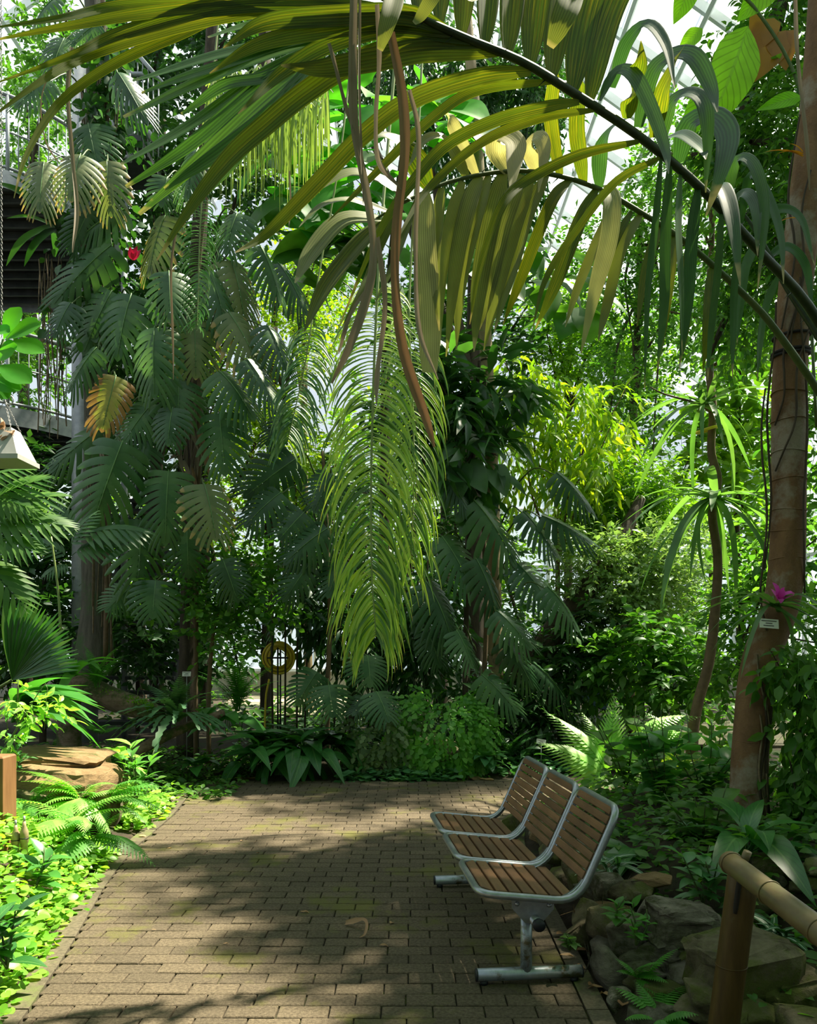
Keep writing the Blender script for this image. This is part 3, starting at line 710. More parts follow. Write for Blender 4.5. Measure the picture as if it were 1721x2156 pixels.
def fern_arr(n=24, W=.3, arch=.35, pin=.2, taper=True, teeth=False, base=.08, ang=72):
    """frond with n pairs of pinnae"""
    mb = MB(); ts = np.linspace(base, .985, n)
    prof = np.interp(ts, [base, .18, .4, .7, 1], [.45, .85, 1, .72, .06]) if taper else np.interp(ts, [base, .3, 1], [1, .8, .05])
    for sgn in (-1, 1):
        L = prof * W / 2 * 1.05
        a = np.radians(ang - 25 * ts)
        D = np.stack([sgn * np.sin(a), np.cos(a), -.12 - .1 * ts], 1)
        Nn = np.tile([0, .1, 1.0], (n, 1)) + np.stack([0 * ts, .2 + 0 * ts, 0 * ts], 1)
        T = np.stack([0 * ts, ts, 0 * ts], 1)
        tm = blade_t([.55, 1, .95, .85, .65, .35, .02], 3 if not teeth else 6, .1, .2, wid=pin)
        if teeth:
            v = tm[0].copy(); s = np.where((np.arange(len(v)) // 3) % 2 == 0, .62, 1.12); v[:, 0] *= s; tm = (v, tm[1], tm[2])
        W_ = np.full(n, W / 2)
        mb.many(tm, basis(D, Nn, L, np.minimum(L, W / 2) * 1.0 + 0 * W_), T)
    mb.tube(np.stack([0 * yy, yy, 0 * yy - .002], 1), [.007, .006, .002], 4)
    v = np.concatenate(mb.v); q = np.concatenate(mb.q); u = np.concatenate(mb.uv)
    y = v[:, 1]; v = v.copy(); v[:, 2] += arch * (y - 0) - arch * 1.9 * y ** 2
    return v, q, u
FERN_A = fern_arr(26, .26, .35, .24)                       # sword fern
FERN_B = fern_arr(20, .42, .4, .24, teeth=True)            # broad marginal fern
FERN_C = fern_arr(19, .9, .3, .17, taper=False, teeth=True, base=.2, ang=62)   # bracken-like triangular
FERN_D = fern_arr(16, .5, .25, .34)
FERN_E = fern_arr(10, .85, .3, .2, base=.18, ang=60)           # feather palm, broad leaflets
def crest_arr():
    mb = MB(); k = 22; p = np.stack([0 * np.linspace(0, 1, k), np.linspace(0, 1, k), 0 * np.linspace(0, 1, k)], 1)
    w = .10 * np.interp(np.linspace(0, 1, k), [0, .2, .7, 1], [.4, 1, 1.1, .6]) * np.where(np.arange(k) % 2, .7, 1.25)
    mb.ribbon(p, w, (0, 0, 1), fold=.2, cols=3)
    v, q, u = mb.v[0].copy(), mb.q[0], mb.uv[0]; y = v[:, 1]; v[:, 2] += .55 * y - 1.0 * y ** 2 + .02 * np.sin(y * 60) * np.abs(v[:, 0]) * 10
    return v, q, u
CREST = crest_arr()
def stalked(tm, stalk=.45, arch=.3):
    """leaf blade on a petiole; petiole thin tube from 0..stalk, blade after"""
    v, q, u = tm; mb = MB(); v = v.copy(); v[:, :2] *= (1 - stalk); v[:, 2] *= (1 - stalk); v[:, 1] += stalk
    mb.add(v, q, None, u)
    y = np.linspace(0, stalk + .02, 4); mb.tube(np.stack([0 * y, y, 0 * y - .004], 1), .008, 4, cap=False)
    v = np.concatenate(mb.v); q = np.concatenate(mb.q); u = np.concatenate(mb.uv)
    yv = v[:, 1]; v[:, 2] += arch * yv - arch * 1.5 * np.clip(yv - stalk * .5, 0, 9) ** 2 / (1 - stalk * .5)
    return v, q, u
ASPI = [stalked(blade_t(LANC, 8, .35, .75, wid=.46), .34, .6), stalked(blade_t(LANC, 8, .3, 1.0, wid=.42), .3, .5), stalked(blade_t(OV, 8, .35, .5, wid=.48), .38, .6)]
GINGER = [stalked(blade_t(LANC, 8, .3, .6, wid=.27), .15, .35), stalked(blade_t(LANC, 8, .3, .35, wid=.24), .12, .3)]
HEARTS = [stalked(heart_t(), .4, .4)]

def radial(name, label, cat, loc, tmpls, mat, n, Lr, tilt, part='leaf', seed=0, az=None, wide=1.0, group=None, parent=None, roll=.25, jit=.03):
    """a plant of n leaves from one base; tilt = elevation range in radians; each leaf an object"""
    r = random.Random(seed); mes = [mesh_of(t, part, M[mat]) for t in tmpls]
    t = parent or thing(name, label, cat, loc, group)
    b = Vector(loc)
    for k in range(n):
        a = 2 * pi * k / n + r.uniform(-.4, .4) if az is None else r.uniform(*az)
        e = r.uniform(*tilt); L = r.uniform(*Lr)
        d = Vector((math.cos(e) * math.cos(a), math.cos(e) * math.sin(a), math.sin(e)))
        up = Vector((-math.sin(e) * math.cos(a), -math.sin(e) * math.sin(a), math.cos(e))) + Vector((r.uniform(-1, 1), r.uniform(-1, 1), 0)) * roll
        o = b + Vector((r.uniform(-1, 1) * jit, r.uniform(-.6, .6) * jit, 0))
        link(part, mes[k % len(mes)], t, frame(o, o + d * L, up, L * wide * r.uniform(.85, 1.15)))
    return t
def explicit(name, label, cat, loc, tm, mat, specs, part='leaf', group=None, parent=None, up=(0, -.6, .8), wr=1.0):
    """specs: (x0,y0,Y0,x1,y1,Y1[,width factor]) base and tip in picture terms with depth"""
    me = [mesh_of(t, part, M[mat]) for t in tm]
    t = parent or thing(name, label, cat, loc, group)
    for k, s in enumerate(specs):
        b, e = P(s[0], s[1], s[2]), P(s[3], s[4], s[5]); L = (e - b).length
        u = Vector(up) + Vector((R.uniform(-.25, .25), R.uniform(-.2, .2), R.uniform(-.1, .2)))
        link(part, me[k % len(me)], t, frame(b, e, u, L * wr * (s[6] if len(s) > 6 else 1)))
    return t

def clouds(mb, blobs, n, tm, size, per=9, twig=.35, droop=.35, out=.6, up=.35, seed=0, spread=.9, flat=.8):
    """foliage: n twigs distributed over ellipsoids (c, r) with `per` leaves each"""
    g = np.random.default_rng(seed)
    c = np.array([b[0] for b in blobs], float); r = np.array([b[1] for b in blobs], float)
    vol = np.prod(r, 1) ** .75; pk = g.choice(len(blobs), n, p=vol / vol.sum())
    u = g.normal(size=(n, 3)); u /= np.linalg.norm(u, axis=1)[:, None]
    rad = g.random(n) ** .45
    pos = c[pk] + u * r[pk] * rad[:, None]
    d = u * out + g.normal(size=(n, 3)) * .5 + [0, 0, up]; d[:, 2] -= droop * g.random(n)
    d /= np.linalg.norm(d, axis=1)[:, None]
    L = twig * g.uniform(.6, 1.3, n)
    s = np.cross(d, [0, 0, 1.0]) + 1e-4; s /= np.linalg.norm(s, axis=1)[:, None]
    T, D, Nn, S = [], [], [], []
    for k in range(per):
        f = (k + .6) / per; sg = 1 if k % 2 else -1
        p = pos + d * (L * f)[:, None]; p[:, 2] -= droop * L * f * f * .6
        dd = d * (.55 if k < per - 1 else 1) + s * (sg * spread if k < per - 1 else 0) + g.normal(size=(n, 3)) * .22
        dd[:, 2] -= droop * .55 * g.random(n)
        nn = np.tile([0, 0, 1.0], (n, 1)) * flat + g.normal(size=(n, 3)) * .4
        T.append(p); D.append(dd); Nn.append(nn); S.append(size * g.uniform(.65, 1.2, n))
    T = np.concatenate(T); D = np.concatenate(D); Nn = np.concatenate(Nn); S = np.concatenate(S)
    mb.many(tm, basis(D, Nn, S), T)
    # twigs
    e = pos + d * L[:, None]; e[:, 2] -= droop * L * .6
    wv = s * .003
    V = np.stack([pos - wv, pos + wv, e + wv * .4, e - wv * .4], 1).reshape(-1, 3)
    mb.add(V, np.arange(n * 4).reshape(-1, 4))
    return pos
def blob(x, y, Y, rx, ry, rd):
    """ellipsoid: picture centre and radii in pixels at depth Y, depth radius in metres"""
    c = P(x, y, Y); return (tuple(c), (rx / F * Y, rd, ry / F * Y))
# ------------------------------------------------------------------ the palm arching over the top of the picture
palm = thing('palm_tree', 'palm with long arching fronds of broad drooping leaflets overhanging the top of the scene', 'palm', (2.75, 4.9, .3))
mb = MB(); mb.tube(crv([(2.75, 4.9, .2), (2.78, 4.92, 1.5), (2.8, 4.95, 2.9)], 14), [.13, .11, .10, .09], 14); mb.build('trunk', M['trunk_dark'], palm)
LP = [.45, .8, .97, 1, 1, .97, .92, .82, .62, .35, .06]
LPT = [.4, .8, .97, 1, 1, 1, 1, .98, .95, .85, .6]            # blunt torn tips
def leaflet(parent, pts, w, Y0, Y1, mat='palm', up=(0, -1, .25), cols=9, prof=LP, name='leaflet', pl=.22, fold=.12, n=20, tw=None, wob=.02):
    k = len(pts); dep = np.linspace(Y0, Y1, k)
    p = crv(PA([(x, y, d) for (x, y), d in zip(pts, dep)]), n)
    ph = R.random() * 6; s = np.linspace(0, 1, n)
    p[:, 1] += wob * np.sin(s * 5 + ph) * s
    ww = w / F * (Y0 + Y1) / 2
    mb = MB(); u = Vector(up) + Vector((R.uniform(-.25, .25), 0, R.uniform(-.15, .15)))
    mb.ribbon(p, np.array(prof) * ww, tuple(u), fold=fold, cols=cols, pleats=1, pdepth=pl * 2 / cols, twist=tw)
    return mb.build(name, M[mat], parent)
def rachis(pts, rads, mat='rachis_dark', name='frond', n=40, thorns=0):
    p = crv(PA(pts), n); mb = MB(); mb.tube(p, rads, 10)
    for k in range(thorns):
        i = R.randrange(2, n - 2); a = R.uniform(0, 2 * pi); d = np.array([math.cos(a), math.sin(a) * .6, math.sin(a + 1.3)])
        q = p[i] + d * .012; mb.tube([q, q + d * .035], [.0035, .0004], 4)
    return mb.build(name, M[mat], palm)
Yr = lambda x: float(np.interp(x, [600, 870, 1100, 1350, 1600, 1760], [2.95, 3.1, 3.3, 3.7, 4.2, 4.6]))
f1 = rachis([(x, y, Yr(x)) for x, y in ((690, -75), (790, -15), (870, 30), (980, 80), (1100, 130), (1210, 197), (1350, 290), (1480, 400), (1600, 530), (1700, 640), (1790, 800), (1840, 960))],
            [.008, .012, .015, .017, .019, .021, .024, .028, .032], thorns=26)
# upper pale ridge of the stalk is the leaflet seat: leaflets rising from it towards the top
for bx, by, lean, w, top in ((880, 30, 5, 40, 190), (925, 50, 10, 46, 240), (972, 75, 22, 50, 300), (1020, 96, 26, 54, 330), (1068, 115, 32, 58, 330),
                             (1115, 138, 34, 60, 340), (1160, 165, 44, 62, 330), (1205, 194, 62, 62, 330), (1240, 215, 80, 52, 330)):
    leaflet(f1, [(bx, by), (bx + lean * .3, by - top * .35), (bx + lean * .8, by - top * .7), (bx + lean * 1.6, by - top)], w, Yr(bx), Yr(bx) + .12, 'palm', (0.1, -1, -.2), prof=[.35, .75, .95, 1, 1, 1, 1, .95, .9])
for pts, w, mt in (([(1290, 185), (1318, 95), (1365, 47), (1404, 92), (1420, 190)], 32, 'palm_dark'), ([(1262, 212), (1298, 150), (1335, 155), (1372, 225), (1400, 315), (1405, 372)], 32, 'palm_dark'),
                   ([(1345, 268), (1372, 158), (1420, 115), (1465, 118), (1500, 180), (1512, 235)], 46, 'palm_dark'), ([(1393, 300), (1410, 226), (1445, 198), (1480, 216), (1492, 285), (1490, 400)], 38, 'palm_dark'),
                   ([(1430, 340), (1452, 262), (1500, 245), (1530, 285), (1520, 355), (1487, 455)], 54, 'palm_dark'), ([(1405, 290), (1440, 282), (1472, 310), (1484, 340)], 34, 'palm_dark'),
                   ([(1530, 440), (1550, 340), (1588, 352), (1612, 450), (1600, 605)], 26, 'palm_dark'), ([(1560, 470), (1580, 370), (1615, 402), (1645, 490), (1648, 600)], 22, 'palm_dark'),
                   ([(1500, 410), (1520, 392), (1542, 450), (1556, 605)], 38, 'palm_dark'), ([(1540, 440), (1566, 408), (1590, 440), (1599, 535)], 26, 'palm_dark'),
                   ([(1320, 250), (1330, 200), (1345, 140), (1352, 80)], 40, 'palm'), ([(1378, 290), (1395, 200), (1420, 140), (1440, 100)], 42, 'palm')):
    leaflet(f1, pts, w, Yr(pts[0][0]), Yr(pts[0][0]) - .3, mt, (-.25, -1, .35), prof=LP)
# long leaflets sweeping down to the left
sweep = [([(860, 25), (700, 5), (480, 0), (258, 5), (130, 35), (-20, 66)], 22), ([(880, 33), (680, 15), (480, 8), (300, 30), (150, 62), (-20, 95)], 24),
         ([(905, 45), (760, 25), (600, 12), (400, 28), (245, 68), (150, 107), (-20, 172)], 26), ([(925, 55), (720, 30), (500, 26), (370, 78), (245, 137), (130, 222), (60, 330), (30, 418)], 21),
         ([(890, 40), (720, 18), (560, 18), (380, 52), (200, 112), (100, 172), (-20, 262)], 27), ([(1010, 92), (880, 90), (740, 138), (640, 200), (560, 262), (480, 330), (400, 430), (328, 545)], 44),
         ([(1118, 150), (1013, 162), (874, 208), (769, 280), (665, 383), (560, 488), (495, 530)], 37), ([(1165, 172), (1010, 190), (910, 248), (800, 350), (690, 465)], 21),
         ([(1220, 215), (1160, 222), (1050, 250), (943, 303), (870, 385), (800, 490), (715, 690)], 25), ([(1345, 298), (1225, 325), (1120, 376), (1060, 430), (1012, 560), (990, 680)], 22),
         ([(1390, 332), (1295, 385), (1210, 490), (1150, 585), (1122, 692)], 18), ([(960, 72), (820, 50), (660, 72), (540, 100), (440, 150)], 34), ([(990, 86), (840, 62), (700, 92), (590, 150), (500, 235)], 36),
         ([(1050, 108), (900, 108), (790, 130), (680, 145), (590, 130)], 46), ([(1250, 232), (1130, 250), (1010, 300), (900, 400), (830, 520)], 20),
         ([(940, 62), (850, 30), (700, 38), (560, 55), (470, 100)], 40)]
for pts, w in sweep:
    Y0 = Yr(pts[0][0]); Y1 = Y0 - .15 - .0004 * (pts[0][0] - pts[-1][0])
    leaflet(f1, pts, w, Y0, max(2.55, Y1), 'palm', (.1, -.9, -.35), n=26)
# leaflets hanging straight below the stalk on the right
for pts, w in (([(1433, 365), (1428, 470), (1432, 600), (1438, 745)], 20), ([(1392, 335), (1380, 480), (1365, 620), (1355, 825)], 15), ([(1470, 395), (1455, 520), (1448, 640), (1434, 772)], 26),
               ([(1410, 350), (1400, 520), (1398, 640), (1388, 775)], 24), ([(1520, 440), (1512, 560), (1500, 690), (1492, 800)], 17), ([(1560, 490), (1548, 600), (1546, 690), (1540, 800)], 15)):
    leaflet(f1, pts, w, Yr(pts[0][0]), Yr(pts[0][0]) - .1, 'palm_dark', (R.uniform(-.5, .5), -1, .1))
# folded-over pale tips hanging from above
for pts, w in (([(838, -60), (830, 0), (815, 55), (800, 100)], 42), ([(940, -60), (915, -10), (893, 20), (872, 42)], 30), ([(1015, -60), (1000, -20), (988, 10)], 34), ([(1215, -60), (1200, 0), (1180, 50), (1160, 92)], 56)):
    leaflet(f1, pts, w, 2.95, 2.9, 'palm_mid', (.3, -1, .2), prof=[1, 1, 1, .9, .7, .3])

# the second frond, lower and behind
Yq = lambda x: float(np.interp(x, [780, 1000, 1250, 1450, 1640, 1760], [3.9, 4.05, 4.2, 4.4, 4.6, 4.8]))
f2 = rachis([(x, y, Yq(x)) for x, y in ((790, 462), (853, 425), (947, 383), (1062, 361), (1156, 366), (1260, 397), (1365, 457), (1452, 516), (1574, 627), (1640, 703), (1740, 850), (1800, 980))],
            [.005, .009, .011, .013, .015, .018, .021, .024], 'rachis', thorns=14)
low = [([(895, 405), (893, 500), (903, 640), (905, 782)], 50, 'palm_pale', 1), ([(930, 395), (920, 480), (915, 560), (925, 700)], 30, 'palm_mid', 0), ([(975, 382), (950, 460), (930, 580), (925, 742)], 29, 'palm_mid', 0),
       ([(1010, 372), (985, 440), (960, 560), (940, 748)], 36, 'palm_mid', 0), ([(1060, 365), (1035, 460), (1010, 600), (998, 742)], 42, 'palm_mid', 0), ([(1100, 368), (1060, 470), (1030, 600), (1010, 692)], 40, 'palm_mid', 0),
       ([(1150, 370), (1110, 450), (1080, 560), (1040, 702)], 35, 'palm_mid', 0), ([(1200, 378), (1160, 430), (1100, 580), (1060, 682)], 27, 'palm', 0), ([(1255, 400), (1220, 470), (1170, 600), (1128, 692)], 30, 'palm', 0),
       ([(1265, 396), (1287, 415), (1282, 500), (1255, 605), (1225, 742)], 42, 'palm_pale', 0), ([(1350, 452), (1310, 520), (1280, 640), (1258, 722)], 25, 'palm_mid', 0), ([(1420, 495), (1408, 600), (1395, 742)], 24, 'palm', 0),
       ([(1450, 518), (1446, 640), (1440, 745)], 28, 'palm', 0), ([(1300, 425), (1262, 500), (1220, 600), (1190, 690)], 24, 'palm_mid', 0), ([(1500, 562), (1490, 660), (1482, 780)], 22, 'palm', 0), ([(1390, 478), (1362, 560), (1340, 690)], 20, 'palm', 0),
       ([(1120, 375), (1085, 480), (1045, 620), (1020, 735)], 30, 'palm_mid', 0), ([(1030, 370), (1000, 470), (970, 600), (962, 735)], 30, 'palm_mid', 0), ([(1330, 445), (1300, 500), (1262, 590), (1230, 690)], 18, 'palm', 0)]
for pts, w, mt, blunt in low:
    leaflet(f2, pts, w, Yq(pts[0][0]), Yq(pts[0][0]) - .12, mt, (R.uniform(-.45, .35), -1, .15), prof=LPT if blunt else LP, cols=11 if w > 35 else 7)
for pts, w, mt in (([(1068, 362), (1046, 320), (1058, 283), (1086, 300), (1082, 350), (1074, 415)], 50, 'palm_pale'), ([(1130, 365), (1116, 312), (1134, 288), (1148, 320), (1135, 402)], 36, 'palm_pale'), ([(1005, 372), (968, 292), (938, 242), (905, 252), (888, 278)], 30, 'palm_pale'),
                   ([(985, 376), (955, 320), (925, 290), (890, 300), (862, 345)], 32, 'palm_mid'), ([(905, 395), (860, 318), (800, 290), (745, 320)], 56, 'palm'), ([(820, 446), (740, 420), (680, 435), (630, 480)], 22, 'palm_mid'),
                   ([(800, 460), (720, 465), (660, 525), (622, 598)], 54, 'palm_mid'), ([(805, 465), (750, 520), (690, 600), (642, 702)], 54, 'palm'), ([(870, 420), (800, 380), (730, 365), (660, 400)], 40, 'palm_mid'),
                   ([(1180, 372), (1160, 250), (1165, 170), (1150, 90)], 30, 'palm'), ([(1230, 385), (1215, 280), (1222, 190), (1230, 140)], 34, 'palm'), ([(1262, 396), (1265, 320), (1290, 270), (1330, 250)], 34, 'palm_dark'),
                   ([(845, 430), (800, 520), (770, 600), (720, 690)], 20, 'palm'), ([(880, 412), (850, 500), (820, 580), (790, 640)], 18, 'palm')):
    leaflet(f2, pts, w, Yq(pts[0][0]), Yq(pts[0][0]) - .25, mt, (-.25, -1, .45), cols=9)
f3 = rachis([(1560, 440, 4.9), (1600, 500, 4.9), (1660, 610, 4.9), (1730, 720, 4.9), (1800, 860, 4.9)], [.008, .016, .02, .024], thorns=10)
for pts, w in (([(1580, 480), (1640, 440), (1690, 460), (1715, 560)], 22), ([(1620, 540), (1660, 520), (1700, 560), (1712, 660)], 22), ([(1600, 505), (1570, 560), (1560, 640), (1555, 720)], 22),
               ([(1640, 580), (1615, 640), (1600, 720), (1592, 800)], 18)):
    leaflet(f3, pts, w, 4.9, 4.8, 'palm_dark', (.1, -1, .2))

# fan of broad ribbed leaflets in the upper left
f4 = rachis([(1000, -40, 3.7), (860, 20, 3.75), (760, 60, 3.8), (690, 92, 3.85), (640, 120, 3.9)], [.015, .012, .008, .004], 'rachis')
for pts, w in (([(740, 62), (600, 88), (430, 122), (277, 165)], 32), ([(720, 72), (580, 112), (420, 175), (257, 241)], 34), ([(715, 80), (560, 150), (400, 262), (258, 351)], 33), ([(700, 88), (560, 172), (410, 300), (262, 388)], 31),
               ([(700, 92), (570, 200), (430, 330), (290, 446)], 36), ([(690, 95), (590, 220), (470, 320), (345, 395)], 34), ([(725, 68), (590, 96), (440, 150), (300, 200)], 26), ([(680, 100), (600, 210), (500, 330), (415, 420)], 30),
               ([(760, 52), (640, 40), (520, 30), (480, 22)], 22), ([(790, 40), (660, 26), (540, 45), (440, 85)], 20), ([(650, 115), (560, 165), (470, 180), (380, 235)], 28)):
    leaflet(f4, pts, w, 3.85, 3.7, 'palm_fan', (.2, -.9, .3), prof=[.4, .75, .95, 1, 1, 1, .95, .8, .5, .25], cols=9, pl=.4)

# long dead strips hanging from the fronds
for pts, w, mt, Yd in (([(745, -20), (742, 140), (746, 270), (770, 400), (786, 520), (775, 620), (735, 740), (700, 812)], 20, 'dead', 2.95), ([(758, -20), (757, 200), (764, 430)], 7, 'dead', 2.93), ([(693, 92), (715, 170), (745, 275)], 9, 'dead', 2.96),
                       ([(795, 10), (800, 120), (793, 250), (800, 350), (846, 402)], 12, 'dead', 3.0), ([(822, 70), (846, 200), (852, 330), (836, 470), (832, 600), (850, 740), (898, 880), (915, 938)], 23, 'dead_red', 3.0),
                       ([(862, 190), (882, 290), (876, 500), (882, 690), (922, 805)], 11, 'dead', 3.02), ([(795, 500), (812, 640), (797, 770), (793, 852)], 13, 'dead', 3.05), ([(780, 600), (742, 660), (712, 740)], 9, 'dead', 3.0),
                       ([(152, 100), (142, 200), (150, 330), (163, 450), (160, 540)], 10, 'dead', 3.0), ([(118, 130), (88, 210), (92, 290), (128, 348)], 4, 'dead', 3.0), ([(375, 465), (362, 560), (360, 660), (364, 798)], 6, 'dead', 3.1), ([(610, 360), (612, 430), (611, 490)], 4, 'dead', 3.1),
                       ([(1675, -20), (1680, 120), (1690, 260), (1705, 400)], 9, 'dead', 4.3)):
    leaflet(palm, pts, w, Yd, Yd - .02, mt, (R.uniform(-.4, .4), -1, 0), cols=5, name='dead_strip', prof=[.8, .9, 1, .8, .9, .75, .9, 1, .7, .2], tw=R.uniform(-.8, .8), wob=.03, n=30, fold=.5)

# ------------------------------------------------------------------ weeping fronds hanging in the middle
def weep_path(t, L, a0, end=-89, n=12, pw=.75):
    s = np.linspace(0, 1, n); a = np.radians(a0 + (end - a0) * s ** pw)
    d = np.stack([np.cos(a), 0 * a, np.sin(a)], 1) * L / (n - 1)
    return np.concatenate([[[0, 0, 0]], np.cumsum(d[:-1], 0)])
def weeping(name, label, pts, nside, Lf, a0f, mats, wid, stem, seed, up_pts=(), zones=14, depth_spread=.35, mixdry=0.0, cat='palm'):
    r = random.Random(seed)
    allp = PA(list(up_pts) + list(pts)); base = allp[0]
    t = thing(name, label, cat, base)
    mb = MB(); mb.tube(crv(allp, 60), [stem * 1.2, stem, stem * .8, stem * .4], 7); mb.build('stalk', M['stalk_pale'], t)
    p = crv(PA(pts), 400); z = []
    for k in range(zones):
        f = k / (zones - 1); row = []
        for m in mats:
            mb = MB(); pa = weep_path(f, Lf(f), a0f(f)); pa[:, 1] -= .10 * np.linspace(0, 1, len(pa)) ** 1.5
            mb.ribbon(pa, np.array([.5, 1, 1, .9, .7, .4, .05]) * wid, (0, -.8, .6), fold=.35, cols=3)
            row.append(mb.mesh('leaflet', M[m]))
        z.append(row)
    for k in range(nside):
        f = k / (nside - 1)
        for sg in (1, -1):
            q = p[min(399, int(f * 399 + r.uniform(-1, 1)))]
            i = min(zones - 1, max(0, int(f * (zones - 1) + r.uniform(-.4, .9))))
            me = z[i][r.randrange(len(mats))]; s = r.uniform(.8, 1.18)
            Mx = Matrix.Translation(Vector(q)) @ Matrix.Rotation(sg * r.uniform(-depth_spread, depth_spread * .6), 4, 'Z') @ Matrix.Rotation(r.uniform(-.09, .09), 4, 'Y') @ Matrix.Diagonal((sg * s, s, s, 1))
            link('leaflet', me, t, Mx)
    return t
weeping('weeping_palm_frond', 'long yellow-green feathery palm frond hanging straight down in the centre', [(795, 612, 6.3), (787, 800, 6.25), (782, 1000, 6.2), (783, 1200, 6.15), (792, 1338, 6.1)], 148,
        lambda f: float(np.interp(f, [0, .15, .4, .7, .9, 1], [.32, .54, .66, .62, .44, .22])), lambda f: float(np.interp(f, [0, .2, .5, 1], [22, -4, -30, -46])), ['weep', 'weep', 'weep', 'weep_dark'], .020, .012, 5, up_pts=[(850, -80, 6.6), (822, 250, 6.5), (803, 480, 6.35)])
weeping('weeping_palm_frond', 'narrower green frond hanging just behind the long central one', [(862, 640, 6.9), (868, 800, 6.85), (872, 1000, 6.8), (866, 1180, 6.75)], 62,
        lambda f: float(np.interp(f, [0, .3, 1], [.3, .62, .45])), lambda f: float(np.interp(f, [0, 1], [-10, -62])), ['weep', 'weep_dark'], .022, .010, 6, up_pts=[(900, -80, 7.2), (880, 300, 7.0)], zones=8)
weeping('weeping_palm_frond', 'slender green hanging frond beside the monstera trunk', [(425, 425, 7.2), (420, 520, 7.2), (418, 600, 7.15), (415, 688, 7.1)], 52,
        lambda f: float(np.interp(f, [0, .3, 1], [.2, .27, .14])), lambda f: float(np.interp(f, [0, 1], [15, -35])), ['weep_dark', 'fern'], .018, .008, 7, up_pts=[(470, -60, 7.4), (440, 250, 7.3)], zones=6)
weeping('weeping_palm_frond', 'dark shaded frond drooping between monstera and central frond', [(655, 690, 7.8), (640, 780, 7.8), (622, 860, 7.8), (606, 930, 7.8)], 44,
        lambda f: float(np.interp(f, [0, .4, 1], [.35, .5, .3])), lambda f: float(np.interp(f, [0, 1], [-5, -45])), ['fern_dark', 'weep_dark'], .026, .009, 8, up_pts=[(760, -90, 8.2), (720, 300, 8), (675, 560, 7.9)], zones=6)
# pale strap fern hanging in the upper left
t = thing('strap_fern', 'pale green strap fern with many thin hanging strands in the upper part', 'fern', tuple(P(560, 150, 7.6)))
mb = MB(); n = 230
for k in range(n):
    x = R.uniform(440, 690); y0 = 165 + abs(x - 560) * .25 + R.uniform(-20, 60); L = R.uniform(110, 260) * (1 - abs(x - 560) / 420); Yd = R.uniform(7.3, 8.0)
    dx = R.uniform(-22, 22)
    pts = PA([(x - dx, y0, Yd), (x, y0 - 14, Yd - .05), (x + dx * .6, y0 + L * .35, Yd - .1), (x + dx * .75, y0 + L, Yd - .1)])
    mb.ribbon(crv(pts, 9), np.array([.6, 1, 1, .8, .1]) * .022, (R.uniform(-.5, .5), -1, .2), fold=.3)
o = mb.build('strands', M['strap'], t); o['kind'] = 'stuff'
mb = MB(); mb.tube(crv(PA([(560, -80, 7.8), (558, 60, 7.8), (556, 200, 7.75), (560, 300, 7.7)]), 14), [.05, .06, .07, .03], 8); mb.build('root_mass', M['trunk_dark'], t)
# ------------------------------------------------------------------ trunks and monstera vines
def trunk(parent, pts, rads, mat, n=40, sides=14, rough=.03, name='trunk', seed=0, ground=True):
    p0 = PA(pts)
    if ground:
        gz = float(gh(p0[0, 0], p0[0, 1])) - .06
        if p0[0, 2] > gz + .02 and p0[0, 2] < 1.2: p0 = np.concatenate([[[p0[0, 0], p0[0, 1], gz]], p0])
    p = crv(p0, n); r = np.interp(np.linspace(0, 1, n), np.linspace(0, 1, len(rads)), rads)
    mb = MB(); mb.tube(p, r, sides)
    v = mb.v[0]; g = np.random.default_rng(seed); ph = g.random(4) * 6
    i = np.arange(n * sides); a = (i % sides) / sides * 2 * pi; s = (i // sides) / n
    d = rough * (np.sin(3 * a + 9 * s + ph[0]) + .7 * np.sin(5 * a - 14 * s + ph[1]) + .6 * np.sin(2 * a + 31 * s + ph[2]))
    c = np.repeat(p, sides, 0); v[:n * sides] = c + (v[:n * sides] - c) * (1 + d)[:, None]
    return mb.build(name, M[mat], parent)
def roots(parent, x, y0, y1, Y, n, wpx, mat='root', rad=.008, seed=0):
    r = random.Random(seed)
    for k in range(n):
        xx = x + r.uniform(-wpx, wpx); a = y0 + r.uniform(-30, 30); b = y1 + r.uniform(-120, 40); dd = Y + r.uniform(-.12, .05)
        pts = PA([(xx + r.uniform(-8, 8), a + (b - a) * f, dd) for f in (0, .3, .6, 1)])
        mb = MB(); mb.tube(crv(pts, 12), r.uniform(.6, 1.4) * rad, 4, cap=False); mb.build('aerial_root', M[mat], parent)
def monstera(parent, specs, Yb, trunkpt, kind='monstera', seed=0):
    """specs: base x,y, tip x,y, width px[, kind]; each leaf an object with midrib and petiole"""
    r = random.Random(seed)
    for k, s in enumerate(specs):
        kd = s[5] if len(s) > 5 else kind
        Yl = Yb + r.uniform(-.35, .25)
        b = P(s[0], s[1], Yl); e = P(s[2], s[3], Yl - r.uniform(.06, .22))
        w = s[4] / F * Yl * 1.12
        u = Vector((r.uniform(-.1, .7), -1, r.uniform(.3, 1.3)))
        ms = MON_ME[kd]; o = link('leaf', ms[k % len(ms)], parent, frame(b, e, u, w * 1.14, zs=(e - b).length * r.uniform(.7, 1.3)))
        link('midrib', MIDRIB, o)
        tx, ty, tY = trunkpt(s[0], s[1])
        m = P((s[0] + tx) / 2, min(s[1], (s[1] + ty) / 2) - 14, (Yl + tY) / 2 - .1)
        mb = MB(); mb.tube(crv([tuple(P(tx, ty, tY)), tuple(m), tuple(b)], 9), [.012, .009, .008], 5, cap=False)
        pt = mb.build('petiole', M['stalk'], None)
        pt.parent = o; pt.matrix_parent_inverse = (o.matrix_parent_inverse @ Matrix.Identity(4))
        pt.matrix_parent_inverse = o.matrix_basis.inverted()
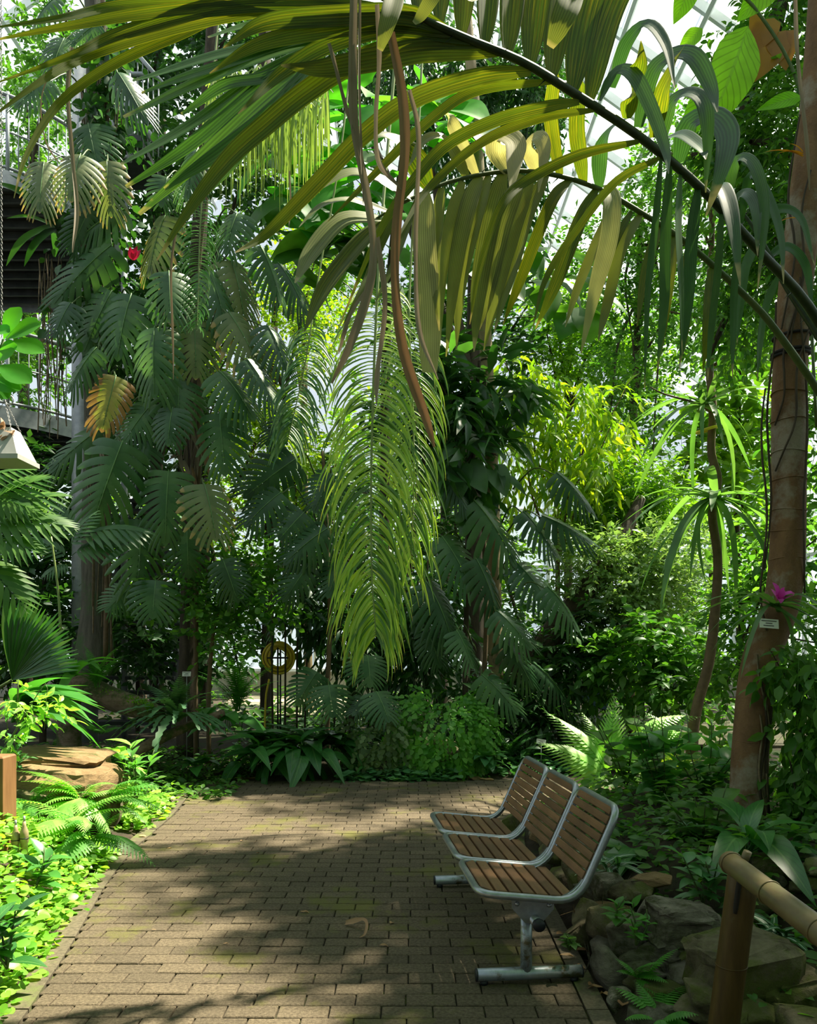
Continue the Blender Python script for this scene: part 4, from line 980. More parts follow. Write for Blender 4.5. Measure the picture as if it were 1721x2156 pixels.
t1 = thing('fig_tree', 'old grey tree trunk hung with aerial roots beside the stair column', 'tree', tuple(P(200, 1385, 9.8)))
trunk(t1, [(198, 1400, 9.8), (202, 1300, 9.8), (200, 1150, 9.85), (204, 900, 9.9), (200, 700, 9.9), (206, 480, 9.9), (200, 280, 9.9), (205, 100, 9.9), (195, -60, 9.9)], [.24, .17, .16, .15, .14, .14, .13, .12], 'trunk_grey', sides=20, rough=.035, seed=1)
roots(t1, 215, 150, 480, 9.65, 14, 40, seed=1); roots(t1, 112, 560, 900, 9.75, 22, 26, rad=.006, seed=2); roots(t1, 200, 420, 700, 9.65, 14, 40, seed=3); roots(t1, 205, 900, 1390, 9.6, 8, 26, seed=4)
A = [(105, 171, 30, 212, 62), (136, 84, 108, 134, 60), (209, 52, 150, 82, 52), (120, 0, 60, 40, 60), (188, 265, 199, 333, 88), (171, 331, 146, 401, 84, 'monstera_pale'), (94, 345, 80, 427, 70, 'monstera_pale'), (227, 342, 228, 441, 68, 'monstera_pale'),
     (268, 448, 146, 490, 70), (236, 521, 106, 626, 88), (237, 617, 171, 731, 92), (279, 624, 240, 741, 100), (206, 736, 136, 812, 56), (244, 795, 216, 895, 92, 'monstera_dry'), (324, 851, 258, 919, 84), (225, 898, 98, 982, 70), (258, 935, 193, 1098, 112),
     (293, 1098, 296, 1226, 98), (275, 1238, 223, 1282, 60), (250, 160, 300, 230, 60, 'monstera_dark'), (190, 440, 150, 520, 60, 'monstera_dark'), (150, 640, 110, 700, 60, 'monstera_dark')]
v1 = thing('monstera_vine', 'large monstera vine with split leaves climbing the grey trunk at the stair tower', 'vine', tuple(P(215, 1385, 9.5)))
trunk(v1, [(222, 1385, 9.55), (226, 1100, 9.6), (222, 800, 9.65), (230, 500, 9.65), (222, 200, 9.65), (215, -20, 9.65)], [.03, .035, .03, .025], 'trunk_twig', sides=8, name='stem', seed=5)
monstera(v1, A, 9.0, lambda x, y: (x * .3 + 225 * .7, y + 45, 9.6), seed=21)
v2 = thing('monstera_vine', 'monstera vine with grey-green split leaves on the dark trunk between stairs and weeping frond', 'vine', tuple(P(405, 1440, 9.4)))
t2 = thing('shade_tree', 'dark slender trunk wrapped in dry leaf stalks and monstera', 'tree', tuple(P(400, 1455, 9.7)))
trunk(t2, [(395, 1460, 9.7), (398, 1300, 9.7), (402, 1100, 9.75), (410, 900, 9.8), (405, 700, 9.8), (420, 500, 9.8), (430, 300, 9.8), (445, 100, 9.8), (450, -60, 9.8)], [.14, .11, .10, .10, .09, .08, .07], 'trunk_dark', sides=14, seed=6)
roots(t2, 405, 820, 1080, 9.6, 10, 22, 'dead', .009, seed=7)
for k in range(14):
    x = 395 + R.uniform(-30, 30); y = R.choice([1000, 960, 1030, 900, 860]) + R.uniform(-30, 30)
    leaflet(t2, [(x, y), (x + R.uniform(-14, 14), y + 40), (x + R.uniform(-24, 24), y + R.uniform(60, 110))], R.uniform(7, 14), 9.45, 9.4, R.choice(['dead', 'dead_red']), (R.uniform(-.6, .6), -1, 0), cols=3, name='dry_leaf', fold=.6, n=10, tw=R.uniform(-1, 1))
B = [(352, 457, 303, 567, 86, 'monstera_pale'), (356, 575, 359, 664, 80), (485, 554, 527, 682, 86, 'monstera_pale'), (502, 453, 470, 518, 74), (544, 523, 600, 615, 60), (439, 575, 481, 671, 74), (418, 321, 387, 396, 64), (352, 375, 340, 427, 60), (328, 694, 317, 818, 90),
     (408, 677, 415, 783, 92, 'monstera_pale'), (481, 663, 556, 769, 80, 'monstera_pale'), (376, 802, 376, 874, 98), (460, 788, 539, 860, 92), (464, 872, 471, 989, 90), (356, 994, 345, 1135, 100), (429, 1022, 459, 1125, 96, 'monstera_pale'), (394, 1119, 397, 1209, 82), (328, 1224, 321, 1292, 88),
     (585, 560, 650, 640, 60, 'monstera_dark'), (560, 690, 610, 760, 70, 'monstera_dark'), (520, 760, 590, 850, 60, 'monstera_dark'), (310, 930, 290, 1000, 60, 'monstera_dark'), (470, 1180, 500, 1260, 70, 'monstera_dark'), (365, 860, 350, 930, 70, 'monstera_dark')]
trunk(v2, [(412, 1440, 9.5), (414, 1200, 9.5), (420, 900, 9.55), (418, 600, 9.6), (440, 380, 9.6)], [.025, .03, .025, .02], 'trunk_twig', sides=8, name='stem', seed=8)
monstera(v2, B, 8.9, lambda x, y: (x * .35 + 415 * .65, y + 40, 9.5), seed=22)
v3 = thing('monstera_vine', 'dark shaded monstera on the stem just beside the weeping frond', 'vine', tuple(P(690, 1450, 9.6)))
trunk(v3, [(690, 1455, 9.6), (695, 1300, 9.6), (690, 1150, 9.65), (680, 950, 9.7)], [.03, .03, .02], 'trunk_twig', sides=8, name='stem', seed=9)
monstera(v3, [(622, 968, 520, 1037, 96), (592, 1040, 515, 1097, 80, 'monstera_dark'), (690, 1116, 598, 1174, 80), (640, 1080, 590, 1130, 80), (668, 1416, 626, 1477, 70, 'monstera'), (692, 1444, 702, 1502, 80, 'monstera'), (700, 1000, 660, 1070, 80), (720, 1180, 690, 1250, 70), (610, 870, 560, 930, 60), (650, 1190, 600, 1260, 60),
              (773, 1381, 783, 1442, 80, 'monstera'), (792, 1458, 822, 1512, 74, 'monstera'), (770, 1470, 745, 1500, 50)], 9.2, lambda x, y: (x * .4 + 690 * .6, y + 30, 9.6), 'monstera_dark', seed=23)
t4 = thing('pole_tree', 'straight pale tree trunk lit yellow between weeping frond and bright shrubs', 'tree', tuple(P(1045, 1450, 10.2)))
trunk(t4, [(1045, 1460, 10.2), (1042, 1300, 10.2), (1038, 1050, 10.2), (1030, 850, 10.2), (1022, 690, 10.2), (1015, 500, 10.2), (1005, 300, 10.2), (985, 60, 10.2), (975, -60, 10.2)], [.10, .095, .085, .08, .075, .07, .065], 'trunk_pale', sides=12, rough=.012, seed=10)
for y in (760, 860, 940, 960, 1075):
    mb = MB(); c = P(1030 + (y - 850) * .035, y, 10.2); th = np.linspace(0, 2 * pi, 14)[:-1]
    mb.loop(np.stack([c[0] + .088 * np.cos(th), c[1] + .088 * np.sin(th), np.full(13, c[2])], 1), .012, 5); mb.build('bark_ring', M['trunk_dark'], t4)
v4 = thing('monstera_vine', 'dark glossy monstera spreading from the foot of the pale pole trunk', 'vine', tuple(P(1020, 1450, 9.8)))
trunk(v4, [(1020, 1455, 9.9), (1024, 1300, 9.95), (1020, 1150, 10), (1015, 1000, 10)], [.03, .03, .025], 'trunk_twig', sides=8, name='stem', seed=11)
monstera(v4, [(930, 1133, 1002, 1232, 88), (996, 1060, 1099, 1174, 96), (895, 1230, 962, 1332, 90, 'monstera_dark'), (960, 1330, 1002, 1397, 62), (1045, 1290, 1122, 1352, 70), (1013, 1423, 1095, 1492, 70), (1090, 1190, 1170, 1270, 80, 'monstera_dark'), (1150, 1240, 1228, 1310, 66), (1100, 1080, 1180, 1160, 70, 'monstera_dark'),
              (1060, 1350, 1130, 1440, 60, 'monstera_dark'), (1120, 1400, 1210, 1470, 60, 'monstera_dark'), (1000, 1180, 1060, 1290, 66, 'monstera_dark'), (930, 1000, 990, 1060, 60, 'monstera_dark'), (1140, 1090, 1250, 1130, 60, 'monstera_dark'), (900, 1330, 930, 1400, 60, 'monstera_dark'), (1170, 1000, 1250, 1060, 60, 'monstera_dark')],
         9.5, lambda x, y: (x * .4 + 1020 * .6, y + 30, 9.95), seed=24)

# ------------------------------------------------------------------ tall trunk with rope bands on the right
t5 = thing('banded_tree', 'tall smooth brown trunk with two black rope bands and faint ring scars', 'tree', tuple(P(1575, 1770, 5.1)))
tp = [(1572, 1800, 5.1), (1576, 1700, 5.1), (1582, 1560, 5.12), (1600, 1400, 5.15), (1652, 1240, 5.2), (1661, 1000, 5.2), (1663, 800, 5.2), (1676, 600, 5.2), (1700, 400, 5.2), (1722, 200, 5.2), (1740, -60, 5.2)]
trunk(t5, tp, [.135, .118, .112, .112, .112, .108, .106, .105, .104, .10, .095], 'trunk_red', n=70, sides=24, rough=.012, seed=12)
tpa = crv(PA(tp), 300)
def trunk_at(y):
    i = int(np.argmin(np.abs((HY - (tpa[:, 2] - H) / tpa[:, 1] * F) - y))); return tpa[i]
for y in (830, 890, 955, 1010, 1075, 1115, 1180, 1260, 1330, 1470, 1560):
    c = trunk_at(y); th = np.linspace(0, 2 * pi, 30)[:-1]
    mb = MB(); mb.loop(np.stack([c[0] + .1085 * np.cos(th), c[1] + .1085 * np.sin(th), c[2] + .006 * np.sin(th * 2 + y)], 1), .005, 5); mb.build('ring_scar', M['trunk_red'], t5)
for y, rr in ((706, .009), (743, .010), (752, .010)):
    c = trunk_at(y); th = np.linspace(0, 2 * pi, 30)[:-1]
    mb = MB(); mb.loop(np.stack([c[0] + .113 * np.cos(th), c[1] + .113 * np.sin(th), c[2] + .008 * np.sin(th + 1)], 1), rr, 7); mb.build('rope_band', M['rope'], t5)
for k, (x0, y0, x1, y1, m) in enumerate(((1690, 560, 1640, 900, 'trunk_dark'), (1640, 640, 1625, 1200, 'trunk_dark'), (1700, 700, 1650, 1000, 'trunk_dark'), (1622, 820, 1618, 1330, 'trunk_dark'), (1690, 600, 1702, 1250, 'trunk_dark'), (1600, 1420, 1590, 1760, 'trunk_dark'), (1612, 1400, 1606, 1770, 'trunk_dark'), (1585, 1500, 1600, 1780, 'root'),
                                         (1690, 250, 1660, 700, 'trunk_dark'), (1705, 380, 1670, 760, 'trunk_dark'), (1595, 1380, 1612, 1700, 'root'))):
    pts = []
    for f in np.linspace(0, 1, 8):
        y = y0 + (y1 - y0) * f; c = trunk_at(y); x = x0 + (x1 - x0) * f + 7 * math.sin(f * 9 + k); X = (x - CX) / F * 5.08
        dx = max(-.115, min(.115, X - c[0])); pts.append((X, c[1] - math.sqrt(max(.0, .0148 - dx * dx)) - .006, c[2]))
    mb = MB(); mb.tube(crv(pts, 24), [.006, .008, .006], 5, cap=False); mb.build('climbing_root', M[m], t5)

# thin tree with bromeliads
t6 = thing('slender_tree', 'slender crooked tree carrying bromeliads and a yellow tie', 'tree', tuple(P(1462, 1545, 8.0)))
tq = [(1458, 1560, 8.0), (1470, 1480, 8), (1492, 1400, 8), (1505, 1300, 8), (1512, 1180, 8), (1500, 1080, 8), (1512, 1010, 8), (1498, 950, 8), (1502, 860, 8), (1495, 780, 8), (1503, 700, 8), (1495, 600, 8), (1500, 480, 8), (1494, 380, 8), (1505, 250, 8), (1500, 120, 8)]
trunk(t6, tq, [.065, .055, .05, .045, .042, .04, .038, .034, .028, .022, .015], 'trunk_twig', n=70, sides=10, rough=.03, seed=13)
for pts in ([(1500, 690), (1470, 670), (1430, 660), (1380, 650)], [(1500, 700), (1540, 670), (1580, 640), (1610, 600)], [(1498, 560), (1530, 500), (1560, 420)], [(1496, 520), (1470, 460), (1440, 420)], [(1500, 870), (1470, 850), (1400, 830), (1370, 815)], [(1504, 770), (1540, 740), (1600, 720)]):
    mb = MB(); mb.tube(crv(PA([(x, y, 8.0 - .1 * i) for i, (x, y) in enumerate(pts)]), 10), [.016, .010, .005], 6); mb.build('branch', M['trunk_twig'], t6)
c = P(1500, 905, 7.98); th = np.linspace(0, 2 * pi, 20)[:-1]
mb = MB(); mb.loop(np.stack([c[0] - .05 + .10 * np.cos(th), c[1] + .06 * np.sin(th), c[2] + .03 * np.cos(th)], 1), .015, 7); mb.build('tie', M['yellow_hose'], t6)
def rosette(name, label, x, y, Y, n, L, mat, seed, wide=.9, tilt=(-.3, 1.0), tm=None, cat='bromeliad', az=None):
    tm = tm or [blade_t(STRAP, 9, .35, .75, wid=.085), blade_t(STRAP, 9, .3, .45, wid=.075), blade_t(STRAP, 9, .3, 1.05, wid=.08)]
    return radial(name, label, cat, tuple(P(x, y, Y)), tm, mat, n, L, tilt, seed=seed, wide=wide, az=az)
rosette('bromeliad', 'strappy bromeliad perched above the yellow tie on the slender tree', 1484, 855, 7.85, 22, (.55, .95), 'brom', 31)
rosette('bromeliad', 'large bromeliad with long drooping straps midway up the slender tree', 1505, 1050, 7.85, 30, (.6, 1.2), 'brom_pale', 32, tilt=(-.5, .8))
rosette('bromeliad', 'thin-leaved tuft growing on the pale pole trunk', 1050, 935, 10.0, 34, (.5, .95), 'brom', 33, tilt=(-.3, 1.1), wide=.45)
bp = rosette('bromeliad', 'bromeliad with magenta centre fixed to the banded trunk', 1632, 1275, 5.0, 22, (.3, .62), 'brom', 34, tilt=(-.6, .9))
for k, (a, b) in enumerate((((1640, 1262), (1622, 1240)), ((1642, 1262), (1668, 1246)), ((1640, 1262), (1655, 1236)), ((1640, 1262), (1648, 1270)), ((1640, 1262), (1630, 1226)), ((1644, 1262), (1676, 1250)))):
    leaflet(bp, [a, ((a[0] + b[0]) / 2, (a[1] + b[1]) / 2 - 3), b], 12, 4.93, 4.86, 'pink', (0, -1, .5), cols=3, name='bract', n=6, fold=.3)
# ------------------------------------------------------------------ trees and shrubs behind
T_FAR = blade_t([.05, 1, .02], 2, .3, .25, wid=.5)
T_FARN = blade_t([.05, 1, .02], 2, .3, .4, wid=.3)
T_MIDL = blade_t([.05, .9, .8, .02], 3, .3, .3, wid=.48)
T_LAN3 = blade_t([.05, .95, .75, .02], 3, .3, .4, wid=.27)
T_RND3 = blade_t([.3, 1, .9, .2], 3, .25, .2, wid=.8)
def tree(name, label, cat, stem, rads, bark, blobs, n, tm, size, mat, per=9, twig=.4, seed=0, droop=.35, up=.35, limbs=True, stems=(), **kw):
    base = P(*stem[0]); t = thing(name, label, cat, tuple(base))
    trunk(t, stem, rads, bark, n=24, sides=9, rough=.02, seed=seed)
    top = np.array(P(*stem[-1])); g = random.Random(seed)
    if limbs:
        sp = crv(PA(stem), 20)
        for b in blobs:
            c = np.array(b[0]); s = sp[int(g.uniform(.45, .98) * 19)]
            m = (s + c) / 2 + np.array([g.uniform(-.2, .2), g.uniform(-.2, .2), g.uniform(0, .3)])
            mb = MB(); mb.tube(crv([s, m, c, c + (c - m) * .6], 10), [rads[-1] * .8, rads[-1] * .5, rads[-1] * .2], 5, cap=False); mb.build('branch', M[bark], t)
    for (a, b, c, d, e) in stems:
        mb = MB(); q0 = P(a, b, c); q0[2] = 0; mb.tube(crv([tuple(q0), tuple(P((a + d) / 2 + g.uniform(-14, 14), (b + e) / 2, c)), tuple(P(d, e, c))], 10), [.016, .008], 5); mb.build('stem', M['trunk_dark'], t)
    mb = MB(); clouds(mb, blobs, n, tm, size, per, twig, droop, up=up, seed=seed, **kw)
    o = mb.build('foliage', M[mat], t); o['kind'] = 'stuff'
    return t
B_ = blob
tree('background_tree', 'green tree half hidden behind the upper stair platform', 'tree', [(60, 1440, 17), (50, 900, 17), (70, 300, 17)], [.16, .12, .08], 'trunk_dark',
     [B_(30, 640, 16.5, 60, 130, 1.2), B_(80, 780, 16, 70, 90, 1), B_(60, 280, 16.5, 50, 160, 1), B_(120, 120, 15, 60, 150, 1)], 620, T_FAR, .15, 'mid', seed=41)
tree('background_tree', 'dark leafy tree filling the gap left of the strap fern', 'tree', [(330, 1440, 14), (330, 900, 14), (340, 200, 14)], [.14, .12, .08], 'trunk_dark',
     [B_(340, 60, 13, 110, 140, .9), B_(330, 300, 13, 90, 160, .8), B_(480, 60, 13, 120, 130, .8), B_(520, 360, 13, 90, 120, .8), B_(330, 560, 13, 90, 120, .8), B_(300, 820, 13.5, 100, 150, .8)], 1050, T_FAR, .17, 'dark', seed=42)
tree('background_tree', 'sunlit yellow-green tree glowing between the monstera and weeping frond', 'tree', [(560, 1440, 15), (570, 1000, 15), (580, 600, 15)], [.12, .10, .06], 'trunk_dark',
     [B_(560, 900, 14.5, 90, 150, .9), B_(620, 1000, 14.5, 80, 140, .9), B_(640, 650, 15, 80, 140, .9), B_(500, 1020, 14.5, 60, 110, .7), B_(520, 800, 14.5, 60, 100, .7)], 900, T_FAR, .12, 'yellow', seed=43)
tree('background_tree', 'thinly leaved tree against the sky behind the drooping leaflets', 'tree', [(650, 1440, 18), (640, 900, 18), (650, 420, 18)], [.12, .09, .06], 'trunk_pale',
     [B_(620, 560, 17.5, 60, 120, .9), B_(680, 640, 17.5, 60, 120, .9), B_(560, 330, 17, 70, 120, .9), B_(720, 500, 17.5, 70, 120, .9)], 620, T_FAR, .13, 'bright', seed=44)
tree('background_tree', 'dark vine-hung tree behind the top of the arching palm frond', 'tree', [(1000, 1440, 14), (1000, 800, 14), (1010, 120, 14)], [.2, .17, .12], 'trunk_dark',
     [B_(1010, 250, 13.5, 140, 110, .9), B_(900, 130, 13.5, 160, 110, .9), B_(1130, 160, 13.5, 90, 130, .8), B_(700, 120, 14, 120, 110, .8), B_(1080, 420, 13.5, 70, 110, .7)], 1150, T_FARN, .2, 'dark', droop=.9, up=0, seed=45)
tree('background_tree', 'dense small-leaved tree filling the middle right above the yellow leaves', 'tree', [(1335, 1440, 14.5), (1330, 1000, 14.5), (1345, 640, 14.5), (1350, 420, 14.5)], [.12, .09, .07, .04], 'trunk_dark',
     [B_(1270, 560, 14.0, 100, 120, .8), B_(1390, 470, 14.0, 110, 130, .8), B_(1430, 640, 14.0, 100, 120, .8), B_(1330, 700, 14.0, 100, 70, .7), B_(1380, 860, 13.5, 90, 90, .6), B_(1290, 830, 13.5, 70, 70, .6), B_(1560, 560, 13.5, 80, 140, .7), B_(1430, 320, 14.0, 90, 100, .7)], 1150, T_FAR, .12, 'mid', seed=46)
tree('background_tree', 'pale sunlit tree beyond the pole trunk with bright tiny leaves', 'tree', [(1200, 1440, 17), (1195, 1000, 17), (1200, 700, 17)], [.1, .09, .06], 'trunk_dark',
     [B_(1160, 740, 16.5, 90, 80, .9), B_(1250, 720, 16.5, 90, 90, .9), B_(1330, 780, 16.5, 80, 90, .9), B_(1170, 640, 16.5, 60, 60, .7)], 900, T_FAR, .13, 'bright', seed=47)
tree('background_shrub', 'shrub with large glowing yellow-green hanging leaves right of the pole trunk', 'shrub', [(1170, 1440, 11.5), (1175, 1200, 11.5), (1165, 900, 11.5)], [.05, .04, .025], 'trunk_twig',
     [B_(1130, 860, 11.2, 70, 70, .5), B_(1200, 920, 11.2, 70, 60, .5), B_(1200, 830, 11.2, 80, 50, .5), B_(1260, 960, 11.2, 60, 50, .5), B_(1110, 960, 11.3, 50, 70, .5), B_(1290, 870, 11.6, 60, 60, .5), B_(1220, 1010, 11.4, 80, 50, .5), B_(1080, 790, 11.6, 50, 60, .5)], 230, T_LAN3, .24, 'yellow', per=7, droop=1.2, up=-.2, seed=48)
tree('background_tree', 'leafy tree of round bright leaves behind the bromeliads', 'tree', [(1560, 1440, 15.5), (1550, 1000, 15.5), (1555, 700, 15.5)], [.08, .06, .04], 'trunk_dark',
     [B_(1560, 780, 15.0, 70, 100, .6), B_(1460, 950, 15.0, 70, 90, .6), B_(1570, 960, 15.0, 60, 100, .6), B_(1600, 660, 15.0, 50, 100, .5), B_(1590, 1150, 15.0, 50, 120, .5)], 420, T_RND3, .19, 'bright', per=6, seed=49)
tree('background_shrub', 'feathery bright green shrub at mid height right of the dark monstera', 'shrub', [(1330, 1440, 12), (1330, 1250, 12), (1330, 1100, 12)], [.05, .04, .02], 'trunk_twig',
     [B_(1310, 1070, 11.8, 90, 50, .6), B_(1400, 1090, 11.8, 80, 50, .6), B_(1250, 1110, 11.8, 60, 40, .5), B_(1340, 1010, 11.8, 70, 40, .5)], 600, T_FARN, .14, 'bright', per=12, droop=.6, seed=50)
tree('background_shrub', 'grey-green sun-flecked shrub in front of the slanting dark trunk', 'shrub', [(1330, 1440, 11), (1325, 1350, 11), (1320, 1220, 11)], [.05, .04, .02], 'trunk_twig',
     [B_(1250, 1180, 10.8, 80, 60, .5), B_(1340, 1200, 10.8, 90, 70, .6), B_(1430, 1180, 10.8, 70, 70, .5), B_(1380, 1280, 10.8, 90, 60, .5), B_(1280, 1270, 10.8, 70, 60, .5)], 820, T_FAR, .105, 'grey', seed=51)
tree('background_shrub', 'bright lime shrub catching sun below the grey-green one', 'shrub', [(1420, 1460, 12), (1420, 1380, 12), (1415, 1290, 12)], [.04, .03, .02], 'trunk_twig',
     [B_(1400, 1240, 12, 80, 70, .5), B_(1330, 1340, 12, 80, 60, .5), B_(1450, 1330, 12, 60, 70, .5)], 480, T_FAR, .11, 'bright', seed=52)
tree('background_shrub', 'dark broadleaf shrub near the slender tree foot', 'shrub', [(1390, 1490, 10), (1385, 1400, 10), (1380, 1320, 10)], [.035, .03, .02], 'trunk_dark',
     [B_(1370, 1350, 9.8, 70, 60, .4), B_(1440, 1400, 9.8, 60, 60, .4), B_(1290, 1400, 10, 70, 60, .4), B_(1400, 1450, 9.6, 90, 40, .4)], 260, T_MIDL, .17, 'mid', per=7, droop=.6, seed=53)
tree('vine_tree', 'tree draped with vines filling the upper right corner', 'tree', [(1790, 1500, 7), (1790, 900, 7), (1780, 300, 7), (1770, -300, 7)], [.16, .13, .12, .1], 'trunk_dark',
     [B_(1640, 60, 6.9, 70, 110, .5), B_(1560, 250, 7.0, 50, 70, .4), B_(1640, 300, 6.8, 70, 110, .5), B_(1610, 470, 6.9, 60, 100, .4), B_(1550, 620, 7.2, 50, 100, .4), B_(1700, 520, 6.5, 50, 150, .4), B_(1500, 330, 7.4, 50, 80, .4)], 950, T_MIDL, .09, 'mid', droop=.6, up=.1, seed=54)
tree('climbing_vine', 'dark leafy climber clothing the foot of the banded trunk', 'vine', [(1690, 1790, 4.95), (1685, 1600, 4.95), (1680, 1380, 4.95)], [.02, .02, .01], 'trunk_dark',
     [B_(1690, 1400, 4.9, 50, 60, .2), B_(1700, 1530, 4.9, 50, 70, .22), B_(1695, 1650, 4.9, 45, 80, .22), B_(1700, 1760, 4.8, 45, 70, .2), B_(1640, 1400, 4.95, 26, 40, .08)], 190, T_MIDL, .115, 'mid', per=6, twig=.2, droop=1.0, up=-.3, seed=55)
tree('background_shrub', 'rounded-leaf shrub beside the dark slender trunk near the hose reel', 'shrub', [(440, 1450, 9.4), (450, 1330, 9.4), (470, 1230, 9.4)], [.03, .025, .015], 'trunk_twig',
     [B_(400, 1240, 9.2, 50, 60, .3), B_(480, 1240, 9.2, 60, 70, .35), B_(550, 1240, 9.3, 50, 60, .35), B_(450, 1330, 9.2, 70, 40, .3), B_(540, 1180, 9.4, 50, 50, .3)], 260, T_RND3, .085, 'mid', per=7, seed=56)
tree('background_shrub', 'dark undergrowth shrub beneath the stair column', 'shrub', [(90, 1450, 11), (90, 1300, 11), (100, 1150, 11)], [.05, .04, .03], 'trunk_dark',
     [B_(60, 1200, 10.8, 90, 90, .5), B_(90, 1320, 10.5, 100, 70, .5), B_(130, 1080, 11, 80, 80, .5), B_(280, 1330, 10.8, 70, 80, .5), B_(60, 1000, 11, 70, 70, .5)], 520, T_FAR, .16, 'dark', seed=57)
tree('background_shrub', 'dark narrow-leaved thicket behind the foot of the weeping frond', 'shrub', [(740, 1460, 10.8), (745, 1300, 10.8), (740, 1160, 10.8)], [.04, .03, .02], 'trunk_dark',
     [B_(640, 1230, 11, 80, 90, .5), B_(740, 1320, 10.8, 80, 70, .5), B_(880, 1380, 10.8, 80, 60, .5), B_(700, 1130, 11, 80, 80, .5), B_(900, 1280, 11, 70, 90, .5)], 430, T_LAN3, .24, 'dark', per=7, droop=.9, up=.1, seed=58, stems=[(x_, 1480, 10.4 + .1 * k_, x_ + R.uniform(-40, 60), 1130) for k_, x_ in enumerate((575, 600, 625, 640, 668, 700, 722, 745, 770, 820, 850, 905, 930))])
tree('dracaena', 'dark dracaena with spreading narrow leaves right of the weeping frond', 'shrub', [(980, 1450, 9.9), (985, 1200, 9.9), (1000, 900, 9.9), (1010, 760, 9.9)], [.04, .035, .03, .02], 'trunk_dark',
     [B_(940, 830, 9.6, 60, 60, .3), B_(990, 780, 9.7, 60, 50, .3), B_(960, 920, 9.7, 50, 60, .3), B_(1010, 870, 9.8, 40, 60, .3), B_(920, 740, 9.9, 50, 40, .3), B_(980, 980, 9.9, 50, 50, .3), B_(1070, 800, 10, 40, 50, .3)], 80, T_LAN3, .42, 'dark', per=7, droop=.7, up=.2, seed=59)
tree('background_shrub', 'deep green bush behind the bench and sunlit ferns', 'shrub', [(1180, 1500, 10.6), (1180, 1440, 10.6), (1180, 1380, 10.6)], [.04, .03, .02], 'trunk_dark',
     [B_(1180, 1400, 10.4, 70, 60, .4), B_(1120, 1470, 10.2, 70, 50, .4), B_(1240, 1330, 10.6, 60, 60, .4), B_(1020, 1480, 10.0, 60, 50, .4)], 300, T_LAN3, .22, 'dark', per=7, droop=.7, seed=60)
tree('background_shrub', 'lush mid-green bush at the far right between the trunks', 'shrub', [(1560, 1480, 9), (1560, 1380, 9), (1560, 1250, 9)], [.04, .03, .02], 'trunk_dark',
     [B_(1560, 1280, 8.8, 50, 90, .4), B_(1540, 1420, 8.6, 60, 50, .4), B_(1600, 1180, 8.8, 40, 100, .3), B_(1700, 1150, 7.5, 40, 160, .3), B_(1700, 1350, 7, 40, 100, .3), B_(1705, 900, 7.5, 40, 150, .3)], 430, T_MIDL, .13, 'mid', per=7, droop=.6, seed=61)
tree('background_tree', 'far green tree line glimpsed low beside the hose reel', 'tree', [(300, 1440, 21), (300, 1250, 21), (310, 1050, 21)], [.12, .1, .06], 'trunk_dark',
     [B_(250, 1150, 20, 110, 120, 1), B_(420, 1120, 20, 110, 130, 1), B_(900, 1100, 20.5, 120, 150, 1), B_(760, 950, 20.5, 110, 160, 1), B_(1050, 1200, 20.5, 110, 120, 1)], 900, T_FAR, .2, 'bright', seed=62)
tree('background_tree', 'far tree line behind the bright shrubs on the right', 'tree', [(1500, 1440, 21), (1500, 1250, 21), (1500, 950, 21)], [.15, .1, .06], 'trunk_dark',
     [B_(1230, 1020, 20.5, 90, 150, 1), B_(1500, 1050, 20.5, 110, 170, 1), B_(1620, 1000, 20, 90, 200, 1), B_(1500, 700, 20, 120, 130, 1), B_(1300, 900, 21, 100, 90, 1)], 600, T_FAR, .2, 'mid', seed=63)

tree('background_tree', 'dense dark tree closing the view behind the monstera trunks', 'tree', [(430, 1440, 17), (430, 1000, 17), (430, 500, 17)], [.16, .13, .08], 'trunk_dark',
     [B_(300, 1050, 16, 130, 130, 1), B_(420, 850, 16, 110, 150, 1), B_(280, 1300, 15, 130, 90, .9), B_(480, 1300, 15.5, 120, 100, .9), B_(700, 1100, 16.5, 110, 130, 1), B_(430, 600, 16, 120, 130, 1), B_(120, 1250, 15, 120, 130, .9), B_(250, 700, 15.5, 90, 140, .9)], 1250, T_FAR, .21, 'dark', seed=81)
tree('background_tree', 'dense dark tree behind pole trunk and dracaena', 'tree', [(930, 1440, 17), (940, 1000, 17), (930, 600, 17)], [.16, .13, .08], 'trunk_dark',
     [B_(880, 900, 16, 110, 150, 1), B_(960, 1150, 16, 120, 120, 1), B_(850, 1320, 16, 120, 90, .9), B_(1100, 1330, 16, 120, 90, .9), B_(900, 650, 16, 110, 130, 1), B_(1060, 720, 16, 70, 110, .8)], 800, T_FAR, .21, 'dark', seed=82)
tree('climbing_vine', 'heart-leaved creeper clinging to the upper grey trunk', 'vine', [(235, 1390, 9.55), (228, 800, 9.6), (225, 60, 9.6)], [.012, .012, .008], 'trunk_twig',
     [B_(215, 120, 9.55, 45, 90, .2), B_(230, 230, 9.5, 45, 80, .2), B_(190, 420, 9.5, 50, 90, .2), B_(200, 620, 9.55, 60, 90, .2), B_(270, 720, 9.6, 70, 100, .25)], 240, T_RND3, .12, 'dark', per=6, droop=1.0, up=-.2, seed=83, limbs=False)
tree('background_shrub', 'dark low bush between the stair treads and the slender trunk', 'shrub', [(290, 1440, 13), (290, 1380, 13), (290, 1330, 13)], [.04, .03, .02], 'trunk_dark',
     [B_(230, 1350, 13, 90, 60, .5), B_(330, 1360, 13, 80, 60, .5), B_(440, 1370, 13, 70, 50, .5), B_(120, 1370, 12.5, 90, 50, .5), B_(20, 1380, 12.5, 70, 60, .5), B_(1480, 1380, 13, 90, 60, .5), B_(1620, 1350, 12, 90, 90, .5)][:5], 300, T_FAR, .19, 'dark', seed=84)
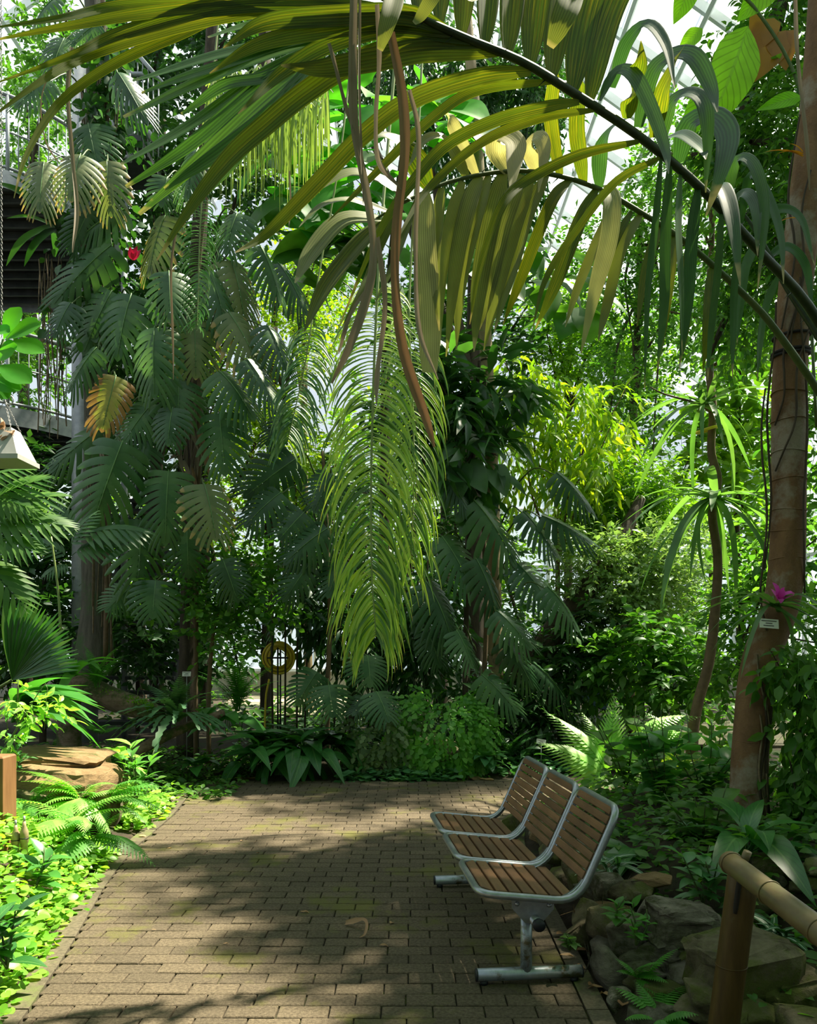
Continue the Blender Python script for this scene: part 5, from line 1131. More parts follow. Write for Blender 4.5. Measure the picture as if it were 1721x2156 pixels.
# big-leaved tree behind the palm
bt = thing('large_leaf_tree', 'tree with very large rounded light green leaves behind the palm leaflets', 'tree', tuple(P(800, 1450, 11.3)))
trunk(bt, [(800, 1460, 11.3), (810, 1100, 11.3), (815, 700, 11.3), (840, 400, 11.3), (860, 250, 11.3)], [.09, .08, .06, .04], 'trunk_dark', seed=64)
hm = [mesh_of(heart_t(), 'leaf', M['bigleaf']), mesh_of(heart_t(), 'leaf', M['mid'])]
rr = random.Random(5)
for k in range(165):
    zone = rr.choice([(780, 250, 110, 70), (940, 240, 60, 60), (820, 210, 120, 50), (940, 270, 80, 50), (760, 380, 120, 60), (850, 470, 140, 60), (1100, 580, 120, 80), (1180, 620, 90, 50), (700, 290, 60, 70), (650, 440, 60, 60), (690, 470, 90, 70), (620, 380, 60, 90), (700, 560, 80, 60), (1040, 540, 80, 60), (900, 600, 120, 60)])
    x = zone[0] + rr.uniform(-1, 1) * zone[2]; y = zone[1] + rr.uniform(-1, 1) * zone[3]; Yd = rr.uniform(9.6, 11.4)
    b = P(x, y, Yd); L = rr.uniform(.36, .74); a = rr.uniform(0, 2 * pi)
    d = Vector((math.cos(a), -abs(math.sin(a)) * .7, -rr.uniform(.1, .8))).normalized()
    link('leaf', hm[0] if y < 480 and rr.random() < .8 else hm[1], bt, frame(b, b + d * L, (rr.uniform(-.4, .4), rr.uniform(-.8, .1), 1), L * rr.uniform(.9, 1.1)))
    if k % 3 == 0:
        s = P(820 + (x - 820) * .3, y + 60, 11.3)
        mb = MB(); mb.tube(crv([tuple(s), tuple((s + b) / 2 + Vector((0, 0, .15))), tuple(b)], 7), .008, 4, cap=False); mb.build('leaf_stalk', M['stalk'], bt)
# alocasia near the pole trunk
explicit('alocasia', 'alocasia with wavy arrow leaves at the pole trunk', 'plant', tuple(P(965, 1100, 9.7)), [heart_t()], 'monstera', [(935, 1000, 9.5, 945, 1072, 9.4), (985, 985, 9.5, 1030, 1030, 9.35), (965, 985, 9.5, 955, 1060, 9.4), (1000, 920, 9.6, 1052, 945, 9.5), (935, 960, 9.6, 905, 1010, 9.5), (1040, 990, 9.6, 1075, 1040, 9.5)], up=(0, -1, .4))
# slanting trunk, glowing leaf, yellow leaf, upper right
ts = thing('slanting_trunk', 'thick dark trunk slanting across behind the monstera', 'tree', tuple(P(1060, 1470, 10.6)))
trunk(ts, [(1050, 1490, 10.6), (1110, 1410, 10.6), (1170, 1330, 10.6), (1240, 1235, 10.7), (1300, 1150, 10.9), (1350, 1050, 11.2)], [.22, .20, .19, .16, .12, .07], 'trunk_dark', sides=14, seed=65)
cl = explicit('glowing_leaf_vine', 'vine with big backlit oval ribbed leaves under the glass roof', 'vine', tuple(P(1700, 700, 6.2)), [blade_t(OV, 10, .15, .25, wid=.55, cols=7)], 'glow',
              [(1575, 55, 6.0, 1512, 262, 5.9, .8), (1500, 175, 6.0, 1440, 300, 6, .75), (1460, -40, 6, 1425, 40, 6), (1480, 60, 6, 1430, 100, 6), (1690, 205, 5.8, 1605, 215, 5.7, .55), (1640, -50, 6, 1560, 30, 6)], up=(.1, -1, .1))
mb = MB(); mb.tube(crv(PA([(1720, 900, 6.3), (1700, 500, 6.2), (1690, 210, 6.1), (1600, 30, 6.05), (1500, -60, 6)]), 20), .012, 6); mb.build('stem', M['stalk'], cl)
explicit('amber_leaf_vine', 'vine with drooping amber lobed leaves near the upper right corner', 'vine', tuple(P(1640, -40, 6.3)), [heart_t()], 'amber', [(1625, 70, 6.2, 1600, 150, 6.1), (1640, 80, 6.2, 1662, 130, 6.1), (1610, 40, 6.2, 1598, 95, 6.1)], up=(0, -1, .2))
explicit('orange_bract_plant', 'epiphyte with orange dried bracts on the banded trunk', 'plant', tuple(P(1690, 330, 5.1)), [blade_t(STRAP, 6, .4, .3, wid=.16)], 'amber', [(1690, 330, 5.05, 1620, 290, 5), (1690, 325, 5.05, 1640, 302, 5), (1680, 460, 5.05, 1640, 452, 5), (1690, 320, 5.05, 1670, 290, 5)], up=(0, -.4, 1))

# ------------------------------------------------------------------ unseen trees added mostly to shade the path and dim the sky light
def crown(label, stem, rads, blobs, n, size, mat, seed, per=8, twig=.6):
    t = thing('unseen_tree', label, 'tree', stem[0])
    mb = MB(); mb.tube(crv(stem, 16), rads, 9); mb.build('trunk', M['trunk_dark'], t)
    for b in blobs[:8]:
        s = np.array(stem[-1]); c = np.array(b[0]); mb = MB(); mb.tube(crv([s, (s + c) / 2 + [0, 0, .4], c], 8), [rads[-1] * .6, .02], 5, cap=False); mb.build('branch', M['trunk_dark'], t)
    mb = MB(); clouds(mb, blobs, n, T_FAR, size, per, twig, .35, seed=seed); o = mb.build('foliage', M[mat], t); o['kind'] = 'stuff'
def over(gx, gy, z, rx, ry, rz=.6):  # crown blob set up-sun of a ground point to cast shade there
    z = max(z, (2.9 + .8125 * (gy + ry)) / (1 - .8125 * SUN[1] / SUN[2]))
    return ((gx + SUN[0] / SUN[2] * z, gy + SUN[1] / SUN[2] * z, z), (rx, ry, rz))
crown('added unseen tree above the top edge, crown shaped to shade bench and path', [(6.4, 8.0, 0), (6.3, 7.8, 4), (5.6, 7.4, 8.5)], [.2, .17, .12],  # unseen, added: foliage laid out to shade bench, path and rail
      [over(.9, 4.2, 8.6, .9, 1.1), over(1.9, 5.2, 8.8, 1.0, 1.0), over(.7, 3.0, 8.2, .5, .35), over(-.15, 4.4, 8.4, .5, .75), over(-.8, 5.45, 8.6, .7, .2), over(2.4, 3.8, 8.4, 1.1, 1.2), over(1.0, 2.45, 8.2, .6, .6), over(0, 8.4, 9.6, 1.1, .5), over(-.9, 4.9, 8.8, .5, .3), over(.6, 6.1, 8.8, .6, .6), over(-.5, 7.6, 9.4, .5, .35)],
      900, .22, 'mid', 201)
crown('added unseen spreading tree behind the viewer, dimming the sky light', [(-4.2, -2.5, 0), (-4.2, -2.4, 3), (-4, -2.2, 6)], [.2, .16, .12],  # out of view, added to cut sky light from above and behind
      [((-4.5, -1.5, 6.4), (2.6, 2.4, 1.2)), ((-1.5, -2.5, 6.6), (2.4, 2.2, 1.0)), ((-5.2, 1.5, 5.8), (1.6, 2.0, 1.6)), ((-6, -2, 3), (1.6, 2.5, 2.4)), ((-2.0, .6, 6.2), (1.8, 1.3, .8)), ((-5.6, 4.0, 6.6), (1.2, 1.6, 1.5))], 900, .36, 'mid', 202)
crown('added unseen dense tree beside the viewer, blocking sky light', [(4.8, -1.8, 0), (4.8, -1.7, 3), (4.6, -1.6, 6)], [.2, .16, .12],  # out of view, added to cut sky light from the side
      [((4.0, -2.0, 6.6), (2.6, 2.4, 1.2)), ((1.5, -3.2, 6.8), (2.2, 2.2, 1.0)), ((5.2, 1.6, 5.6), (1.6, 2.2, 1.8)), ((6.0, -1, 3), (1.6, 2.6, 2.4)), ((2.2, .6, 6.6), (2.0, 1.4, .8)), ((5.0, 3.6, 3.2), (1.0, 1.2, 2.6))], 1000, .36, 'mid', 203)
crown('bushy tree standing beyond the foot of the stair tower', [(-8.2, 9.8, 0), (-8.1, 9.8, 1.5), (-8, 9.8, 3)], [.14, .12, .08],
      [((-7.4, 9.6, 1.4), (1.4, 1.2, 1.6)), ((-8.6, 10.5, 2.6), (1.6, 1.2, 1.8)), ((-9.5, 15.5, 3.0), (2.2, 1.2, 3.0)), ((-6.6, 8.2, .9), (.8, .9, .9))], 420, .26, 'mid', 205)
crown('added unseen bushy tree behind the viewer, blocking sky light from the back', [(0, -6.5, 0), (0, -6.5, 2), (.1, -6.4, 4)], [.2, .16, .12],  # out of view, added to screen the open sky at the back
      [((0, -6, 2.2), (4.5, 1.2, 2.6)), ((-3.5, -5.2, 3.4), (2.4, 1.2, 2.6)), ((3.5, -5.2, 3.4), (2.4, 1.2, 2.6)), ((0, -5.5, 5.5), (3.5, 1.4, 1.4))], 900, .36, 'mid', 204)
# ------------------------------------------------------------------ planting beds
def cover(name, label, fn, n, tm, size, mat, seed, tiltr=.7, layers=.12, cat='ground cover', zf=None):
    """a carpet of small leaves; fn(g,n) -> X,Y"""
    g = np.random.default_rng(seed); X, Y = fn(g, n)
    Z = (gh(X, Y) if zf is None else zf(X, Y)) + g.random(n) ** 1.5 * layers + .01
    a = g.random(n) * 2 * pi
    D = np.stack([np.cos(a), np.sin(a), g.normal(size=n) * .25 + .1], 1); Nn = np.tile([0, -.15, 1.0], (n, 1)) + g.normal(size=(n, 3)) * tiltr * .4
    mb = MB(); mb.many(tm, basis(D, Nn, size * g.uniform(.6, 1.25, n)), np.stack([X, Y, Z], 1))
    o = mb.build(name, M[mat]); tag(o, label, cat, kind='stuff'); return o
def moundL(X, Y): return gh(X, Y) + .20 * sm((edgeL(Y) - X + .02) / .55) * sm((5.9 - Y) / 1.0)
def reg_left(y0, y1, w, over=.08):
    def f(g, n):
        Y = g.uniform(y0, y1, n); return edgeL(Y) + over - (g.random(n) ** 1.15) * (w + over), Y
    return f
cover('ground_cover', 'bright lime creeping ground cover spilling over the path edge at the front', reg_left(3.05, 5.75, 1.35, .05), 5600, T_ROUND, .053, 'lime', 71, .8, .10, zf=moundL)
cover('ground_cover', 'lime creeping cover at the path bend below the stone ledge', reg_left(6.3, 7.5, .5, .06), 900, T_ROUND, .06, 'lime', 72, .8, .16)
cover('ground_cover', 'dark green leafy carpet behind the stone ledge and log', lambda g, n: (g.uniform(-4.2, -1.75, n), g.uniform(7.6, 9.6, n) * 1.0), 3400, T_OV, .085, 'mid', 73, .9, .14)
cover('ground_cover', 'pale silvery creeping cover at the edge of the far bed', lambda g, n: (g.uniform(-.75, .55, n), 8.68 + .35 * g.random(n)), 620, T_ROUND, .085, 'cover', 74, .6, .12)
cover('ground_cover', 'silvery low cover behind the far bench seat', lambda g, n: (g.uniform(.6, 2.3, n), 9.05 + g.random(n) * 1.1), 900, T_ROUND, .08, 'cover', 75, .7, .12)
cover('ground_cover', 'small leafy weeds in the shaded bed behind the bamboo rail', lambda g, n: (g.uniform(1.25, 3.2, n), g.uniform(2.9, 5.2, n)), 2600, T_OV, .075, 'mid', 76, .9, .16)
cover('ground_cover', 'low green weeds under the vine-leaved plants behind the bench', lambda g, n: (g.uniform(1.0, 3.4, n), g.uniform(5.0, 7.4, n)), 2200, T_OV, .09, 'mid', 77, .9, .2)
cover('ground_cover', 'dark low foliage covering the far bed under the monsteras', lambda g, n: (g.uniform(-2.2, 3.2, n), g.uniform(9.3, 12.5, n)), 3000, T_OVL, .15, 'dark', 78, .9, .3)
cover('ground_cover', 'mixed low foliage along the sandy path behind', lambda g, n: (g.uniform(-6, 8, n), np.where(g.random(n) < .75, g.uniform(12.5, 17.3, n), g.uniform(22.2, 23.6, n))), 2600, T_OVL, .22, 'mid', 79, .9, .4)

# stones
def stone(parent, x, y, w, h, Y, mat, d=None, seed=0, name='stone'):
    r = random.Random(seed * 7 + int(x)); W, Hh = w / F * Y, h / F * Y; D = d or (W + Hh) / 2
    import bmesh
    bm = bmesh.new()
    for k in range(22):
        u = Vector((r.gauss(0, 1), r.gauss(0, 1), r.gauss(0, 1))).normalized()
        m = max(abs(u.x), abs(u.y), abs(u.z)) ** .72
        bm.verts.new((u.x / m * W / 2, u.y / m * D / 2, u.z / m * Hh / 2))
    bmesh.ops.convex_hull(bm, input=bm.verts)
    loose = [v for v in bm.verts if not v.link_faces]; bmesh.ops.delete(bm, geom=loose, context='VERTS')
    bmesh.ops.bevel(bm, geom=bm.edges[:], offset=min(W, Hh) * .035, segments=1, affect='EDGES')
    me = bpy.data.meshes.new(name); bm.to_mesh(me); bm.free(); me.materials.append(M[mat])
    return link(name, me, parent, Matrix.Translation(P(x, y, Y)) @ Matrix.Rotation(r.uniform(-.25, .25), 4, 'Y') @ Matrix.Rotation(r.uniform(-.5, .5), 4, 'Z'))
def slab(parent, x, y, w, h, Y, mat, d, seed, name='slab'):
    """a layered broken block: rounded box with noise and ledges"""
    g = np.random.default_rng(seed); nu, nv = 26, 14
    th = np.linspace(0, 2 * pi, nu, endpoint=False); ph = np.linspace(-pi / 2, pi / 2, nv)
    c = lambda a: np.sign(np.cos(a)) * np.abs(np.cos(a)) ** .38; s = lambda a: np.sign(np.sin(a)) * np.abs(np.sin(a)) ** .38
    X = np.outer(c(ph), c(th)); Yv = np.outer(c(ph), s(th)); Z = np.outer(s(ph), np.ones(nu))
    k = g.normal(size=(7, 3)) * 2.2; o = g.random(7) * 6; n = sum(np.sin(k[i, 0] * X + k[i, 1] * Yv + k[i, 2] * Z + o[i]) for i in range(7)) / 7
    layer = .05 * np.sign(np.sin(Z * 7 + o[0] + 1.2 * X)); f = 1 + .16 * n + layer * (np.abs(Z) < .85)
    V = np.stack([X * f * w / F * Y / 2, Yv * f * d / 2, (Z * (1 + .10 * n) + .12 * X * np.sin(o[1]) + .08 * n) * h / F * Y / 2], -1) + g.normal(size=(nv, nu, 3)) * .006 * (np.abs(np.sin(ph)) < .9)[:, None, None]
    V = V.reshape(-1, 3); i = np.arange(nv - 1)[:, None] * nu; j = np.arange(nu)[None]
    m = MB(); m.add(V, np.stack([i + j, i + (j + 1) % nu, i + nu + (j + 1) % nu, i + nu + j], -1).reshape(-1, 4))
    me = m.mesh(name, M[mat], False)
    return link(name, me, parent, Matrix.Translation(P(x, y, Y)) @ Matrix.Rotation(g.uniform(-.3, .3), 4, 'Z') @ Matrix.Rotation(g.uniform(-.1, .16), 4, 'Y'))
rw = thing('rockery', 'dry-stacked mossy rock edging of the bed behind the bench and bamboo post', 'rockery', (1.1, 3.4, 0))
SL = [(1435, 1950, 140, 92, 3.6, 'stone'), (1556, 2036, 200, 125, 3.2, 'stone_moss'), (1656, 2090, 140, 95, 3.15, 'stone_moss'), (1417, 2030, 92, 46, 3.5, 'stone'), (1472, 2070, 105, 62, 3.4, 'stone_moss'), (1318, 1882, 140, 62, 4.1, 'stone_moss'), (1368, 1856, 95, 28, 4.1, 'stone_warm'),
      (1306, 1972, 86, 66, 3.75, 'stone_moss'), (1222, 1978, 64, 86, 3.9, 'stone_moss'), (1280, 2000, 80, 60, 3.7, 'stone'), (1358, 1985, 46, 66, 3.7, 'stone'), (1332, 2026, 60, 54, 3.6, 'stone'), (1288, 2046, 74, 104, 3.45, 'stone'), (1238, 1926, 66, 76, 4.0, 'stone_moss'), (1395, 2104, 120, 60, 3.3, 'stone_moss'),
      (1600, 2140, 110, 66, 3.0, 'stone'), (1345, 2075, 80, 60, 3.4, 'stone_moss'), (1300, 2110, 60, 60, 3.3, 'stone'), (1480, 2130, 120, 60, 3.1, 'stone_moss'), (1265, 1905, 80, 50, 4.2, 'stone'), (1372, 1920, 60, 46, 3.9, 'stone'), (1370, 2150, 100, 60, 3.1, 'stone'), (1700, 2030, 100, 70, 3.4, 'stone_moss'), (1690, 2150, 120, 70, 2.95, 'stone_moss')]
for k, s in enumerate(SL):
    if k < 5: slab(rw, *s[:6], s[2] / F * s[4] * .9, k + 50, 'stone')
    else: stone(rw, *s, seed=k)
for k in range(46):
    X = R.uniform(.98, 2.1); Yk = R.uniform(2.75, 4.0); z = max(.03, float(gh(X, Yk))) + R.uniform(-.03, .07)
    stone(rw, CX + X / Yk * F, HY - (z - H) / Yk * F, R.uniform(.12, .26) / Yk * F, R.uniform(.09, .15) / Yk * F, Yk, R.choice(['stone', 'stone_moss', 'stone_moss']), d=R.uniform(.12, .22), seed=400 + k)
for k in range(30):
    Yk = 3.7 + k * .105; x = float(edgeR(Yk)) + .14 + R.uniform(-.02, .14); z = R.uniform(.03, .22)
    px = CX + x / Yk * F; py = HY - (z - H) / Yk * F
    stone(rw, px, py, R.uniform(.16, .3) / Yk * F, R.uniform(.12, .2) / Yk * F, Yk, R.choice(['stone_moss', 'stone_moss', 'stone', 'stone_warm']), d=.24, seed=100 + k)
lg = thing('rock_ledge', 'broad warm brown rock ledge of two slabs beside the path', 'rock', tuple(P(150, 1690, 6.3)))
for k, (x, y, w, h, Yd, dp) in enumerate(((140, 1655, 215, 95, 6.35, .7), (128, 1606, 190, 52, 6.6, .8), (90, 1690, 160, 70, 6.15, .4), (205, 1700, 90, 70, 6.1, .3))):
    slab(lg, x, y, w, h, Yd, 'stone_warm' if k < 2 else 'stone_moss', dp, 300 + k)
for k, (x, y, w, h, Yd) in enumerate(((1076, 1738, 40, 50, 6.2), (1000, 1640, 30, 10, 8.9), (500, 1640, 50, 12, 8.85), (470, 1646, 40, 10, 8.8))):
    o = stone(None, x, y, w, h, Yd, 'stone_moss' if k == 0 else 'stone_warm', seed=330 + k, name='rock')
    tag(o, ['mossy yellow rock standing under the bench backs', 'flat reddish stone at the maidenhair foot', 'flat reddish stone at the edge of the far bed', 'smaller flat stone where the far bed meets the path'][k], 'rock')
# mossy log
lo = thing('fallen_log', 'mossy rotting log lying across the bed at the back', 'log', tuple(P(240, 1480, 8.6)))
trunk(lo, [(150, 1445, 8.9), (230, 1470, 8.7), (300, 1492, 8.55), (335, 1508, 8.45)], [.13, .13, .12, .10], 'logwood', n=24, sides=16, rough=.06, seed=91)
mb = MB(); g = np.random.default_rng(4); n = 900
s_ = crv(PA([(160, 1436, 8.85), (230, 1458, 8.68), (300, 1480, 8.5), (325, 1492, 8.45)]), n); th = g.uniform(-.9, 1.0, n)
T = s_ + np.stack([0 * th, -.1 * np.sin(th) , .1 * np.cos(th) - .075], 1)
mb.many(T_FAR, basis(g.normal(size=(n, 3)) + [0, 0, .6], g.normal(size=(n, 3)), g.uniform(.02, .045, n)), T); o = mb.build('moss', M['bright'], lo); o['kind'] = 'stuff'
l2 = thing('mossy_branch', 'short mossy branch leaning below the crested fern', 'log', tuple(P(300, 1570, 8.4)))
trunk(l2, [(285, 1590, 8.3), (330, 1560, 8.45), (420, 1520, 8.7), (470, 1500, 8.9)], [.05, .06, .05, .04], 'logwood', n=14, sides=10, rough=.06, seed=92)

# ------------------------------------------------------------------ plants in the far bed
radial('aspidistra', 'large clump of broad glossy dark leaves at the centre of the far bed', 'plant', tuple(P(600, 1612, 9.05)), ASPI, 'glossy', 80, (.4, .68), (-.1, 1.35), seed=101, az=(-pi * 1.05, .1), wide=.95, jit=.4, roll=.5)
radial('aspidistra', 'second glossy clump right behind the central dark-leaved one', 'plant', tuple(P(690, 1600, 9.3)), ASPI, 'glossy', 24, (.4, .65), (.2, 1.3), seed=102, az=(-pi, .3), wide=1.2, jit=.25, roll=.5)
radial('aspidistra', 'light green broadleaf plant left of the central glossy clump', 'plant', tuple(P(470, 1545, 9.2)), ASPI, 'glossy_mid', 12, (.4, .6), (.2, 1.2), seed=103, az=(-pi, .3), wide=1.1, jit=.2, roll=.5)
radial('heart_leaf_plant', 'small plant with rounded heart leaves at the path corner', 'plant', tuple(P(415, 1625, 8.75)), HEARTS, 'glossy_mid', 12, (.2, .34), (.2, 1.0), seed=104, az=(-pi, 0))
radial('crested_fern', 'grey-green crested fern with wavy drooping fronds on the log', 'fern', tuple(P(372, 1520, 8.55)), [CREST], 'crest', 34, (.42, .66), (-.1, .9), part='frond', seed=105, az=(-pi * 1.05, .15), wide=1.0)
radial('blue_fern', 'bluish fern standing upright above the crested fern', 'fern', tuple(P(372, 1500, 8.8)), [FERN_D], 'crest', 9, (.4, .55), (.5, 1.35), part='frond', seed=106)
radial('sword_fern', 'sword fern with upright fronds left of the hose reel', 'fern', tuple(P(500, 1495, 9.9)), [FERN_A], 'fern', 15, (.5, .85), (.6, 1.4), part='frond', seed=107, wide=1.1)
radial('sword_fern', 'sword fern growing on the mossy log', 'fern', tuple(P(205, 1445, 8.6)), [FERN_A], 'fern', 14, (.35, .62), (.5, 1.35), part='frond', seed=108, wide=1.1)
radial('small_fern', 'small bright fern seedling on the dark carpet below the log', 'fern', tuple(P(212, 1545, 7.9)), [FERN_D], 'fern', 8, (.16, .26), (.2, .9), part='frond', seed=109)
def maiden_arr():
    mb = MB(); n = 7; ts = np.linspace(.15, .95, n); tm = blade_t([.12, .75, 1, .9], 3, .1, .05, wid=.95)
    for sg in (-1, 1):
        D = np.stack([sg * np.full(n, .75), np.full(n, .6), rng.normal(size=n) * .3], 1); L = np.interp(ts, [.16, .5, 1], [.145, .155, .10])
        mb.many(tm, basis(D, np.tile([0, 0, 1.0], (n, 1)) + rng.normal(size=(n, 3)) * .45, L), np.stack([sg * .03 + 0 * ts, ts, 0 * ts], 1))
    mb.tube(np.stack([0 * yy, yy, 0 * yy - .002], 1), [.006, .004, .002], 3, cap=False)
    v = np.concatenate(mb.v); q = np.concatenate(mb.q); u = np.concatenate(mb.uv); y = v[:, 1]; v[:, 2] += .25 * y - .6 * y ** 2; return v, q, u
MAID = maiden_arr()
o = stone(None, 900, 1600, 170, 110, 9.55, 'stone_moss', d=.8, seed=360, name='rock'); tag(o, 'mossy boulder under the maidenhair ferns', 'rock')
def maiden(label, mat, x, y, Y, rx, rz, n, seed):
    r = random.Random(seed); t = thing('maidenhair_fern', label, 'fern', tuple(P(x, y + 60, Y))); me = mesh_of(MAID, 'frond', M[mat]); c = P(x, y, Y)
    for k in range(n):
        a = r.uniform(-pi, 0); f = r.uniform(-.75, 1); rr_ = math.sqrt(max(0, 1 - f * f))
        b = c + Vector((math.cos(a) * rr_ * rx, math.sin(a) * rr_ * .42, f * rz))
        d = Vector((math.cos(a) * .5 + r.uniform(-.4, .4), math.sin(a) * .55, -.65 + .7 * max(0, f) + r.uniform(-.25, .25))).normalized(); L = r.uniform(.24, .46)
        link('frond', me, t, frame(b, b + d * L, (math.cos(a) * .4, -.9, .6), L * r.uniform(.9, 1.15)))
maiden('mounded bright maidenhair fern cascading to the paving', 'maiden', 935, 1545, 9.35, .42, .42, 140, 110)
maiden('duller maidenhair fern left of the bright cascading one', 'maiden_dull', 815, 1550, 9.35, .36, .3, 70, 111)
radial('calathea', 'low broadleaf plant with pale veins between maidenhair and bench', 'plant', tuple(P(1022, 1612, 9.05)), [stalked(blade_t(OV, 6, .2, .3, wid=.5), .25, .35)], 'cover', 15, (.22, .38), (.1, .9), seed=112, az=(-pi, .2))
radial('small_fern', 'dull feathery fern behind the calathea', 'fern', tuple(P(1075, 1590, 9.4)), [FERN_A], 'fern_dark', 14, (.3, .5), (.3, 1.2), part='frond', seed=113)
radial('grass_lily', 'small bright strappy tuft between the two clumps', 'plant', tuple(P(770, 1615, 8.95)), [blade_t(LANC, 7, .3, .6, wid=.16)], 'glossy_mid', 12, (.18, .3), (.4, 1.2), seed=114, az=(-pi, 0))
radial('birdnest_fern', 'birdnest fern with wavy fronds beneath the fan palm', 'fern', tuple(P(150, 1425, 8.3)), [blade_t(STRAP, 10, .3, .7, wid=.16, wave=.015)], 'fern', 14, (.45, .75), (.2, 1.2), part='frond', seed=115)
radial('birdnest_fern', 'birdnest fern perched high on the grey trunk below the upper platform', 'fern', tuple(P(120, 480, 9.5)), [blade_t(STRAP, 10, .3, .5, wid=.17, wave=.01)], 'dark', 12, (.5, .9), (.0, 1.2), part='frond', seed=116)
radial('spiky_undergrowth', 'dark strappy clump in the shade behind the bench end', 'plant', tuple(P(1150, 1540, 10)), [blade_t(STRAP, 8, .3, .6, wid=.06)], 'dark', 40, (.5, .8), (.3, 1.3), seed=117)

# ------------------------------------------------------------------ plants on the left
fp = thing('fan_palm', 'fan palm leaf with stiff pleated segments on the far left', 'palm', tuple(P(-20, 1450, 7.4)))
hub = P(25, 1432, 7.4)
for k in range(30):
    f = k / 29; a = math.radians(92 - 84 * f); L = (.80 - .12 * abs(f - .3)) * R.uniform(.93, 1.03)
    tip = hub + Vector((math.cos(a) * L, -.10 - .1 * f, math.sin(a) * L))
    leaf_up = Vector((math.sin(a) * .3 + (.35 if k % 2 else -.35), -1, .2))
    mb = MB(); pth = crv([tuple(hub), tuple(hub.lerp(tip, .55) + Vector((0, -.03, .03))), tuple(tip)], 10)
    mb.ribbon(pth, np.array([.02, .5, .9, 1, .8, .4, .08]) * .068, tuple(leaf_up), fold=.2, cols=3); mb.build('segment', M['glossy'] if k % 3 else M['monstera'], fp)
mb = MB(); mb.tube(crv([tuple(P(-60, 1500, 7.5)), tuple(P(-20, 1460, 7.4)), tuple(hub)], 8), .014, 6); mb.build('leaf_stalk', M['stalk'], fp)
radial('ginger_plant', 'broad arching ginger leaves overhanging the rock ledge', 'plant', tuple(P(30, 1520, 6.7)), GINGER, 'glossy_mid', 26, (.5, .85), (.15, 1.0), seed=121, az=(-1.3, 1.0), wide=1.15)
tree('young_shrub', 'young shrub with yellowish new leaves above the ginger', 'shrub', [(-30, 1640, 6.0), (20, 1560, 6.0), (60, 1490, 6.0)], [.012, .01, .006], 'stalk',
     [B_(40, 1480, 6.0, 50, 35, .15), B_(95, 1500, 6.0, 40, 30, .15), B_(15, 1545, 6, 30, 40, .15)], 26, T_OVL, .10, 'fern_pale', per=6, twig=.16, droop=.7, seed=122)
for k, (x, y, Yd, n, lab) in enumerate(((70, 1700, 5.9, 13, 'fern with toothed fronds hugging the left end of the rock ledge'), (165, 1690, 5.95, 15, 'pale fern arching in front of the rock ledge'), (220, 1700, 6.1, 14, 'fern with dark-tipped fronds at the corner of the rock ledge'), (150, 1745, 5.4, 14, 'fern drooping over the lime cover beside the valves'), (190, 1770, 5.4, 10, 'small fern at the paving edge below the ledge'))):
    radial('marginal_fern', lab, 'fern', tuple(P(x, y, Yd)), [FERN_B, FERN_A], 'fern_pale' if k in (1, 3) else 'fern', n, (.32, .58), (-.1, .95), part='frond', seed=130 + k, wide=1.0, az=(-pi * 1.1, pi * .1))
def stem_plant(name, label, x, y, Y, h, n, L, mat, seed, tm=T_LANC, stems=3, spread=.12, cat='plant'):
    r = random.Random(seed); b = P(x, y, Y); t = thing(name, label, cat, tuple(b)); me = mesh_of(tm, 'leaf', M[mat])
    for s in range(stems):
        top = b + Vector((r.uniform(-spread, spread), r.uniform(-spread, spread), h * r.uniform(.75, 1.1)))
        pa = crv([tuple(b), tuple(b.lerp(top, .5) + Vector((r.uniform(-.03, .03), 0, 0))), tuple(top)], 10)
        mb = MB(); mb.tube(pa, [.006, .003], 5); mb.build('stem', M['stalk'], t)
        for k in range(n):
            f = .2 + .8 * k / n; q = Vector(pa[int(f * 9)]); a = k * 2.4 + s; e = r.uniform(-.2, .6) + .5 * f
            d = Vector((math.cos(a) * math.cos(e), math.sin(a) * math.cos(e), math.sin(e))); l = L * r.uniform(.7, 1.15)
            link('leaf', me, t, frame(q, q + d * l, (0, -.1, 1), l * r.uniform(.9, 1.2)))
    return t
stem_plant('leafy_seedling', 'upright leafy plant with narrow leaves at the ledge corner', 285, 1690, 6.6, .42, 12, .17, 'fern', 141, stems=4)
stem_plant('broadleaf_herb', 'blue-green lance-leaved herb at the lower left edge of the paving', 15, 2040, 3.35, .25, 9, .16, 'glossy', 142, T_OVL, stems=3, spread=.1)
stem_plant('broadleaf_herb', 'dark green herb rising from the lime cover near the valves', 75, 1870, 4.4, .22, 7, .15, 'glossy_mid', 143, T_OV, stems=2, spread=.08)
stem_plant('leafy_seedling', 'rosy-stemmed broadleaf sprout growing by the ledge top', 35, 1640, 6.1, .3, 10, .14, 'cover', 144, T_LANC, stems=3)
stem_plant('leafy_seedling', 'pale broadleaf sprout left of the heart-leaf plant', 262, 1620, 7.2, .24, 5, .26, 'fern_pale', 145, T_OVL, stems=2)
explicit('feather_palm', 'small feather palm with grey-green fronds under the hanging box', 'palm', tuple(P(-30, 1330, 7.3)), [FERN_E], 'mid', [(-30, 1080, 7.3, 75, 985, 7.1), (-30, 1100, 7.3, 110, 1010, 7.1), (-30, 1120, 7.3, 125, 1070, 7), (-30, 1150, 7.3, 60, 1130, 6.9), (-60, 1180, 7.3, 40, 1240, 6.8), (-60, 1040, 7.3, 40, 960, 7.1), (-30, 1060, 7.3, 60, 1050, 7.0)], part='frond', up=(0, -.8, .7))
lp = explicit('lime_palm', 'young lime-green palm shoot left of the monstera', 'palm', tuple(P(128, 1330, 7.8)), [FERN_E], 'lime', [(108, 1130, 7.8, 55, 1022, 7.7, .8)], part='frond', up=(0, -1, .2))
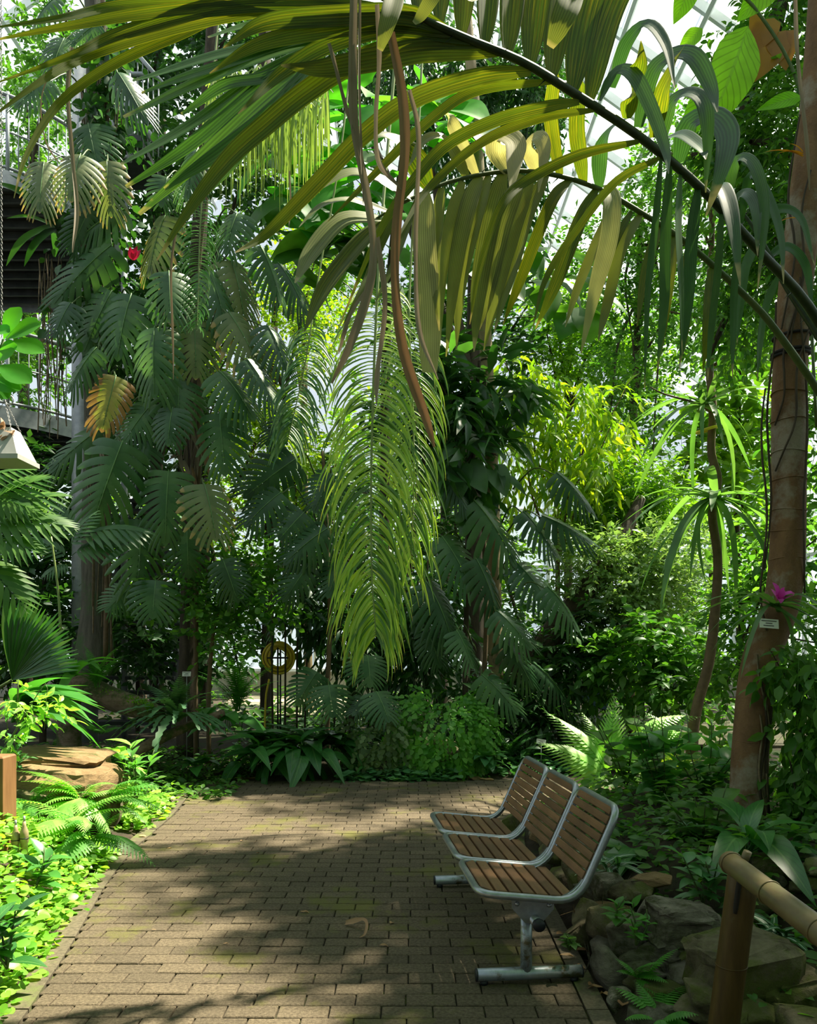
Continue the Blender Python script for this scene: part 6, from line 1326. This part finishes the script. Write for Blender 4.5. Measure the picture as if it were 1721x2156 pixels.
mb = MB(); mb.tube(crv(PA([(128, 1330, 7.8), (122, 1240, 7.8), (108, 1130, 7.8)]), 10), [.014, .011, .008], 6); mb.build('stem', M['stalk_pale'], lp)
explicit('feather_palm', 'dark feather palm fronds behind the lime shoot', 'palm', tuple(P(150, 1380, 8.2)), [FERN_E], 'monstera', [(150, 1180, 8.2, 60, 1120, 8), (150, 1160, 8.2, 180, 1070, 8), (150, 1170, 8.2, 245, 1130, 8), (150, 1190, 8.2, 90, 1200, 7.9), (160, 1140, 8.2, 300, 1090, 8), (150, 1150, 8.2, 120, 1050, 8)], part='frond', up=(0, -.8, .7))
# clusia sprig and hanging box
cs = explicit('clusia_branch', 'bright glossy paddle-leaved branch reaching in from the left edge', 'plant', tuple(P(-90, 830, 5.4)), [blade_t(OBOV, 7, .2, .15, wid=.62, cols=5)], 'bigleaf',
              [(8, 715, 5.4, 35, 640, 5.35, 1.1), (12, 715, 5.4, 78, 672, 5.3), (-10, 760, 5.4, 28, 722, 5.3, 1.2), (10, 722, 5.4, 88, 730, 5.3, .8), (-8, 770, 5.4, 62, 795, 5.3, .9), (-20, 790, 5.4, 38, 812, 5.3), (-20, 800, 5.4, 14, 832, 5.3), (-30, 700, 5.4, 15, 690, 5.3)], up=(-.1, -1, .5))
mb = MB(); mb.tube(crv(PA([(-90, 860, 5.5), (-30, 800, 5.42), (8, 715, 5.4)]), 10), [.02, .012, .008], 6); mb.build('stem', M['stalk'], cs)
hb = thing('hanging_box', 'pale grey pyramid-shaped hanging box on a long chain at the left edge', 'planter', tuple(P(12, 975, 6.0)))
c = P(12, 0, 6.0); zt, zb = P(0, 905, 6)[2], P(0, 968, 6)[2]
mb = MB(); a, b = .075, .165
top = [(c[0] + sx * a, 6 + sy * a, zt) for sx, sy in ((-1, -1), (1, -1), (1, 1), (-1, 1))]; bot = [(c[0] + sx * b, 6 + sy * b, zb) for sx, sy in ((-1, -1), (1, -1), (1, 1), (-1, 1))]
mb.add(top + bot, [[0, 1, 2, 3], [7, 6, 5, 4], [4, 5, 1, 0], [5, 6, 2, 1], [6, 7, 3, 2], [7, 4, 0, 3]]); mb.build('body', M['lid'], hb, False)
mb = MB(); mb.box((c[0], 6, zb - .012), (.35, .35, .035)); mb.build('base_rim', M['lid'], hb, False)
def chain(p0, p1, n, parent, s=.02):
    lk = MB(); th = np.linspace(0, 2 * pi, 11)[:-1]; lk.loop(np.stack([.45 * np.cos(th), 0 * th, .8 * np.sin(th)], 1), .16, 5); me = lk.mesh('chain_link', M['chain'])
    p0, p1 = Vector(p0), Vector(p1); d = (p1 - p0); q = d.to_track_quat('Z', 'Y')
    for k in range(n):
        link('chain_link', me, parent, Matrix.Translation(p0.lerp(p1, (k + .5) / n)) @ q.to_matrix().to_4x4() @ Matrix.Rotation(pi / 2 * (k % 2), 4, 'Z') @ Matrix.Scale(d.length / n * .66, 4))
hook = P(10, 842, 6)
for sx, sy in ((-1, -1), (1, -1), (1, 1)):
    chain(hook, (c[0] + sx * a, 6 + sy * a, zt), 14, hb)
chain(P(4, 838, 6), P(2, -40, 6), 150, hb)
mb = MB(); th = np.linspace(0, 2 * pi, 15)[:-1]; mb.loop(np.stack([hook[0] + .035 * np.cos(th) + .03, 0 * th + 6, hook[2] + .035 * np.sin(th)], 1), .006, 6); mb.build('hook', M['galv'], hb)
mb = MB(); g = np.random.default_rng(3); n = 16
mb.many(T_LANC, basis(g.normal(size=(n, 3)) + [0, -.5, -.3], g.normal(size=(n, 3)), g.uniform(.06, .14, n)), np.array(P(14, 912, 5.93)) + g.normal(size=(n, 3)) * .03); mb.build('dry_leaves', M['dead_red'], hb)
# wooden post and irrigation valves
mb = MB(); mb.box((-2.585, 5.0, .33), (.17, .17, .9), bevel=.01)
o = mb.build('wooden_post', M['post_wood'], None, False); tag(o, 'square reddish wooden post at the left edge', 'post')
for k, (x, y, s, lab) in enumerate(((33, 1757, 1.0, 'tan bottle-shaped irrigation valve nearer the wooden post'), (51, 1748, 1.05, 'tan bottle-shaped irrigation valve right of its twin'))):
    b = P(x, 1800, 4.6); zt = P(0, y - 30, 4.6)[2]; t = thing('irrigation_valve', lab, 'valve', tuple(b))
    hh = zt - b[2]; pr = [(0, .020), (.3, .020), (.32, .024), (.55, .024), (.62, .022), (.75, .011), (.86, .009)]
    mb = MB(); mb.tube([(b[0], b[1], b[2] + hh * f) for f, _ in pr], [r_ for _, r_ in pr], 12); mb.build('body', M['valve'], t)
    mb = MB(); mb.tube([(b[0], b[1], b[2] + hh * .85), (b[0], b[1], b[2] + hh)], .0065, 8); mb.build('tip', M['galv'], t)
    mb = MB(); mb.tube([(b[0], b[1], b[2] + hh * .42), (b[0], b[1], b[2] + hh * .44)], .026, 12); mb.build('black_ring', M['cap'], t)
    if k == 0:
        mb = MB(); mb.tube([(b[0], b[1], b[2] + hh * .55), (b[0] - .06, b[1], b[2] + hh * .58)], .012, 8); mb.build('side_arm', M['valve'], t)

# ------------------------------------------------------------------ plants on the right
bases = [(1290, 1640, 7.6), (1420, 1630, 7.9), (1500, 1600, 8.2)]
explicit('sunlit_fern', 'sunlit bracken fern arching behind the bench', 'fern', tuple(P(1290, 1660, 7.7)), [FERN_C], 'fern_pale', [(1285, 1650, 7.7, 1190, 1490, 7.5), (1285, 1650, 7.7, 1290, 1475, 7.5), (1285, 1650, 7.7, 1380, 1520, 7.4), (1290, 1660, 7.7, 1180, 1550, 7.2), (1290, 1650, 7.7, 1250, 1500, 7.7)], part='frond', up=(0, -.7, .8), wr=.8)
explicit('sunlit_fern', 'yellow sunlit fern fronds right of the bracken', 'fern', tuple(P(1400, 1660, 7.5)), [FERN_C], 'yellow', [(1395, 1640, 7.5, 1300, 1580, 7.3), (1400, 1640, 7.5, 1500, 1560, 7.3), (1400, 1640, 7.5, 1420, 1550, 7.3), (1400, 1650, 7.5, 1350, 1590, 7.1)], part='frond', up=(0, -.6, .9), wr=.75)
explicit('sunlit_fern', 'green fern reaching toward the slender tree', 'fern', tuple(P(1450, 1600, 8.0)), [FERN_B], 'fern_pale', [(1330, 1560, 8, 1450, 1480, 7.8), (1360, 1570, 8, 1480, 1520, 7.8), (1480, 1620, 8, 1560, 1540, 7.7), (1480, 1630, 8, 1590, 1590, 7.6), (1440, 1600, 8, 1400, 1500, 7.8)], part='frond', up=(0, -.5, .9))
for k, (x, y, Yd, n, mt, lab) in enumerate(((1400, 1740, 5.7, 16, 'glossy_mid', 'vine-leaved plant with broad lobed leaves behind the near bench back'), (1320, 1700, 6.3, 12, 'mid', 'leafy plant just behind the middle bench back'), (1480, 1720, 6.0, 12, 'glossy_mid', 'broad-leaved plant beside the banded trunk foot'), (1500, 1650, 6.6, 10, 'bright', 'lighter broad-leaved plant between fern and banded trunk'))):
    gz = float(gh(P(x, y, Yd)[0], Yd)); py_ = HY - (gz - H) / Yd * F
    stem_plant('vine_leaf_plant', lab, x, py_, Yd, (.62, .6, .55, .6)[k], 7, (.19, .16, .18, .17)[k], mt, 150 + k, T_HEART, stems=(6, 5, 5, 4)[k], spread=.34)
radial('aspidistra', 'huge dark leaves low behind the near bench back', 'plant', tuple(P(1370, 1820, 4.8)), GINGER, 'glossy', 11, (.45, .65), (.2, .9), seed=160, wide=1.2, az=(-pi, pi))
radial('aspidistra', 'huge dark drooping leaves behind the bamboo rail', 'plant', tuple(P(1570, 1800, 4.2)), GINGER, 'glossy', 14, (.4, .62), (.2, 1.0), seed=161, wide=1.05, az=(-pi, pi))
def striped():
    v, q, u = blade_t(LANC, 6, .3, .5, wid=.15); m = MB(); m.add(v, q, None, u, 0)
    v2, q2, u2 = blade_t([.3, 1, 1, .8, .4, .1], 6, .3, .5, wid=.03); v2 = v2.copy(); v2[:, 2] += .006; m.add(v2, q2, None, u2, 1)
    return m.mesh('leaf', [M['stripe'], M['stripe_line']])
sme = striped()
for k, (x, y, Yd, lab) in enumerate(((1285, 1830, 4.3, 'white-veined dark plant beside the near bench leg'), (1450, 1745, 4.9, 'white-veined dark plant behind the huge leaves'), (1670, 1900, 3.9, 'white-veined plant under the bamboo rail'), (1640, 1980, 3.6, 'low white-veined plant above the mossy rock'))):
    t = thing('striped_plant', lab, 'plant', tuple(P(x, y, Yd)))
    for j in range(16):
        a = R.uniform(0, 2 * pi); e = R.uniform(.1, 1.1); L = R.uniform(.16, .28); b = P(x + R.uniform(-20, 20), y + R.uniform(-10, 10), Yd)
        link('leaf', sme, t, frame(b, b + Vector((math.cos(a) * math.cos(e), math.sin(a) * math.cos(e), math.sin(e))) * L, (0, -.2, 1), L))
stem_plant('sage_herb', 'pale sage-green leafy herb beside the bamboo post', 1480, 1900, 3.85, .26, 9, .15, 'cover', 170, T_OVL, stems=4, spread=.13)
stem_plant('vine_leaf_plant', 'lobed-leaf plant low between the banded trunk and bamboo post', 1500, 1800, 4.6, .4, 6, .16, 'mid', 176, T_HEART, stems=4, spread=.25)
stem_plant('rock_weed', 'small green weed growing among the rocks', 1300, 1950, 3.6, .12, 6, .075, 'fern', 171, T_OV, stems=3, spread=.08)
stem_plant('rock_weed', 'tiny weed sprouting beside the bench foot', 1200, 2000, 3.55, .08, 5, .06, 'mid', 172, T_OV, stems=3, spread=.07)
stem_plant('rock_weed', 'leafy weed trailing down the rocks', 1340, 1990, 3.5, .16, 7, .065, 'fern', 173, T_OV, stems=3, spread=.06)
radial('small_fern', 'bright little fern growing from the rocks', 'fern', tuple(P(1345, 2060, 3.35)), [FERN_D], 'fern', 8, (.12, .2), (.0, 1.2), part='frond', seed=174, az=(-pi, 0))
radial('small_fern', 'fern at the bottom edge beside the paving', 'fern', tuple(P(1390, 2150, 3.1)), [FERN_D], 'fern', 9, (.16, .26), (.1, 1.0), part='frond', seed=175)
# bamboo railing
br = thing('bamboo_railing', 'bamboo post and rail fence in the lower right corner', 'fence', tuple(P(1518, 2200, 2.75)))
p0, p1 = P(1567, 1832, 2.75), P(1524, 2160, 2.75); d = (p1 - p0) / (p1 - p0).length
pa = [p0 + d * s for s in np.linspace(0, .95, 12)]
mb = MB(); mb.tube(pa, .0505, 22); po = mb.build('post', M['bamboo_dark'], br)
for s in (.33, .60):
    c = p0 + d * s; th = np.linspace(0, 2 * pi, 25)[:-1]; mb = MB(); mb.loop(np.stack([c[0] + .0505 * np.cos(th), c[1] + .0505 * np.sin(th), c[2] + 0 * th], 1), .003, 5); mb.build('node_ring', M['bamboo_dark'], po)
mb = MB(); s = np.linspace(.0, .125, 8); mb.tube([p0 + d * (a + .012) + Vector((-.030, -.041, 0)) for a in s], [.008, .012, .012, .012, .012, .008], 8, squash=.7); mb.build('slot_shade', M['hollow_shade'], po)  # solid dark strip on the post face, painted shade of the opening
q0, q1 = P(1535, 1813, 2.70), P(1790, 2010, 2.08)
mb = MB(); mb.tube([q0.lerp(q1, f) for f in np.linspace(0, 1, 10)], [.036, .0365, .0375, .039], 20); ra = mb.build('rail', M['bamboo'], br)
for f in (.03, .40, .80):
    c = q0.lerp(q1, f); ax = (q1 - q0).normalized(); u = ax.cross(Vector((0, 0, 1))).normalized(); w = ax.cross(u); th = np.linspace(0, 2 * pi, 25)[:-1]; rr_ = .0365 + .002 * f
    mb = MB(); mb.loop(np.array([list(c + u * rr_ * math.cos(t) + w * rr_ * math.sin(t)) for t in th]), .0035, 5); mb.build('node_ring', M['bamboo'], ra)
c = P(1565, 1805, 2.66); mb = MB(); mb.tube([c + Vector((0, 0, -.02)), c + Vector((.012, -.01, .022))], .014, 10); mb.build('dowel', M['bamboo'], ra)

# ------------------------------------------------------------------ small things
def card(label, x, y, Y, w, h, tilt=0.0, stake=True, lines=3):
    t = thing('plant_label', label, 'plant label', tuple(P(x, y + h, Y)))
    W, Hh = w / F * Y, h / F * Y; c = P(x, y, Y); rt = Matrix.Rotation(tilt, 3, 'Y') @ Matrix.Rotation(-.25, 3, 'X')
    mb = MB(); mb.box(c, (W, .004, Hh), rt); mb.build('card', M['tagcard'], t, False)
    for k in range(lines):
        mb = MB(); off = rt @ Vector((R.uniform(-.04, .04) * W, -.004, Hh * (.28 - .26 * k))); mb.box(c + off, (W * (.8, .35, .55)[k % 3], .002, Hh * .09), rt); mb.build('lettering', M['ink'], t, False)
    if stake:
        mb = MB(); mb.tube([c + Vector((0, .006, 0)), Vector((c[0], c[1] + .01, float(gh(c[0], c[1])) - .03))], .004, 5); mb.build('stake', M['galv'], t)
card('white plant label wired to the banded trunk under the bromeliad', 1620, 1313, 4.95, 40, 20, .08, False)
card('tiny white plant label at the foot of the dark slender trunk', 393, 1419, 9.3, 18, 10)
card('white plant label standing behind the far bench seat', 1140, 1562, 9.3, 20, 11, .15)
sg = thing('information_sign', 'slanted dark sign panel on the path behind the ferns', 'sign', tuple(P(1260, 1500, 12)))
mb = MB(); c = P(1252, 1462, 12); mb.box(c, (.5, .03, .42), Matrix.Rotation(-.7, 3, 'X') @ Matrix.Rotation(.5, 3, 'Y')); mb.build('panel', M['panelblue'], sg, False)
mb = MB(); mb.tube([c, (c[0], c[1], .1)], .025, 8); mb.build('stand', M['galv'], sg)
hr = thing('hose_reel', 'yellow garden hose wound on a reel behind the far bed', 'hose', tuple(P(588, 1430, 10.8)))
c = P(588, 1385, 10.8)
for k in range(7):
    th = np.linspace(0, 2 * pi, 30)[:-1]; r_ = .125 + .015 * k; mb = MB()
    mb.loop(np.stack([c[0] + r_ * np.cos(th), c[1] + .06 * ((k % 3) - 1) + 0 * th, c[2] + r_ * np.sin(th)], 1), .014, 6); mb.build('hose_coil', M['yellow_hose'], hr)
for yy_ in (-.11, .11):
    mb = MB(); mb.tube([(c[0] - .14, c[1] + yy_, c[2]), (c[0] + .14, c[1] + yy_, c[2])], .012, 6); mb.tube([(c[0], c[1] + yy_, .05), (c[0], c[1] + yy_, c[2] + .14)], .012, 6); mb.build('reel_frame', M['cap'], hr)
mb = MB(); mb.tube(crv([(c[0] - .1, c[1] - .2, c[2] - .28), (c[0] - .14, c[1] - .25, c[2] - .6), (c[0] - .1, c[1] - .3, .1), (c[0] + .3, c[1] - .6, .06)], 14), .014, 6); mb.build('hose_end', M['yellow_hose'], hr)
# fallen leaves and litter
fl = [mesh_of(blade_t(OV, 6, .5, .4, wid=.45, wave=.04), 'fallen_leaf', M['fallen']), mesh_of(blade_t(LANC, 6, .6, .3, wid=.3, wave=.05), 'fallen_leaf', M['fallen'])]
ORD = ['lowest', 'second', 'third', 'fourth', 'fifth', 'sixth', 'seventh', 'eighth', 'ninth', 'tenth', 'eleventh', 'twelfth']
def rank(rows, k): return ORD[sorted(range(len(rows)), key=lambda i: -rows[i][1]).index(k)]
def fallen(x, y, L, az, lab, group=None, k=0, z=None):
    gx_, gy_ = G(x, y); zz = .006 if z is None else z
    o = link('fallen_leaf', fl[k % 2], None, frame((gx_, gy_, zz), (gx_ + math.cos(az) * L, gy_ + math.sin(az) * L, zz + .006), (R.uniform(-.2, .2), -.1, 1), L))
    return tag(o, lab, 'leaf', group)
GL = 'small dry leaves scattered on the paving'
ROWS1 = ((822, 1947, .05, 1.2), (632, 1922, .06, .1), (800, 1993, .05, .2), (352, 1788, .04, .6), (506, 1772, .03, 1), (738, 1806, .03, 2), (383, 1678, .05, 1.1), (320, 1960, .02, 0), (1045, 1745, .03, .5), (893, 1705, .03, .2), (540, 1798, .03, 1), (470, 1990, .03, .5))
for k, (x, y, L, az) in enumerate(ROWS1):
    fallen(x, y, L, az, 'small dry leaf on the open paving, ' + rank(ROWS1, k) + ' one counting up from the bottom edge', GL, k)
GE = 'dry leaves along the bed edge beside the bench foot'
ROWS2 = ((1215, 2010, .09, .4), (1232, 2050, .10, 2.0), (1258, 2070, .08, 1.0), (1285, 2110, .09, 1.8), (1310, 2130, .10, 1.2), (1180, 2020, .08, .1), (1172, 1975, .07, .6), (1270, 2090, .07, 2.6), (1240, 2085, .06, .9))
for k, (x, y, L, az) in enumerate(ROWS2):
    fallen(x, y, L, az, 'curled brown litter leaf by the near bench foot, ' + rank(ROWS2, k) + ' one counting upward', GE, k, z=.02)
GD = 'reddish dead leaves along the left path edge'
ROWS3 = ((205, 1836, .10, .5), (195, 1845, .08, .2), (292, 1762, .08, .1), (120, 1915, .06, .9), (160, 1880, .05, .4), (30, 2040, .08, .2))
for k, (x, y, L, az) in enumerate(ROWS3):
    fallen(x, y, L, az, 'reddish dead leaf under the lime ground cover edge, ' + rank(ROWS3, k) + ' one counting upward', GD, k)
fallen(515, 1640, .22, .05, 'long rust-coloured leaf lying where paving meets the far bed', None, 1)
fallen(1010, 1642, .24, .0, 'orange-brown leaf lying below the calathea', None, 1)
mb = MB(); pts = [(*G(728, 1948), .01), (*G(752, 1952), .03), (*G(768, 1958), .05), (*G(773, 1966), .04), (*G(768, 1976), .02), (*G(757, 1977), .008)]
mb.ribbon(crv(pts, 20), np.array([.9, 1.3, .8, .5, .5, .4, .1]) * .03, (0, -.6, .8), fold=.5); o = mb.build('fallen_leaf_sheath', M['dead_red']); tag(o, 'curled pale dry leaf sheath lying in the middle of the paving', 'leaf')
explicit('pink_flower', 'small crimson flower spike glowing beside the monstera trunk', 'flower', tuple(P(280, 560, 9.3)), [T_LANC], 'red', [(280, 548, 9.3, 268, 515, 9.25, 1.6), (280, 548, 9.3, 284, 512, 9.25, 1.6), (282, 548, 9.3, 294, 522, 9.25, 1.6)], part='petal', up=(0, -1, 0))
explicit('pink_flower', 'tiny magenta flower in the dark bed behind the bench', 'flower', tuple(P(1092, 1400, 9.6)), [T_OV], 'pink', [(1092, 1392, 9.6, 1086, 1378, 9.55, 1.4), (1092, 1392, 9.6, 1098, 1376, 9.55, 1.4), (1092, 1392, 9.6, 1092, 1372, 9.55, 1.4)], part='petal', up=(0, -1, 0))
clean_base()
